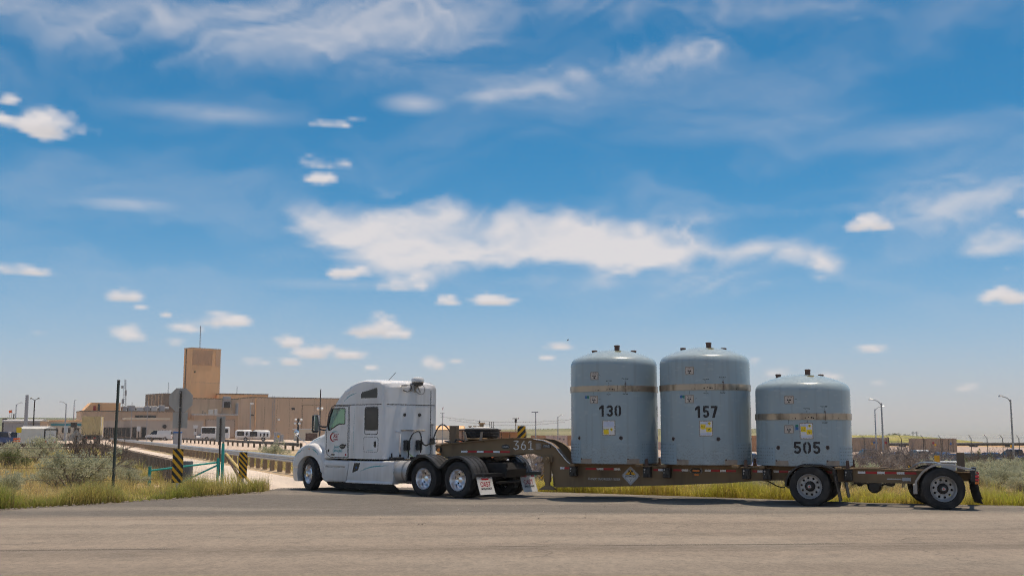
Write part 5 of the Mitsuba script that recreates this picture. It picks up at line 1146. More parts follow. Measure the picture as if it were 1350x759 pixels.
    small += [wrap(flat(sbox(-.004, 0, .004, .07), .002), R, j - 11, zb + .17, M), wrap(flat(sbox(-.004, -.07, .004, 0), .002), R, j - 11, zb - .01, M), wrap(flat(sbox(-.004, 0, .004, .10), .002), R, j + 10.5, zb + .18, M), wrap(flat(sbox(-.004, -.1, .004, .0), .002), R, cfg['plates'][1][0], zb - .005, M)]
    part(c, 'instruction_print', small, 'stencil_black')
    # lifting sockets, corner brackets, riveted shoe plates
    for th, z in cfg['holes'] + [(cfg['holes'][0][0] + 90, cfg['holes'][0][1]), (cfg['holes'][1][0] + 135, cfg['holes'][1][1])]:
        s = part(c, 'socket', [wrap(flat(Point(0, 0).buffer(.052, 10), .004), R, th, z, M)], 'rust_brown')
        part(s, 'hole', [wrap(flat(Point(0, 0).buffer(.034, 10), .003), R, th, z, M, .004)], 'stencil_black')
    for (a, b) in cfg['brackets']:
        w = rad(b - a) * R
        part(c, 'base_bracket', [wrap(flat(sbox(-w / 2, 0, w / 2, .125), .008), R, (a + b) / 2, .99, M)], 'tan_plate')
        part(c, 'bracket_bolt', [wrap(flat(Point(-w / 2 + .03, .12).buffer(.022, 6), .012), R, (a + b) / 2, .99, M)], 'rust_brown')
    for (a, b, zt) in cfg['shoes']:
        w = rad(b - a) * R
        p = part(c, 'shoe_plate', [wrap(flat(sbox(-w / 2, 0, w / 2, zt - .99), .006), R, (a + b) / 2, .99, M)], 'shoe_paint')
        rv = []
        for x in np.arange(-w / 2 + .06, w / 2 - .03, .085):
            for y in np.arange(.08, zt - 1.04, .085): rv.append(wrap(trimesh.creation.box((.02, .02, .012)).apply_translation([x, y, .008]), R, (a + b) / 2, .99, M))
        k = part(p, 'rivets', rv, 'rivet_dark'); labels[k] = {'kind': 'stuff'}
    return c
mat('plate_face', weathered((.48, .43, .38), (.25, .2, .17), .5, 9.0), .6)
mat('card_blue', weathered((.52, .56, .68), (.35, .33, .33), .5, 14.0), .5)
mat('shoe_paint', weathered((.255, .335, .385), (.20, .18, .155), .3, 3.0), .42)
mat('rivet_dark', (.12, .13, .14), .5)
R0_ = 1.195
cask('tall grey blue cask stencilled 130, nearest the truck', '130', -2.56, 0.0, R0_, dict(joint=22, num=(11.9, 2.382, .655, .30), cuts=[.215], plates=[(-8.2, 3.321), (-9.1, 2.686)], tag=(-19.5, 2.752), card=(10.6, 1.93, .345, .40, 0), holes=[(25.8, 1.665), (-35, 1.662)], brackets=[(-31.5, -13.3), (33.3, 50.8)], shoes=[(-88, -32.5, 1.605), (52.5, 90, 1.605)]))
cask('tall grey blue cask stencilled 157, in the middle of the trailer', '157', 0.0, 0.0, R0_, dict(joint=25.5, num=(13.8, 2.34, .635, .305), plates=[(-5.7, 3.407), (-6.5, 2.673)], tag=(-16.0, 2.735), card=(13.5, 1.914, .345, .40, 1), holes=[(28.2, 1.642), (-31.7, 1.644)], brackets=[(-26, -9.4), (36, 53.9)], shoes=[(-88, -27, 1.56), (54, 90, 1.56)]))
cask('short grey blue cask stencilled 505, at the rear of the trailer', '505', 2.56, .775, R0_, dict(joint=24, num=(11.8, 1.437, .70, .295), cuts=[.02], plates=[(-7.5, 2.626), (-8.7, 1.893)], tag=(.8, 1.945), tagv=True, card=(11.7, 1.851, .325, .40, 1), holes=[(36.7, 1.439), (-23.4, 1.434)], brackets=[(-27.6, -10.7), (34.3, 52.7)], shoes=[(-88, -28, 1.475), (53, 90, 1.475)]))
# ================================================================ the site behind: buildings, masts, vehicles, fences, signs
class Block:
    """a rectangular volume with its front-left corner at photo column px0, distance Y0; psi = its facade's turn; runs to column px1"""
    def __init__(s, px0, px1, Y0, psi, depth):
        s.r = lambda px: at(px, 560, 1.0)[0]
        s.psi = rad(psi); s.e = np.array([math.cos(s.psi), math.sin(s.psi)]); s.A = np.array([s.r(px0) * Y0, Y0]); s.M = frame(s.A, s.psi); s.depth = depth
        s.w = s.a(px1)
    def a(s, px):
        r = s.r(px); return float((r * s.A[1] - s.A[0]) / (s.e[0] - r * s.e[1]))
    def Y(s, px): return float(s.A[1] + s.e[1] * s.a(px))
    def z(s, py, px): return float(at(px, py, s.Y(px))[2])

def bpart(key, B, name, mesh, m, smooth=20, label=None): return part(key, name, mesh, m, smooth, label, M=B.M)
def opening(key, B, px0, px1, py0, py1, m='window_dark', name='window', frame_m='building_dark', depth=.12, mull=0):
    """a window or door set in the facade: frame proud of the wall, pane inside it"""
    a0, a1, z1, z0 = B.a(px0), B.a(px1), B.z(py0, px0), B.z(py1, px0)
    k = bpart(key, B, name, prism(sbox(a0, z0, a1, z1).buffer(.08, join_style=2).difference(sbox(a0, z0, a1, z1)), -.09, .05, 'y'), frame_m)
    bpart(k, B, 'pane' if name == 'window' else 'panel', box(a0, a1, -.03, .04, z0, z1), m)
    for i in range(mull):
        x = a0 + (a1 - a0) * (i + 1) / (mull + 1); bpart(k, B, 'mullion', box(x - .05, x + .05, -.07, -.031, z0, z1), frame_m)
    return k

G = -.3
# ---- headframe tower
tw = thing('headframe_tower', 'tall windowless tan tower, the highest building of the site', 'building')
B = Block(250, 288, 290, 48, 3.9); zt = B.z(459, 250)
bpart(tw, B, 'wall', box(0, B.w, 0, B.depth, G, zt), 'building_tan')
pz = B.z(481, 260); a1 = B.a(277)
mat('panel_ribbed', weathered((.55, .35, .215), (.46, .30, .19), .3, .3), .75)
bpart(tw, B, 'ribbed_panel', [box(.1, a1, -.06, -.003, pz, zt - .25)] + [box(x, x + .10, -.14, -.06, pz, zt - .25) for x in np.arange(.2, a1 - .1, .32)], 'panel_ribbed')
bpart(tw, B, 'ribbed_panel', [box(a1 + 1.0, B.w - .1, -.06, -.003, pz, zt - .25)], 'panel_ribbed')
bpart(tw, B, 'parapet', [box(-.08, B.w + .08, -.08, B.depth + .08, zt, zt + .25)], 'building_brown')
bpart(tw, B, 'siding_seam', [box(0, B.w, -.03, -.002, B.z(504, 260), B.z(504, 260) + .08)], 'building_brown')
bpart(tw, B, 'corner_channel', [box(-.12, -.02, 2.6, 3.0, 3, zt - .1)], 'building_dark')
bpart(tw, B, 'vent', [box(B.a(253.5), B.a(255), -.2, -.003, B.z(491, 254), B.z(489, 254))], 'lamp_dark')
bpart(tw, B, 'mast', [cyl((B.a(264), 1.5, zt), (B.a(264), 1.5, B.z(429, 264)), .10, 6)], 'lamp_grey')
# ---- big block on the right of the complex
bb = thing('warehouse_block', 'large plain brown windowless hall right of the tower', 'building')
B7 = B = Block(331, 470, 255, 30, 10.6); zt = B.z(524, 331)
bpart(bb, B, 'wall', box(0, B.w, 0, B.depth, G, zt), 'building_brown')
bpart(bb, B, 'roof_edge', [box(-.1, B.w + .1, -.1, B.depth + .1, zt, zt + .22)], 'building_dark')
bpart(bb, B, 'downpipe', [cyl((.9, -.12, 0), (.9, -.12, zt), .09, 6)], 'building_tan')
lm = bpart(bb, B, 'wall_lamp', [rbox(B.a(367) - .25, B.a(367) + .25, -.35, 0, B.z(554, 367), B.z(552, 367), .05)], 'globe_white')
bpart(bb, B, 'wall_lamp', [rbox(B.a(332) - .25, B.a(332) + .3, -.35, 0, B.z(548, 332), B.z(546, 332), .05)], 'lamp_dark')
bpart(bb, B, 'panel_joint', [box(x, x + .05, -.02, -.002, 0, zt) for x in np.arange(3, B.w, 3.0)], 'building_dark', label=None)
opening(bb, B, 345, 347.5, 570.5, 577, 'building_dark', 'door')
bpart(bb, B, 'louvre_vent', [box(B.a(384), B.a(388), -.06, -.003, B.z(540, 384), B.z(537, 384))], 'lamp_dark')
ld = bpart(bb, B, 'ladder', [box(B.a(358), B.a(358) + .06, -.35, -.29, 1, zt + .6), box(B.a(358) + .5, B.a(358) + .56, -.35, -.29, 1, zt + .6)] + [box(B.a(358), B.a(358) + .56, -.34, -.30, z_, z_ + .05) for z_ in np.arange(1.2, zt + .5, .45)], 'lamp_grey')
bpart(bb, B, 'conduit', [cyl((B.a(398), -.1, .2), (B.a(398), -.1, zt - 1.5), .06, 6), cyl((B.a(398), -.1, zt - 1.5), (B.a(420), -.1, zt - 1.5), .06, 6)], 'building_dark')
# ---- middle building with ductwork between tower and block
mb = thing('process_building', 'brown building with roller door and roof ducts between the tower and the plain hall', 'building')
B = Block(254, 321, 272, 30, 9); zt = B.z(525, 254)
bpart(mb, B, 'wall', box(0, B.w, 2.5, B.depth, G, zt), 'building_brown')
bpart(mb, B, 'roof_edge', [box(-.08, B.w, 2.42, B.depth, zt, zt + .2)], 'building_dark')
zl = B.z(547, 254); bpart(mb, B, 'lower_wall', box(.3, B.w, 0, 2.49, G, zl), 'building_brown')
bpart(mb, B, 'lower_roof', box(.2, B.w, -.15, 2.49, zl, zl + .35), 'roof_white')
opening(mb, B, 271, 309, 553, 576, 'building_grey', 'roller_door')
duct = bpart(mb, B, 'air_duct', [rbox(B.a(296), B.a(306), 1.7, 2.5, B.z(537, 296), B.z(522, 296), .1)], 'metal_siding')
bpart(duct, B, 'duct_frame', [cyl((B.a(294.5), 1.6, zl), (B.a(294.5), 1.6, B.z(524, 296)), .08, 6), cyl((B.a(307), 1.6, zl), (B.a(307), 1.6, B.z(527, 296)), .08, 6), cyl((B.a(294.5), 1.6, B.z(527, 296)), (B.a(307), 1.6, B.z(527, 296)), .08, 6)], 'tan_plate')
bpart(mb, B, 'duct_opening', [box(B.a(297), B.a(305), 1.66, 1.70, B.z(537, 296), B.z(529, 296))], 'lamp_dark')
bpart(mb, B, 'roof_unit', [rbox(B.a(276), B.a(281), .5, 1.6, zl + .35, B.z(539.5, 278), .05)], 'roof_white')
bpart(mb, B, 'roof_unit', [rbox(B.a(283), B.a(287), .5, 1.6, zl + .35, B.z(539, 284), .05)], 'roof_white')
bpart(mb, B, 'roof_pipes', [cyl((B.a(268), .8, zl + .3), (B.a(268), .8, B.z(541, 268)), .2, 8), cyl((B.a(271), .6, zl + .3), (B.a(271), .6, B.z(543, 270)), .3, 8)], 'tan_plate')
bpart(mb, B, 'wall_duct', [rbox(B.a(313), B.a(317.5), 1.2, 2.4, zl, B.z(531, 315), .1)], 'metal_siding')
# ---- upper tan strip behind
ub = thing('upper_hall', 'long tan upper hall showing above the roofs right of the tower', 'building')
B = Block(287, 352.5, 292, 24, 12); zt = B.z(519.5, 287)
bpart(ub, B, 'wall', box(0, B.w, 0, B.depth, G, zt), 'building_tan')
bpart(ub, B, 'roof_edge', [box(-.1, B.w + .1, -.1, B.depth, zt, zt + .25)], 'building_dark')
# ---- dark ribbed block left of the tower
db = thing('ribbed_block', 'dark brown ribbed block left of the tower, half hidden by the stop sign', 'building')
B = Block(214, 252, 288, 40, 12); zt = B.z(518, 214)
bpart(db, B, 'wall', box(0, B.w, 0, B.depth, G, zt), 'building_dark')
bpart(db, B, 'rib', [box(-.12, 0, y, y + .35, 1, zt - .2) for y in np.arange(.5, 11.5, 2.2)], 'building_brown')
# ---- long two-storey building on the left
lb = thing('support_building', 'long brown two storey building with a tan penthouse at the left of the site', 'building')
B = Block(107, 244, 255, 26, 14); zt = B.z(542, 107)
bpart(lb, B, 'wall', box(0, B.w, 0, B.depth, G, zt), 'building_brown')
bpart(lb, B, 'roof_edge', [box(-.12, B.w, -.12, B.depth, zt, zt + .22)], 'building_dark')
zp = B.z(530, 120); a0, a1 = B.a(110), B.a(160)
ph = bpart(lb, B, 'penthouse', hull([(a0, 3, zt), (a0, 12, zt), (B.a(121), 3, zp), (B.a(121), 12, zp), (a1, 3, zt), (a1, 12, zt), (a1, 3, zp), (a1, 12, zp)]), 'building_tan')
bpart(ph, B, 'red_door', [box(B.a(123.5), B.a(127), 2.85, 3, zt, B.z(534.5, 125))], 'red_door')
bpart(ph, B, 'vent_pipe', [cyl((B.a(131), 2.6, zt), (B.a(131), 2.6, B.z(532, 131)), .25, 8)], 'lamp_dark')
for px, w in ((163, 6), (171, 9), (182, 9), (193, 7), (202, 8), (213, 7)):
    bpart(lb, B, 'roof_unit', [rbox(B.a(px), B.a(px + w), 4, 6.5, zt + .2, B.z(533.5 + (px % 3), px), .1)], 'metal_siding' if px % 2 else 'roof_white')
bpart(lb, B, 'roof_pipe', [cyl((B.a(162), 5, zt + 1.0), (B.a(226), 5, zt + 1.0), .35, 8)], 'metal_siding')
opening(lb, B, 178, 205, 547.5, 550, name='window', mull=4)
for px in (108.5, 205): bpart(lb, B, 'wall_lamp', [rbox(B.a(px) - .2, B.a(px) + .2, -.3, 0, B.z(553.5, px), B.z(552, px), .04)], 'globe_white')
# ---- single-storey front wing with dark glazing
fw = thing('front_wing', 'low grey front wing with dark entrance glazing before the brown two storey building', 'building')
B = Block(137, 268, 238, 26, 12); zt = B.z(554, 137)
bpart(fw, B, 'wall', box(0, B.w, 0, B.depth, G, zt), 'building_grey')
bpart(fw, B, 'roof_edge', [box(-.12, B.w + .1, -.12, B.depth, zt, zt + .2)], 'building_brown')
bpart(fw, B, 'upper_parapet', [box(B.a(167), B.a(226), 2, 8, zt, B.z(550, 170))], 'building_cream')
for x0, x1 in ((137.5, 142.5), (143.5, 148), (149, 154), (155, 172)): opening(fw, B, x0, x1, 563.5, 575.5, mull=2 if x1 - x0 > 10 else 1)
for x0, x1 in ((175, 180), (187, 193)): opening(fw, B, x0, x1, 563, 577, 'window_dark', 'door')
for x0, x1 in ((196.5, 201.5), (203, 208)):
    k = opening(fw, B, x0, x1, 566, 576, 'building_cream', 'louvre_door', 'building_cream')
bpart(fw, B, 'wall_vent', [cyl((B.a(217), -.2, B.z(562, 217)), (B.a(217), 0, B.z(562, 217)), .45, 12)], 'lamp_dark')
# ---- guard house with teal band, brown annex, long metal shed on the far left
gh = thing('guard_house', 'low cream guard house with a teal band under its roof, left of the brown building', 'building')
B = Block(63, 110, 228, 14, 8); zt = B.z(555, 63)
bpart(gh, B, 'wall', box(0, B.w, 0, B.depth, G, zt), 'building_cream')
bpart(gh, B, 'teal_band', [box(B.a(67), B.w + .05, -.1, -.002, B.z(561, 70), B.z(558, 70))], 'teal_trim')
bpart(gh, B, 'roof', [box(-.2, B.w + .2, -.25, B.depth, zt, zt + .25)], 'building_tan')
for x0, x1 in ((70.5, 75.5), (82.5, 85), (88.5, 93), (99.5, 104.5)): opening(gh, B, x0, x1, 564, 570)
bpart(gh, B, 'roof_unit', [rbox(B.a(69), B.a(86), 3, 5, zt + .25, B.z(553.5, 75), .1)], 'roof_white')
an = thing('brown_annex', 'small brown annex between the guard house and the long metal shed', 'building')
B = Block(53, 62, 226, 14, 7); zt = B.z(555.5, 53)
bpart(an, B, 'wall', box(0, B.w, 0, 7, G, zt), 'building_brown'); bpart(an, B, 'roof', box(-.15, B.w + .15, -.15, 7, zt, zt + .25), 'building_cream')
ms = thing('metal_shed', 'long grey metal sided shed with a pale roof edge at the far left', 'building')
B = Block(5, 52.5, 232, 14, 10); zt = B.z(556, 5)
bpart(ms, B, 'wall', [box(0, B.w, 0, 10, G, zt)], 'metal_siding')
bpart(ms, B, 'siding_rib', [box(x, x + .12, -.07, -.002, 0, zt - .1) for x in np.arange(.2, B.w, .7)], 'metal_siding')
bpart(ms, B, 'roof', [hull([(-.3, -.4, zt), (B.w + .3, -.4, zt), (-.3, -.4, zt + .35), (B.w + .3, -.4, zt + .35), (-.3, 5, zt + .7), (B.w + .3, 5, zt + .7), (-.3, 10.4, zt + .3), (B.w + .3, 10.4, zt + .3), (-.3, 10.4, zt), (B.w + .3, 10.4, zt)])], 'roof_white')
bpart(ms, B, 'chimney', [cyl((B.a(3.5), 2, 0), (B.a(3.5), 2, B.z(551, 5)), .5, 10)], 'lamp_dark')
# ---- pink building, shed and cream hall seen past the cab
pk = thing('pink_building', 'low pinkish tan metal building with roof vents behind the tractor', 'building')
B = Block(600, 659, 185, 4, 14); zt = B.z(566.5, 610); GB = -2.2
bpart(pk, B, 'wall', box(0, B.w, 0, 14, GB, zt), 'building_pink')
bpart(pk, B, 'roof', [hull([(-.2, -.2, zt), (B.w + .2, -.2, zt), (-.2, -.2, zt + .15), (B.w + .2, -.2, zt + .15), (-.2, 7, zt + .22), (B.w + .2, 7, zt + .22), (-.2, 14, zt), (B.w + .2, 14, zt)])], 'roof_white')
bpart(pk, B, 'eave_trim', [box(-.2, B.w + .2, -.25, -.201, zt - .12, zt + .1)], 'rust_brown')
for px in (609, 657.5, 627): bpart(pk, B, 'downpipe', [box(B.a(px), B.a(px) + .15, -.14, -.002, GB, zt - .12)], 'rust_brown')
for px in (621, 627.5, 633.5): bpart(pk, B, 'roof_vent', [cyl((B.a(px), 5, zt + .4), (B.a(px), 5, B.z(561.5, px)), .22, 8), rbox(B.a(px) - .32, B.a(px) + .32, 4.7, 5.3, B.z(562, px), B.z(560.5, px), .08)], 'tan_plate')
for px in (648, 650.5, 653): bpart(pk, B, 'flue', [cyl((B.a(px), 6, zt), (B.a(px), 6, B.z(555, px)), .06, 6)], 'lamp_dark')
bpart(pk, B, 'roof_monitor', [box(B.a(644), B.a(652.5), 6, 8, zt + .5, B.z(563, 648))], 'rust_brown')
bpart(pk, B, 'yellow_box', [box(B.a(602), B.a(604), -.3, -.002, B.z(581, 602), B.z(578.5, 602))], 'bright_yellow')
ch_ = thing('cream_hall', 'far cream hall with a low tan roof beside the rear edge of the cab', 'building')
B = Block(560, 609, 250, 0, 12); zt = B.z(566, 590)
bpart(ch_, B, 'wall', box(0, B.w, 0, 12, -2.4, zt), 'building_cream')
bpart(ch_, B, 'roof', hull([(-.3, -.3, zt), (B.w + .3, -.3, zt), (-.3, 6, zt + .9), (B.w + .3, 6, zt + .9), (-.3, 12, zt), (B.w + .3, 12, zt)]), 'building_tan')
bpart(ch_, B, 'lower_cladding', box(0, B.w, -.04, -.002, -2.4, -.2), 'building_pink')
sh = thing('open_shed', 'open fronted shed with gas cylinders behind the yellow marker sign', 'building')
B = Block(659.5, 694, 186, 4, 6); zt = B.z(569.5, 665)
bpart(sh, B, 'roof', [box(-.1, B.w, -.3, 6, zt, zt + .15)], 'building_pink')
bpart(sh, B, 'back_wall', [box(0, B.w, 5.8, 6, GB, zt)], 'building_tan')
for px in (660.5, 671.5, 682.5, 693): bpart(sh, B, 'post', [box(B.a(px), B.a(px) + .12, -.15, 0, GB, zt)], 'rust_brown')
rr = np.random.default_rng(8)
for px in (661.5, 663, 665.3, 667, 668.4, 670, 673.8, 675.4, 677, 678.6, 680.5, 684.5, 686, 688):
    z1 = GB + rr.uniform(1.7, 2.1); cyk = thing('gas_cylinder', 'dark gas cylinder standing in the open shed', 'gas cylinder', 'gas cylinders in the open shed')
    put(cyk, cat([cyl((B.a(px), 1.2, GB), (B.a(px), 1.2, z1), .14, 10)]).apply_transform(B.M), 'vehicle_dark')
    part(cyk, 'valve', cyl((B.a(px), 1.2, z1), (B.a(px), 1.2, z1 + .2), .06, 8), 'lamp_dark', M=B.M)
for px0, px1 in ((604, 625), (646, 659)):
    B = Block(px0, px1, 120, 6, .5); k = thing('orange_barrier', 'orange plastic barrier behind the gooseneck, %s the spare tyre' % ('left of' if px0 < 620 else 'right of'), 'barrier')
    zz_ = B.z(581, px0)
    part(k, 'body', [prism(Polygon([(0, -2.0), (.5, -2.0), (.40, -1.5), (.30, -1.2), (.30, zz_), (.20, zz_), (.20, -1.2), (.1, -1.5)]), 0, B.w, 'x')], 'orange_paint', M=B.M @ np.array([[1, 0, 0, 0], [0, 1, 0, 0], [0, 0, 1, 0], [0, 0, 0, 1.0]]))

# ---- shipping containers
def container(px0, px1, pytop, Y0, psi, m, label, group=None, zb=-2.0, depth=2.44, doors=None, marks=()):
    B = Block(px0, px1, Y0, psi, depth); k = thing('shipping_container', label, 'container', group)
    zt = B.z(pytop, px0); L = B.w
    n = max(4, int(L / .28)); e = np.linspace(.12, L - .12, n + 1)
    zig = []
    for i in range(n):
        zig += [(e[i], -.0), (e[i] + (e[i + 1] - e[i]) * .25, .045), (e[i] + (e[i + 1] - e[i]) * .5, .045), (e[i] + (e[i + 1] - e[i]) * .75, -.0)]
    poly = Polygon([(0.1, .02)] + zig + [(L - .1, .02), (L - .1, depth - .02), (.1, depth - .02)]).buffer(0)
    bpart(k, B, 'wall', [prism(poly, zb + .15, zt - .1, 'z')], m, False)
    bpart(k, B, 'frame', [box(0, L, -.03, .07, zb, zb + .15), box(0, L, -.03, .07, zt - .1, zt), box(0, .1, -.03, .07, zb + .15, zt - .1), box(L - .1, L, -.03, .07, zb + .15, zt - .1), box(0, L, depth - .07, depth, zb, zb + .15), box(0, L, depth - .07, depth, zt - .1, zt), box(L - .1, L, depth - .07, depth, zb + .15, zt - .1), box(0, .1, .07, depth - .07, zb, zb + .15), box(L - .1, L, .07, depth - .07, zb, zb + .15)], m)
    bpart(k, B, 'roof', [box(.05, L - .05, .05, depth - .05, zt - .12, zt - .02)], m)
    if doors:
        for px in doors: bpart(k, B, 'lock_bar', [cyl((B.a(px), -.06, zb + .2), (B.a(px), -.06, zt - .15), .035, 6)], 'lamp_dark')
    for px, py, mm in marks: bpart(k, B, 'placard', [prism(rot45((B.a(px), B.z(py, px)), .27), -.06, -.035, 'y')], mm)
    return k
container(1085, 1171, 576.5, 212, 6, 'container_tan', 'pale tan shipping container directly right of the short cask', marks=((1148.5, 584.5, 'sign_yellow'), (1151, 583, 'label_blue'), (1154.5, 583.5, 'label_blue'), (1166.5, 583, 'logo_red')), doors=(1159, 1162, 1168))
container(1204, 1260, 577.5, 206, 5, 'container_tan', 'brown shipping container standing alone in front of the sandy mound', zb=-2.05, marks=((1231.5, 586, 'sign_yellow'), (1229, 583.5, 'logo_red'), (1252, 584.5, 'label_blue')), doors=(1218, 1241, 1249, 1255))
for i, (x0, x1, m, lab) in enumerate([(700, 719, 'container_orange', 'rusty orange container in the row behind the gooseneck'), (719.5, 735, 'container_pink', 'pale pink container left of another pale one in the row behind the gooseneck'), (735.5, 748, 'container_pink', 'pale pink container with two dark marks in the row behind the gooseneck'), (748.5, 766, 'container_orange', 'orange container at the right end of the row, beside cask 130')]):
    container(x0, x1, 573.5, 300, 3, m, lab, marks=((738, 578, 'lamp_dark'), (743, 579, 'lamp_dark')) if i == 2 else ())
container(862, 884, 582, 235, 4, 'container_pink', 'pink container glimpsed between casks 130 and 157')
container(985, 1004, 574, 215, 4, 'container_orange', 'orange container glimpsed between casks 157 and 505')

# ---- vehicles of the car park and forecourt
def car_profile(kind):
    if kind == 'sedan': return [(-2.25, .30), (-2.3, .62), (-2.2, .86), (-1.55, .94), (-1.0, 1.36), (-.1, 1.44), (.55, 1.36), (1.15, .96), (2.05, .80), (2.25, .62), (2.25, .30)]
    if kind == 'suv': return [(-2.3, .35), (-2.35, .8), (-2.25, 1.05), (-2.05, 1.62), (-1.4, 1.74), (.2, 1.72), (1.05, 1.12), (2.1, .98), (2.3, .75), (2.3, .35)]
    if kind == 'van': return [(-2.6, .35), (-2.65, 1.0), (-2.6, 1.95), (-2.4, 2.05), (.9, 2.05), (1.75, 1.25), (2.45, 1.08), (2.6, .8), (2.6, .35)]
    if kind == 'pickup': return [(-2.8, .5), (-2.85, .8), (-2.8, 1.12), (-.75, 1.12), (-.55, 1.75), (.4, 1.78), (1.0, 1.2), (2.4, 1.08), (2.7, .9), (2.7, .5)]
def car(px, Y, kind, m, head, label, group=None, z=0.0, cat_=None):
    """head: heading in degrees (0 = facing right)"""
    k = thing({'sedan': 'parked_car', 'suv': 'parked_car', 'van': 'parked_van', 'pickup': 'pickup_truck'}[kind], label, {'van': 'van', 'pickup': 'pickup truck'}.get(kind, 'car'), group)
    x = at(px, 560, 1.0)[0] * Y; M = frame((x, Y), rad(head), z); w = .90
    P = Polygon(car_profile(kind))
    xs = [p[0] for p in car_profile(kind)]
    belt = {'sedan': .92, 'suv': 1.08, 'van': 1.25, 'pickup': 1.12}[kind]
    big = lambda g: max(getattr(g, 'geoms', [g]), key=lambda q: q.area)
    low = big(P.intersection(sbox(-4, 0, 4, belt))); cabin = big(P.intersection(sbox(-4, belt, 4, 4)))
    for wx in (-1.42, 1.42): low = low.difference(Point(wx, .33).buffer(.42))
    part(k, 'body', [prism(low.buffer(-.03).buffer(.03), -w, w, 'y'), prism(low.buffer(-.06), -w - .03, w + .03, 'y')], m, 30, M=M)
    pts = [(s, sg * (w - .04), zz_) for s, zz_ in np.array(cabin.exterior.coords) if zz_ < belt + .02 for sg in (1, -1)] + [(s * .96, sg * (w - .20), zz_) for s, zz_ in np.array(cabin.exterior.coords) if zz_ > belt + .02 for sg in (1, -1)]
    g = hull(pts); part(k, 'windows', g, 'window_dark', 20, M=M)
    top = cabin.bounds[3]; rf = [(s * .96, sg * (w - .20), zz_ + dz) for s, zz_ in np.array(cabin.exterior.coords) if zz_ > top - .14 for sg in (1, -1) for dz in (0, .03)]
    part(k, 'roof', hull(rf), m, 20, M=M)
    if kind == 'van':
        part(k, 'side_panel', [hull([(-2.62, sg * (w - .03), belt), (.2, sg * (w - .03), belt), (-2.58, sg * (w - .03 - .10), 2.03), (.2, sg * (w - .13), 2.03), (-2.62, sg * (w - .1), belt), (.2, sg * (w - .2), 2.0)]) for sg in (1, -1)], m, 20, M=M)
    for wx in (-1.42, 1.42):
        for sg in (1, -1):
            wk = part(k, 'wheel', [cyl((wx, sg * (w - .2), .33), (wx, sg * (w + .01), .33), .33, 18)], 'rubber', 30, M=M)
            part(wk, 'hub', [cyl((wx, sg * (w + .01), .33), (wx, sg * (w + .02), .33), .2, 12)], 'aluminium', 30, M=M)
    x1 = max(xs); x0 = min(xs)
    for sg in (1, -1):
        part(k, 'headlight', [box(x1 - .12, x1 + .01, sg * .62 - .16, sg * .62 + .16, .62, .74)], 'clear_lens', M=M)
        part(k, 'tail_light', [box(x0 - .01, x0 + .1, sg * .7 - .1, sg * .7 + .1, .68, .86)], 'red_lens', M=M)
    return k
car(6, 142, 'pickup', 'vehicle_blue', 195, 'dark blue pickup truck at the far left edge', z=.0)
car(19, 152, 'suv', 'vehicle_blue', 200, 'dark blue car beside the orange barricade on the left')
car(-3, 160, 'suv', 'vehicle_white', 190, 'white car behind the blue pickup at the far left edge')
car(9, 168, 'sedan', 'vehicle_blue', 190, 'second blue car behind the blue pickup at the far left')
car(210, 232, 'van', 'vehicle_white', 185, 'white van parked left of the blue sided crates by the stop sign')
car(270, 240, 'sedan', 'vehicle_white', 250, 'white sedan parked left of the white coach')
car(274, 248, 'suv', 'vehicle_dark', 250, 'dark car half hidden between the white sedan and the coach') 
car(222, 236, 'suv', 'vehicle_dark', 200, 'dark utility vehicle with its load next to the white van')
cols = ['vehicle_blue', 'vehicle_white', 'vehicle_silver', 'vehicle_blue', 'vehicle_dark', 'vehicle_blue', 'vehicle_white', 'vehicle_red']
names = {'vehicle_blue': 'blue', 'vehicle_white': 'white', 'vehicle_silver': 'silver', 'vehicle_dark': 'dark', 'vehicle_red': 'red'}
rc = np.random.default_rng(23); ci = 0
for row, (Yr, xs_) in enumerate([(104, np.arange(3, 58, 2.75)), (128, np.arange(2, 62, 2.8))]):
    for xx in xs_:
        ci += 1
        px = 675 + xx / Yr * 1470
        near_gap = 700 < px < 760 or abs(px - 873) < 14 or abs(px - 996) < 14 or px > 1118
        if not near_gap: continue
        m = cols[rc.integers(0, len(cols))] if px < 1118 else ['vehicle_blue', 'vehicle_blue', 'vehicle_blue', 'vehicle_silver', 'vehicle_white'][rc.integers(0, 5)]
        where = 'under the gooseneck' if px < 760 else 'between two casks' if px < 1010 else 'behind the bare brush right of the casks'
        car(675 + xx / Yr * 1456, Yr + rc.uniform(-.4, .4), ['sedan', 'suv', 'suv', 'sedan', 'pickup'][rc.integers(0, 5)], m, 90 if row else 270, f'{names[m]} car parked in the {"front" if not row else "back"} row {where}', f'cars parked {where}', z=-1.985)
# ---- coach and the two white box trailers
def coach(px0, px1, pyt, Y0, psi, label, name='coach', cat_='coach', front_px=None, windows=(), vents=(), round_=.25, depth=2.5, cut_w=None):
    B = Block(px0, px1, Y0, psi, depth); k = thing(name, label, cat_); zt = B.z(pyt, px0); L = B.w
    bpart(k, B, 'body', rbox(0, L, 0, depth, .32, zt, round_), 'vehicle_white', 25)
    for a, b, y0, y1 in windows: bpart(k, B, 'window', prism(rrect(B.a(a), B.a(b), B.z(y1, px0), B.z(y0, px0), .12), -.02, .03, 'y'), 'window_dark')
    for s in ([L * .22, L * .74] if L > 5 else [L * .6]):
        wk = bpart(k, B, 'wheel', [cyl((s, -.01, .38), (s, .4, .38), .38, 20)], 'rubber'); bpart(wk, B, 'hub', [cyl((s, -.03, .38), (s, -.01, .38), .2, 14)], 'aluminium')
    for a, b, y0, y1 in vents: bpart(k, B, 'grille', [box(B.a(a), B.a(b), -.03, .02, B.z(y1, px0), B.z(y0, px0))], 'lamp_dark')
    return k, B
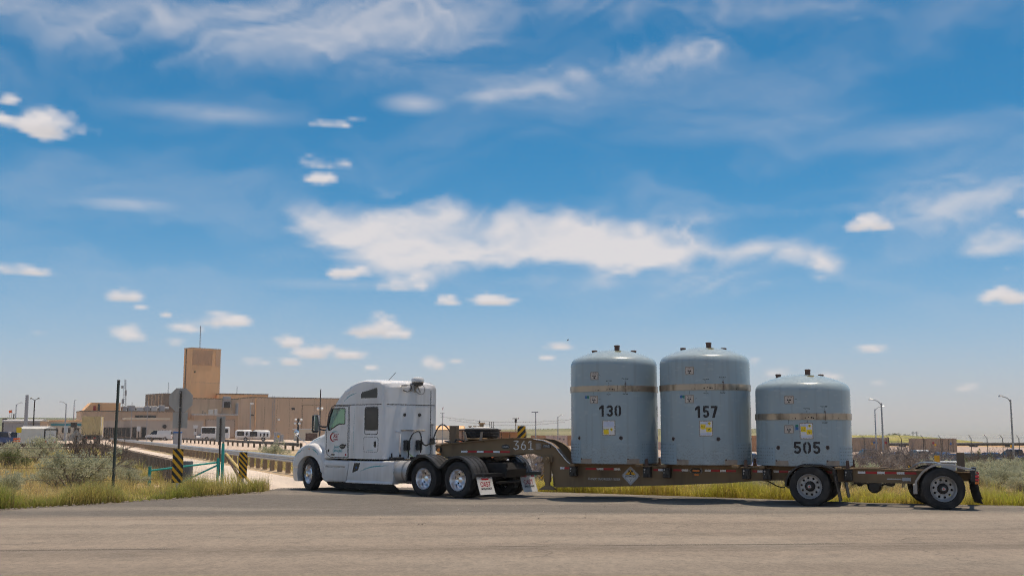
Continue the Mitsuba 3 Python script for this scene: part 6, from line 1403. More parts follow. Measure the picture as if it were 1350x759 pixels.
k, B = coach(265, 302, 562, 236, 8, 'white coach with a tall dark windscreen behind the narrow sign back', windows=((266.5, 284, 563.5, 571), (288, 301, 565, 570)), vents=((267, 268, 577, 582), (270, 271, 577, 580), (273, 274, 577, 580), (279, 283, 577.5, 583)))
coach(310.5, 333.5, 566, 215, 16, 'white rounded trailer with a grey window, left one of two behind the guardrail', 'camper_trailer', 'trailer', windows=((313, 322, 568, 574), (324.5, 327, 569, 573.5)), round_=.5)
coach(333.8, 357, 566.5, 213, 16, 'white rounded trailer with three small dark windows, right one of two behind the guardrail', 'camper_trailer', 'trailer', windows=((330, 339.5, 568.5, 575), (343, 345, 571, 575), (347.5, 350, 570.5, 575), (352, 354, 571, 575)), round_=.5)
# low white box trailer on the left
B = Block(23, 59, 118, -8, 2.4); k = thing('box_trailer', 'white enclosed box trailer behind the dark guardrail on the left', 'trailer')
zt = B.z(565, 24); L = B.w
bpart(k, B, 'body', rbox(0, L, 0, 2.4, .40, zt, .08), 'vehicle_white', 25)
bpart(k, B, 'roof', hull([(-.05, -.05, zt), (L + .05, -.05, zt), (-.05, 1.2, zt + .28), (L + .05, 1.2, zt + .28), (-.05, 2.45, zt), (L + .05, 2.45, zt)]), 'roof_white')
ra = Block(59, 76.5, B.Y(59), 30, .3)
rd = bpart(k, ra, 'rear_wall', [box(0, ra.w, 0, .08, .4, zt)], 'vehicle_white')
bpart(rd, ra, 'edge', [box(-.02, .12, -.03, .0, .4, zt), box(ra.w - .12, ra.w + .02, -.03, 0, .4, zt), box(.12, ra.w - .12, -.03, 0, zt - .14, zt)], 'lamp_dark')
bpart(rd, ra, 'door_seam', [box(ra.w * .42, ra.w * .42 + .03, -.012, 0, .5, zt - .2)], 'lamp_dark')
for f in (.14, .86): bpart(k, ra, 'tail_light', [box(ra.w * f - .07, ra.w * f + .07, -.04, -.005, .55, .85)], 'red_lens')
bpart(k, ra, 'plate', [box(ra.w * .4, ra.w * .6, -.02, 0, .55, .75)], 'lamp_dark')
bpart(k, B, 'wheel', [cyl((L * .55, -.06, .33), (L * .55, .2, .33), .33, 18)], 'rubber')
# container truck driving in
B = Block(107.5, 133, 166, 17, 10); k = thing('container_truck', 'truck carrying a tan ribbed container, seen from behind on the driveway', 'truck')
z0, zt = B.z(573, 108), B.z(548.5, 108); L = B.w
n = 14; e = np.linspace(.1, L - .1, n + 1)
bpart(k, B, 'container', [box(0, L, .05, 6, z0, zt)], 'tan_paint')
bpart(k, B, 'container_rib', [box((e[i] + e[i + 1]) / 2 - .06, (e[i] + e[i + 1]) / 2 + .06, 0, .049, z0 + .1, zt - .12) for i in range(n)] + [box(0, L, -.02, .049, zt - .12, zt), box(0, L, -.02, .049, z0, z0 + .1), box(0, .1, -.02, .049, z0 + .1, zt - .12), box(L - .1, L, -.02, .049, z0 + .1, zt - .12)], 'tan_paint')
bpart(k, B, 'door_edge', [box(L, L + .03, .3, 1.2, zt - 1.6, zt - .1)], 'vehicle_white')
bpart(k, B, 'chassis', [box(.3, L - .3, .1, 9, .75, z0 - .05), box(.2, L - .2, .0, .12, .7, 1.0)], 'black_paint')
for f in (.16, .84):
    wk = bpart(k, B, 'wheel', [cyl((L * f - .32, .9, .5), (L * f + .32, .9, .5), .5, 20)], 'rubber'); bpart(wk, B, 'mud_flap', [box(L * f - .32, L * f + .32, .25, .28, .3, .9)], 'black_paint')
for f in (.3, .7): bpart(k, B, 'tail_light', [box(L * f - .25, L * f + .25, -.03, -.005, .85, .95)], 'red_lens')
bpart(k, B, 'cab', [rbox(.1, L - .1, 6.4, 8.6, .8, z0 + 1.6, .15)], 'vehicle_white')
bpart(k, B, 'wing_mirror', [rbox(L + .12, L + .42, 6.6, 6.75, z0 - .1, z0 + .4, .04)], 'lamp_dark')

# ---- roadside posts, signs, gate and guardrails near the driveway
def xyz(px, py_base, Yd): p = at(px, py_base, Yd); return float(p[0]), float(p[1])
def signpost(name, label, cat_, x, y, parts, group=None):
    k = thing(name, label, cat_, group)
    for nm, mesh, m in parts:
        mesh = cat(mesh).copy(); mesh.apply_translation([x, y, 0]); part(k, nm, mesh, m)
    return k
def stripes(w, h, n, slope, phase=0.0):
    """black bands running down to the right across a w x h board standing in x-z"""
    out = []
    p = h / n
    for i in range(-4, n + 6):
        z0 = i * p + phase; q = Polygon([(-w / 2, z0), (w / 2, z0 - slope), (w / 2, z0 - slope + p * .5), (-w / 2, z0 + p * .5)]); out.append(q)
    return unary_union(out).intersection(sbox(-w / 2, 0, w / 2, h))
def marker(px, Yd, py0, py1, pxw, label, yaw=0, slope_sign=1, post=True, n=5, thin=False):
    x, y = xyz(px, 570, Yd); z0, z1 = at(px, py1, Yd)[2], at(px, py0, Yd)[2]; w = pxw * Yd / 1470; h = z1 - z0
    k = thing('object_marker_sign', label, 'sign')
    M = np.array(T().translate([x, y, 0]).rotate([0, 0, 1], yaw).matrix, float)
    part(k, 'board', [prism(sbox(-w / 2, 0, w / 2, h).buffer(-.03).buffer(.03), -.006, .0, 'y').apply_translation([0, 0, z0])], 'sign_yellow', M=M)
    st_ = stripes(w, h, n, slope_sign * w * 1.0)
    part(k, 'black_band', [prism(g, -.009, -.004, 'y').apply_translation([0, 0, z0]) for g in getattr(st_, 'geoms', [st_]) if g.area > 1e-5], 'stencil_black', M=M)
    if post: part(k, 'post', [box(-.03, .03, .005, .03, float(tz(x, y)) - .2, z0 + h * .9), box(-.004, .004, .03, .055, float(tz(x, y)) - .2, z0 + h * .9)], 'galvanised', M=M)
    return k
marker(236, 32.1, 591.5, 636, 15.5, 'yellow and black striped marker board in the grass left of the driveway', yaw=-12, n=4)
marker(321.8, 36.2, 595.5, 630, 11.5, 'yellow and black striped marker board at the driveway mouth, left of the truck', yaw=-12)
marker(687.5, 41, 561, 580, 11, 'yellow and black marker board standing above the gooseneck', n=2, slope_sign=-1, yaw=8)
marker(717.5, 42, 612, 634, 9.5, 'yellow and black striped marker board seen under the gooseneck', n=4, slope_sign=-1, yaw=25)
x, y = xyz(721, 570, 43); k = thing('yellow_marker_panel', 'plain yellow panel just behind the marker board under the gooseneck', 'sign'); z0, z1 = at(716, 638, 43)[2], at(716, 627, 43)[2]
part(k, 'board', box(x - .33, x + .12, y, y + .01, z0, z1), 'sign_yellow'); part(k, 'post', box(x - .1, x - .06, y + .012, y + .04, -.3, z1 - .1), 'galvanised')
x, y = xyz(1197.5, 570, 40); k = thing('small_striped_marker', 'small yellow and black striped marker behind the rear frame of the trailer', 'sign'); z1 = at(1197, 613, 40)[2]
part(k, 'board', [box(x - .06, x + .06, y, y + .006, z1 - .24, z1)], 'sign_yellow'); part(k, 'black_band', [prism(stripes(.12, .24, 2, .1).buffer(0), y - .003, y + .002, 'y').apply_translation([x, 0, z1 - .24])], 'stencil_black'); part(k, 'post', [box(x + .02, x + .05, y + .008, y + .03, -.5, z1 - .02)], 'galvanised')
x, y = xyz(1233.5, 570, 41); k = thing('yellow_sign', 'small plain yellow sign above the rear wheel of the trailer', 'sign'); z0, z1 = at(1233, 609, 41)[2], at(1233, 600, 41)[2]
part(k, 'board', [rbox(x - .10, x + .10, y, y + .01, z0, z1, .003)], 'sign_yellow'); part(k, 'post', [cyl((x, y + .03, -.6), (x, y + .03, z1 - .05), .02, 8)], 'galvanised')
# back of the stop sign
def octagon(r): return Polygon([(r * math.cos(rad(22.5 + 45 * i)), r * math.sin(rad(22.5 + 45 * i))) for i in range(8)])
Yd = 45.0; x, y = xyz(236.5, 570, Yd); k = thing('stop_sign', 'tall octagonal sign seen from behind, with a square plate below it', 'sign')
zc_, R8 = float(at(237, 527, Yd)[2]), 15.6 * Yd / 1470 / math.cos(rad(22.5))
part(k, 'octagon', [prism(octagon(R8), y + .04, y + .046, 'y').apply_translation([x, 0, zc_])], 'sign_back')
part(k, 'lower_plate', [box(x - .30, x + .30, y + .04, y + .046, at(237, 564, Yd)[2], at(237, 543, Yd)[2])], 'sign_back')
part(k, 'post', [box(x - .034, x + .034, y - .03, y + .035, -.2, at(237, 515, Yd)[2])], 'lamp_dark')
part(k, 'bolt', [cyl((x, y - .03, zc_ + .3), (x, y - .05, zc_ + .3), .02, 8), cyl((x, y - .03, zc_ - .3), (x, y - .05, zc_ - .3), .02, 8)], 'galvanised')
Yd = 47.0; x, y = xyz(290.5, 570, Yd); k = thing('narrow_sign', 'narrow upright sign seen from behind near the teal gate posts', 'sign')
part(k, 'board', [rbox(x - .19, x + .19, y + .04, y + .05, at(290, 582, Yd)[2], at(290, 548, Yd)[2], .004)], 'sign_back')
part(k, 'post', [box(x - .034, x + .034, y - .03, y + .035, -.2, at(290, 551, Yd)[2])], 'lamp_dark')
Yd = 75.0; x, y = xyz(101, 570, Yd); k = thing('diamond_sign', 'grey back of a diamond shaped sign left of the container truck', 'sign')
zc_ = float(at(101, 575.5, Yd)[2]); part(k, 'board', [prism(rot45((x, zc_), 10 * Yd / 1470), y, y + .006, 'y')], 'sign_back'); part(k, 'post', [box(x - .05, x + .05, y - .06, y - .005, -.2, zc_ + .08)], 'lamp_dark')
Yd = 120.0; x, y = xyz(86.8, 570, Yd); k = thing('white_sign', 'small white rectangular sign on a white post left of the diamond sign', 'sign')
part(k, 'board', [box(x - .22, x + .22, y, y + .02, at(87, 570, Yd)[2], at(87, 561, Yd)[2])], 'white_plain'); part(k, 'post', [box(x - .05, x + .05, y + .025, y + .1, 0, at(87, 566, Yd)[2])], 'white_plain')
Yd = 110.0; x, y = xyz(24.8, 570, Yd); k = thing('yellow_square_sign', 'bright yellow square sign on a white post left of the white box trailer', 'sign')
part(k, 'board', [box(x - .26, x + .26, y, y + .02, at(25, 570, Yd)[2], at(25, 563, Yd)[2])], 'bright_yellow'); part(k, 'post', [box(x - .06, x + .06, y + .025, y + .1, 0, at(25, 566, Yd)[2])], 'white_plain')
x0_, y0_ = xyz(23, 570, 108); k = thing('orange_barricade', 'orange barricade boards below the yellow square sign', 'barricade')
for i, (a, b) in enumerate(((577, 579.2), (580, 582.2), (588, 592.5))):
    part(k, 'board', [box(x0_ - .35, x0_ + .32, y0_, y0_ + .04, at(23, b, 108)[2], at(23, a, 108)[2])], 'orange_paint')
part(k, 'leg', [box(x0_ - .30, x0_ - .24, y0_ + .05, y0_ + .1, -.1, at(23, 578, 108)[2]), box(x0_ + .22, x0_ + .28, y0_ + .05, y0_ + .1, -.1, at(23, 578, 108)[2])], 'white_plain')
Yd = 170.0; x, y = xyz(182.5, 570, Yd); k = thing('square_sign', 'small square sign on a dark post before the front wing doors', 'sign')
part(k, 'board', [box(x - .28, x + .28, y, y + .02, at(182, 568, Yd)[2], at(182, 561.5, Yd)[2])], 'white_plain'); part(k, 'post', [box(x - .06, x + .06, y + .03, y + .1, -.1, at(182, 566, Yd)[2])], 'lamp_dark')
Yd = 175.0; x, y = xyz(257.5, 570, Yd); k = thing('square_sign', 'white square sign with a smaller plate below, left of the coach', 'sign')
part(k, 'board', [box(x - .33, x + .33, y, y + .02, at(257, 564.5, Yd)[2], at(257, 560, Yd)[2])], 'white_plain'); part(k, 'lower_board', [box(x - .25, x + .22, y, y + .02, at(257, 573, Yd)[2], at(257, 568.5, Yd)[2])], 'white_plain'); part(k, 'post', [box(x - .06, x + .06, y + .03, y + .1, -.1, at(257, 562, Yd)[2])], 'lamp_dark')
Yd = 150.0; B = Block(229, 239, Yd, 10, 1.4); k = thing('blue_topped_crate', 'pale grey crate with a blue lid behind the post of the stop sign', 'crate'); zt = B.z(568.5, 229)
bpart(k, B, 'body', [rbox(0, B.w, 0, 1.4, -.05, zt - .2, .04)], 'metal_siding'); bpart(k, B, 'lid', [rbox(-.04, B.w + .04, -.04, 1.44, zt - .2, zt, .04)], 'label_blue')
B = Block(363, 374.5, 205, 20, 1.5); k = thing('electrical_cabinet', 'grey electrical cabinet with a yellow mark right of the white trailers', 'cabinet'); zt = B.z(569.5, 363)
bpart(k, B, 'body', [rbox(0, B.w * .62, 0, 1.5, -.05, zt, .05)], 'metal_siding'); bpart(k, B, 'side_unit', [rbox(B.w * .66, B.w, .2, 1.4, -.05, zt - .4, .05)], 'metal_siding'); bpart(k, B, 'mark', [prism(rot45((B.w * .38, zt - .75), .3), -.02, -.003, 'y')], 'sign_yellow')
B = Block(394, 420, 225, 25, 4); k = thing('green_tank_shed', 'low pale green roofed shed behind the dark lamp post with globes', 'shed'); zt = B.z(566, 394)
bpart(k, B, 'wall', [box(0, B.w, 0, 4, -.1, zt)], 'building_cream'); bpart(k, B, 'roof', [box(-.2, B.w + .2, -.2, 4.2, zt, zt + .2)], 'roof_white'); bpart(k, B, 'opening', [box(B.w * .35, B.w * .95, -.03, -.002, 0, zt - .7)], 'rust_brown')
# dark steel post in the grass
x, y = xyz(152, 570, 32.2); k = thing('steel_post', 'tall thin dark green steel post standing in the grass on the left', 'post')
topz = float(at(160.5, 502, 32.2)[2]); xt = float(at(160.3, 502, 32.2)[0])
part(k, 'shaft', [hull([(x + dx, y + dy, -.2) for dx in (-.027, .027) for dy in (-.05, .05)] + [(x + .03 + dx, y + dy, topz) for dx in (-.024, .024) for dy in (-.05, .05)])], 'green_post')
part(k, 'cap', [box(x, x + .06, y - .055, y + .055, topz, topz + .03)], 'lamp_dark')
# teal pipe gate and its yellow brace
k = thing('pipe_gate', 'teal painted pipe gate with two slanting rails at the driveway mouth', 'gate')
pA, pB, pC = xyz(199.5, 570, 37.5), xyz(288.8, 570, 38.2), xyz(294.8, 570, 38.0)
z = lambda px, py, Yd: float(at(px, py, Yd)[2])
part(k, 'post', [cyl((pA[0], pA[1], -.1), (pA[0], pA[1], z(199, 615, 37.5)), .050, 14)], 'teal_paint', label='short teal end post')
part(k, 'post_cap', [cyl((pA[0], pA[1], z(199, 616, 37.5)), (pA[0], pA[1], z(199, 614.5, 37.5)), .058, 14)], 'teal_paint')
part(k, 'post', [cyl((pB[0], pB[1], -.1), (pB[0], pB[1], z(289, 603.5, 38.2)), .045, 14)], 'teal_paint')
part(k, 'post', [cyl((pC[0], pC[1], -.1), (pC[0], pC[1], z(295, 584, 38.0)), .050, 14)], 'teal_paint', label='tall teal hinge post')
part(k, 'rail', [cyl((pA[0], pA[1], z(199, 620, 37.5)), (pB[0], pB[1], z(289, 609, 38.2)), .032, 12)], 'teal_paint')
qx, qy = xyz(240, 570, 37.8); part(k, 'diagonal_rail', [cyl((qx, qy, z(240, 636, 37.8)), (pB[0], pB[1], z(289, 612.5, 38.2)), .030, 12)], 'teal_paint')
k = thing('gate_brace', 'weathered yellow angled brace leaning beside the teal hinge post', 'brace')
b0 = xyz(299, 570, 40.5); b1 = xyz(325, 570, 37.4); b2 = xyz(337, 570, 37.0)
part(k, 'strut', [cyl((b0[0], b0[1], z(299, 599, 40.5)), (b1[0], b1[1], .02), .05, 10)], 'rust_brown'); part(k, 'strut', [cyl((b0[0], b0[1], z(299, 598, 40.5)), (b2[0], b2[1], .02), .055, 10)], 'yellow_pipe')
part(k, 'foot_bar', [cyl((b1[0] - .25, b1[1], .05), (b2[0] + .1, b2[1], .05), .05, 10)], 'yellow_pipe')
x, y = xyz(704.5, 570, 44); single('teal_bollard', [cyl((x, y, -.8), (x, y, z(704, 622, 44)), .09, 14), lathe([(.09, 0), (.06, .05), (.001, .06)], 14, 'z').apply_translation([x, y, z(704, 622, 44)])], 'teal_paint', 'teal pipe bollard standing behind the far mud flap of the truck', 'bollard')
# barbed wire fence across the left field
k = thing('wire_fence', 'thin barbed wire strands crossing the left field to the dark steel post', 'fence')
for zz_ in (.45, .78, 1.1, 1.38):
    part(k, 'wire', [tube(spline([(-24, 36.0, zz_), (-20, 35.0, zz_ - .03), (-15.5, 33.4, zz_ - .03), (-11.36, 32.2, zz_)], 14), .006, 4)], 'rust_brown')
for xx, yy_ in ((-19.9, 34.95), (-15.5, 33.4)): part(k, 'picket', [box(xx - .018, xx + .018, yy_ - .018, yy_ + .018, -.2, 1.45)], 'green_post')
for zz_ in (.5, .85, 1.15): part(k, 'wire', [tube(spline([(-11.26, 32.2, zz_), (-10.6, 35, zz_ - .05), (-10.9, 38.5, zz_ - .05), (pB[0], pB[1], zz_ - .1)], 12), .004, 4)], 'rust_brown')

# ---- guardrails
def w_rail(path, z0, h=.31, out=1):
    """W-beam cross-section swept along a ground path"""
    path = np.asarray(path, float); t = np.gradient(path, axis=0); t /= np.linalg.norm(t, axis=1)[:, None]; n = np.stack([t[:, 1], -t[:, 0]], 1) * out
    prof = [(0, 0), (.07, .045), (.07, .10), (0, .135), (0, .175), (.07, .21), (.07, .265), (0, .31)]
    back = [(o - .008, z) for o, z in prof[::-1]]
    ring = np.array(prof + back); m = len(ring); V = []
    for p, nn in zip(path, n): V.append(np.column_stack([p[0] + nn[0] * ring[:, 0], p[1] + nn[1] * ring[:, 0], z0 + ring[:, 1] * h / .31]))
    V = np.vstack(V); F = []; i = np.arange(m); j = (i + 1) % m
    for k_ in range(len(path) - 1): F += [np.stack([i + k_ * m, j + k_ * m, j + k_ * m + m], 1), np.stack([i + k_ * m, j + k_ * m + m, i + k_ * m + m], 1)]
    return trimesh.Trimesh(V, np.vstack(F), process=False)
def guardrail(label, path, z0, rail_m, post_m, step, side, post_r=(.10, .10), zt=None, limit=90, block=True, name='guardrail'):
    k = thing(name, label, 'guardrail'); path = np.asarray(path, float)
    d = np.r_[0, np.cumsum(np.linalg.norm(np.diff(path, axis=0), axis=1))]
    part(k, 'rail', w_rail(path, z0, out=side), rail_m, 30)
    s = .4; c_ = 0
    while s < d[-1] and c_ < limit:
        x = np.interp(s, d, path[:, 0]); y = np.interp(s, d, path[:, 1]); i_ = min(np.searchsorted(d, s), len(path) - 1); t = path[i_] - path[max(i_ - 1, 0)]; t = t / np.linalg.norm(t); n = np.array([t[1], -t[0]]) * side
        M = np.eye(4); M[:2, 0] = t; M[:2, 1] = [-t[1], t[0]]; M[:2, 3] = [x, y]
        sg = -1 if side > 0 else 1
        mesh = [box(-post_r[0], post_r[0], sg * -.02 * -1 * 0 + (.02 if sg > 0 else -.02 - 2 * post_r[1]), (.02 + 2 * post_r[1] if sg > 0 else -.02), -.3, z0 + .30)]
        mesh = [box(-post_r[0], post_r[0], *((.015, .015 + 2 * post_r[1]) if side > 0 else (-.015 - 2 * post_r[1], -.015)), -.3, z0 + .30)]
        part(k, 'post', mesh, post_m, M=M); s += step; c_ += 1
    return k
R1 = R0 - NRM * .0
guardrail('galvanised guardrail on wooden posts along the right side of the driveway', np.array([R0 + DIR * (-2) + NRM * .15] + [R0 + DIR * t for t in np.linspace(0, 150, 40)]), .47, 'galvanised', 'guard_post', 1.9, -1, limit=80)
mat('old_post', lambda p, n, uv: mikit.mix((.27, .21, .16), (.11, .085, .065), mikit.fbm(p.x * 4, p.y * 4, p.z * 1.5, 3)), .9)
mat('old_rail', weathered((.085, .075, .066), (.17, .15, .13), .5, 3.0), .7)
lp_ = [L0 + DIR * t for t in np.linspace(0, 66, 22)] + [L0 + DIR * 66 + np.array([-math.sin(a) * 14 - (1 - math.cos(a)) * 2, (1 - math.cos(a)) * -6 + math.sin(a) * 3]) for a in np.linspace(.2, 1.4, 6)] + [np.array([-58.0, 100.5]), np.array([-75.0, 96.0])]
gl = guardrail('old dark guardrail with close set posts along the left side of the driveway', np.array(lp_), .48, 'old_rail', 'old_post', .62, 1, post_r=(.17, .12), limit=150)
nose = L0 - DIR * .1
part(gl, 'end_terminal', [lathe([(.001, .0), (.20, .0), (.22, .03), (.22, .86), (.20, .88), (.001, .88)], 24, 'z').apply_translation([nose[0], nose[1] - .1, -.05])], 'terminal_grey')
part(gl, 'end_terminal_panel', [box(nose[0] - .55, nose[0] + .1, nose[1] + .15, nose[1] + .2, .35, .82)], 'old_rail')
part(gl, 'yellow_reflector', [box(nose[0] - .28, nose[0] - .16, nose[1] - .34, nose[1] - .32, .25, .55)], 'sign_yellow')
# second rail in front of the forecourt
p2 = np.array([at(px, 575, Yd)[:2] for px, Yd in ((236, 190), (262, 172), (300, 148), (340, 128), (378, 112), (396, 106))])
guardrail('dark low guardrail in front of the forecourt behind the galvanised one', np.vstack([np.linspace(p2[i], p2[i + 1], 4)[:-1] for i in range(5)] + [p2[-1:]]), .45, 'old_rail', 'wood_post', 3.8, 1, limit=40)
p3 = np.array([at(px, 575, Yd)[:2] for px, Yd in ((128, 206), (170, 200), (214, 195))])
guardrail('dark low guardrail crossing in front of the front wing', np.vstack([np.linspace(p3[i], p3[i + 1], 5)[:-1] for i in range(2)] + [p3[-1:]]), .5, 'old_rail', 'wood_post', 4.0, -1, limit=30)

# ---- lamp posts, masts and poles
def lamp(px, py0, py1, Yd, arm_px, label, m='lamp_grey', r=.11, head=True, group=None, z_base=None, double=False):
    x, y = xyz(px, 570, Yd); zb = float(tz(x, y)) if z_base is None else z_base; zt = float(at(px, py0, Yd)[2]); k = thing('lamp_post', label, 'street lamp', group)
    part(k, 'pole', [cyl((x, y, zb - .2), (x, y, zt), r, 10, r * .6)], m); part(k, 'base', [cyl((x, y, zb - .1), (x, y, zb + .5), r * 1.8, 10)], m)
    for ap in ([arm_px] if not double else [arm_px, -arm_px]):
        L = ap * Yd / 1470; rise = .30 * abs(L)
        part(k, 'arm', [tube(spline([(x, y, zt - .25), (x + L * .35, y, zt + rise * .55), (x + L * .8, y, zt + rise)], 10), r * .35, 6)], m)
        part(k, 'lamp_head', [hull([(x + L * .75, y - .12, zt + rise + .02), (x + L * .75, y + .12, zt + rise + .02), (x + L * 1.15, y - .17, zt + rise + .02), (x + L * 1.15, y + .17, zt + rise + .02), (x + L * 1.1, y, zt + rise + .16), (x + L * .8, y, zt + rise + .12), (x + L * 1.22, y, zt + rise - .02)])], m)
    return k
lamp(1334.5, 526.5, 592, 88, -13, 'curved arm lamp post at the far right, arm to the left', r=.095, z_base=-2)
lamp(1163.5, 531, 596, 96, -14, 'nearer lamp post of the pair right of the casks, arm to the left', r=.10, z_base=-2)
lamp(1154.5, 539, 596, 150, 11, 'farther lamp post of the pair right of the casks, amber head to the right', r=.11, z_base=-2)
lamp(85.5, 532, 572, 215, -8, 'lamp post before the guard house, arm to the left', r=.15)
lamp(19.5, 533, 560, 240, 7, 'lamp post over the metal shed with its arm to the right', r=.15)
lamp(735.5, 549, 574, 250, 7, 'lamp post right of the gooseneck marker, arm to the right', r=.14, z_base=-2)
k = lamp(43.5, 527, 583, 130, 5, 'thin lamp post with two drooping arms behind the white box trailer', r=.10, double=True, m='lamp_dark')
lamp(96, 528, 562, 255, 2, 'thin lamp post at the left end of the brown building', r=.12)
def pole(px, py0, py1, Yd, r, label, name='pole', m='lamp_grey', cat_='pole', extra=(), zb=None, taper=.7):
    x, y = xyz(px, 570, Yd); zt = float(at(px, py0, Yd)[2]); zb = float(tz(x, y)) - .1 if zb is None else zb
    k = thing(name, label, cat_); part(k, 'shaft', [cyl((x, y, zb), (x, y, zt), r, 8, r * taper)], m)
    for nm, mesh, mm in extra: mesh = cat(mesh).copy(); mesh.apply_translation([x, y, zt]); part(k, nm, mesh, mm)
    return k
pole(33.2, 520.5, 556, 225, .42, 'thick dark chimney like column left of the thin double armed lamp', 'steel_column', 'lamp_grey', 'column', taper=.8)
pole(17, 545, 556, 236, .18, 'short dark mast on the roof line of the metal shed', 'mast', 'lamp_dark', 'mast')
pole(14.3, 540, 560, 300, .10, 'thin flag pole far left with a red pennant', 'flag_pole', 'lamp_grey', 'flag pole', extra=[('pennant', [hull([(0, 0, 0), (0, .02, 0), (-.9, 0, -.2), (-.9, .02, -.2), (-.75, 0, -.9), (0, 0, -.7)])], 'orange_paint')])
pole(11.5, 546, 560, 310, .08, 'thinner pole left of the pennant flag pole', 'mast', 'lamp_grey', 'mast')
pole(9, 549, 562, 320, .08, 'thinnest pole at the far left', 'mast', 'lamp_grey', 'mast')
pole(96.2, 537, 548, 256, .12, 'short pole with an orange band at the corner of the brown building', 'mast', 'orange_paint', 'mast')
pole(98.5, 560, 580, 150, .12, 'dark post with a sign box in front of the guard house', 'post', 'lamp_dark', 'post', zb=-.1, extra=[('sign_box', [box(-.55, .25, -.1, .1, -.3, .35)], 'lamp_dark')])
pole(421.5, 513, 574, 190, .12, 'slim dark mast with two lamp globes before the brown hall', 'mast', 'lamp_dark', 'mast', extra=[('crossbar', [box(-.45, .45, -.05, .05, at(421, 538.5, 190)[2] - at(421, 513, 190)[2], at(421, 538, 190)[2] - at(421, 513, 190)[2])], 'lamp_dark')] + [('globe', [trimesh.creation.icosphere(2, .24).apply_translation([dx, 0, at(421, 538.5, 190)[2] - at(421, 513, 190)[2]])], 'globe_white') for dx in (-.36, .30)])
zz1, zz2 = (float(at(392, p, 135)[2] - at(392, 551, 135)[2]) for p in (553, 558))
pole(392.8, 551, 586, 135, .14, 'dark lamp post carrying four white globes in front of the brown hall', 'globe_lamp', 'lamp_dark', 'street lamp', extra=[('crossbar', [box(-.32, .38, -.04, .04, zz1 - .05, zz1 + .05), box(-.38, .30, -.04, .04, zz2 - .05, zz2 + .05)], 'lamp_dark')] + [('globe', [trimesh.creation.icosphere(2, .16).apply_translation([dx, 0, zq])], 'globe_white') for dx, zq in ((-.29, zz1), (.36, zz1), (-.37, zz2), (.15, zz2))])
pole(329.5, 532, 578, 220, .10, 'thin lamp pole at the corner of the brown hall', 'lamp_pole', 'lamp_grey', 'street lamp', extra=[('lamp_head', [rbox(-.1, .55, -.15, .15, -.1, .15, .05)], 'globe_white')])
for px, p0, lab in ((153.3, 527, 'thin pole left of the dark steel post before the front wing'), (172.5, 530, 'thin pole before the dark glazing of the front wing'), (193.2, 528, 'thin pole before the right door of the front wing')):
    pole(px, p0, 579, 190, .06, lab, 'light_pole', 'lamp_grey', 'pole')
pole(219.5, 504, 520, 292, .08, 'whip antenna on the dark ribbed block', 'antenna', 'lamp_grey', 'antenna', zb=11.5)
pole(310.7, 509, 522, 296, .08, 'whip antenna on the upper tan hall', 'antenna', 'lamp_grey', 'antenna', zb=10)
pole(583.3, 544, 580, 180, .08, 'pole with a wind cup and a red pennant beside the rear edge of the cab', 'wind_mast', 'lamp_grey', 'mast', extra=[('crossbar', [box(-.35, .35, -.03, .03, -.05, .03)], 'lamp_grey'), ('pennant', [hull([(-.05, 0, .45), (.12, .03, .95), (.02, 0, .95), (.02, .03, .45), (.10, 0, .9)])], 'logo_red')])
pole(632, 553, 575, 200, .06, 'thin pole with a dark box above the pink building', 'power_pole', 'lamp_grey', 'pole', extra=[('box', [rbox(-.12, .12, -.12, .12, -.6, -.25, .03)], 'lamp_dark')])
pole(680, 551, 580, 240, .12, 'power pole with a transformer left of the yellow marker', 'power_pole', 'wood_post', 'pole', extra=[('transformer', [cyl((0, -.25, -.9), (0, -.25, -.2), .25, 10)], 'lamp_dark'), ('crossarm', [box(-.7, .7, -.06, .06, -.15, 0)], 'wood_post')])
pole(706.2, 543, 580, 250, .14, 'tall power pole right of the yellow marker', 'power_pole', 'lamp_grey', 'pole', extra=[('crossarm', [box(-.9, .6, -.06, .06, -.1, .1)], 'lamp_grey')])
for nm, a, b in (('upper', (580, 549), (760, 552)), ('lower', (592, 553), (745, 556))):
    A_, B_ = at(a[0], a[1], 245), at(b[0], b[1], 245); single('overhead_wire', [tube(np.array([A_ * (1 - t) + B_ * t - [0, 0, 1.0 * math.sin(np.pi * t)] for t in np.linspace(0, 1, 10)]), .03, 4)], 'lamp_dark', f'{nm} of the two power lines strung above the pink building', 'power line')
for px in (1203.5, 1208.5):
    Yd = 900; x, y = xyz(px, 570, Yd); zb = float(tz(x, y)) - 1; zt = float(at(px, 568.5, Yd)[2]); k = thing('transmission_tower', '%s of two distant power line towers beyond the mound' % ('left' if px < 1206 else 'right'), 'tower')
    part(k, 'leg', [cyl((x - 1, y, zb), (x, y, zt), .22, 5)], 'lamp_grey'); part(k, 'leg', [cyl((x + 1, y, zb), (x, y, zt), .22, 5)], 'lamp_grey'); part(k, 'crossarm', [box(x - 1.6, x + 1.6, y - .15, y + .15, zt - 1.6, zt - 1.3), box(x - 1.0, x + 1.0, y - .15, y + .15, zt - .4, zt - .1)], 'lamp_grey')
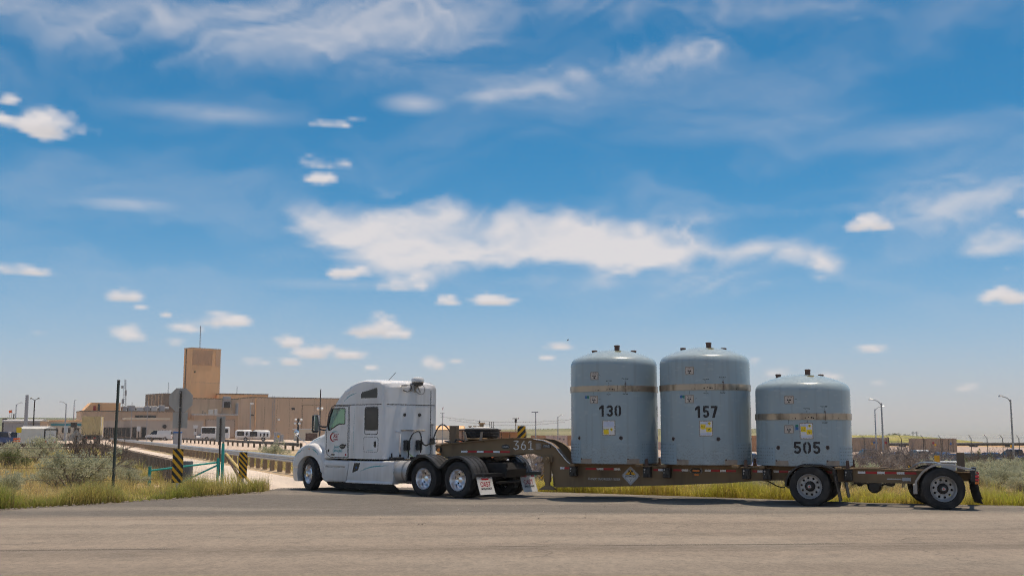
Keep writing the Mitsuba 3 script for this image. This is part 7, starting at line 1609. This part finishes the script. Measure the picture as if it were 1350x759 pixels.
# lattice radio mast behind the brown building
Yd = 275; x, y = xyz(162.2, 570, Yd); zt = float(at(163, 500, Yd)[2]); k = thing('radio_mast', 'slender lattice radio mast rising behind the brown building', 'mast'); zs = np.linspace(6, zt, 16); hw = np.linspace(.55, .16, 16)
part(k, 'legs', [tube([(x - .55, y, 6), (x - .16, y, zt)], .045, 4), tube([(x + .55, y, 6), (x + .16, y, zt)], .045, 4), tube([(x, y + .8, 6), (x, y + .2, zt)], .045, 4)], 'metal_siding')
part(k, 'bracing', [tube([(x - hw[i] * s, y, zs[i]), (x + hw[i + 1] * s, y, zs[i + 1])], .022, 4) for i in range(15) for s in (1, -1)], 'metal_siding')
part(k, 'dish', [rbox(x - .9, x - .35, y - .3, y + .1, zt - 2.2, zt - 1.5, .1), rbox(x + .1, x + .5, y - .3, y + .1, zt - 4.0, zt - 2.6, .08), rbox(x - .6, x - .1, y - .3, y + .1, zt - 6.0, zt - 4.8, .08)], 'metal_siding')
# dishes and vents on the brown roof
# ---- chain link fence on the right
k = thing('chain_link_fence', 'chain link fence with barbed wire outriggers along the container yard on the right', 'fence')
fx = [at(px, 575, 95)[0] for px in (1012, 1045, 1078, 1108, 1139, 1171.5, 1188, 1217, 1240, 1280, 1301, 1321.5, 1343, 1366)]
for x in fx:
    zb = -2.0; zt = float(at(1240, 577.5, 95)[2])
    part(k, 'post', [cyl((x, 95, zb - .1), (x, 95, zt), .032, 8), cyl((x, 95, zt), (x - .22, 95.0, zt + .28), .022, 6)], 'lamp_dark')
zt = float(at(1240, 577.5, 95)[2])
for i, zq in enumerate((zt, zt + .12, zt + .26)): part(k, 'wire', [cyl((fx[0] - .1 * i, 95, zq), (fx[-1] - .1 * i, 95, zq), .006, 4)], 'lamp_grey')
part(k, 'bottom_rail', [cyl((fx[0], 95, -1.9), (fx[-1], 95, -1.9), .02, 5)], 'galvanised')
# dark pipe along the foot of the mound
single('ground_pipe', [cyl((60, 282, -1.35), (190, 279, -1.2), .40, 10)] + [box(x, x + .5, 279, 283, -2.2, -1.6) for x in np.arange(62, 188, 9)], 'lamp_dark', 'long dark pipeline running along the foot of the sandy mound', 'pipe')
Yd = 240; x, y = xyz(1332, 570, Yd); k = thing('yellow_square_sign', 'tiny yellow sign left of the far right lamp post', 'sign'); part(k, 'board', [box(x - .25, x + .25, y, y + .02, -1.6, -1.0)], 'sign_yellow'); part(k, 'post', [box(x - .04, x + .04, y + .025, y + .08, -2.1, -1.1)], 'lamp_grey')
x, y = xyz(635, 570, 44); k = thing('speed_sign', 'white number sign glimpsed between the tractor fenders', 'sign'); z0, z1 = at(597, 606, 44)[2], at(597, 598, 44)[2]; x = at(597, 600, 44)[0]
part(k, 'board', [box(x - .16, x + .16, y, y + .01, z0 - .1, z1)], 'white_plain'); part(k, 'digits', [text('50', .20, (x, y - .001, (z0 + z1) / 2 - .02), (1, 0, 0), (0, 0, 1), .004, True, width=.24)], 'stencil_black'); part(k, 'post', [box(x - .03, x + .03, y + .015, y + .05, -.4, z0)], 'galvanised')
# a bird
bx = at(748.5, 448.5, 90); k = thing('bird', 'small dark bird gliding in the sky above the first cask', 'bird')
put(k, hull([bx + [-.12, 0, -.02], bx + [.12, 0, .02], bx + [0, .05, .03], bx + [0, -.05, -.03], bx + [0, 0, .045]]), 'lamp_dark')
part(k, 'wing', [hull([bx + [-.03, 0, .02], bx + [.05, 0, .02], bx + [.02, .25, .10], bx + [.0, .25, .095]])], 'lamp_dark'); part(k, 'wing', [hull([bx + [-.03, 0, .02], bx + [.05, 0, .02], bx + [.06, -.25, .10], bx + [.03, -.25, .095]])], 'lamp_dark')

# ---- the air: thin haze round the whole scene
scene['haze'] = {'type': 'cube', 'to_world': T().translate([0, 0, -78]).scale([14600, 14600, 120]), 'bsdf': {'type': 'null'}, 'interior': {'type': 'ref', 'id': 'haze_air'}}
labels['haze'] = {'kind': 'stuff', 'label': 'thin haze in the air'}
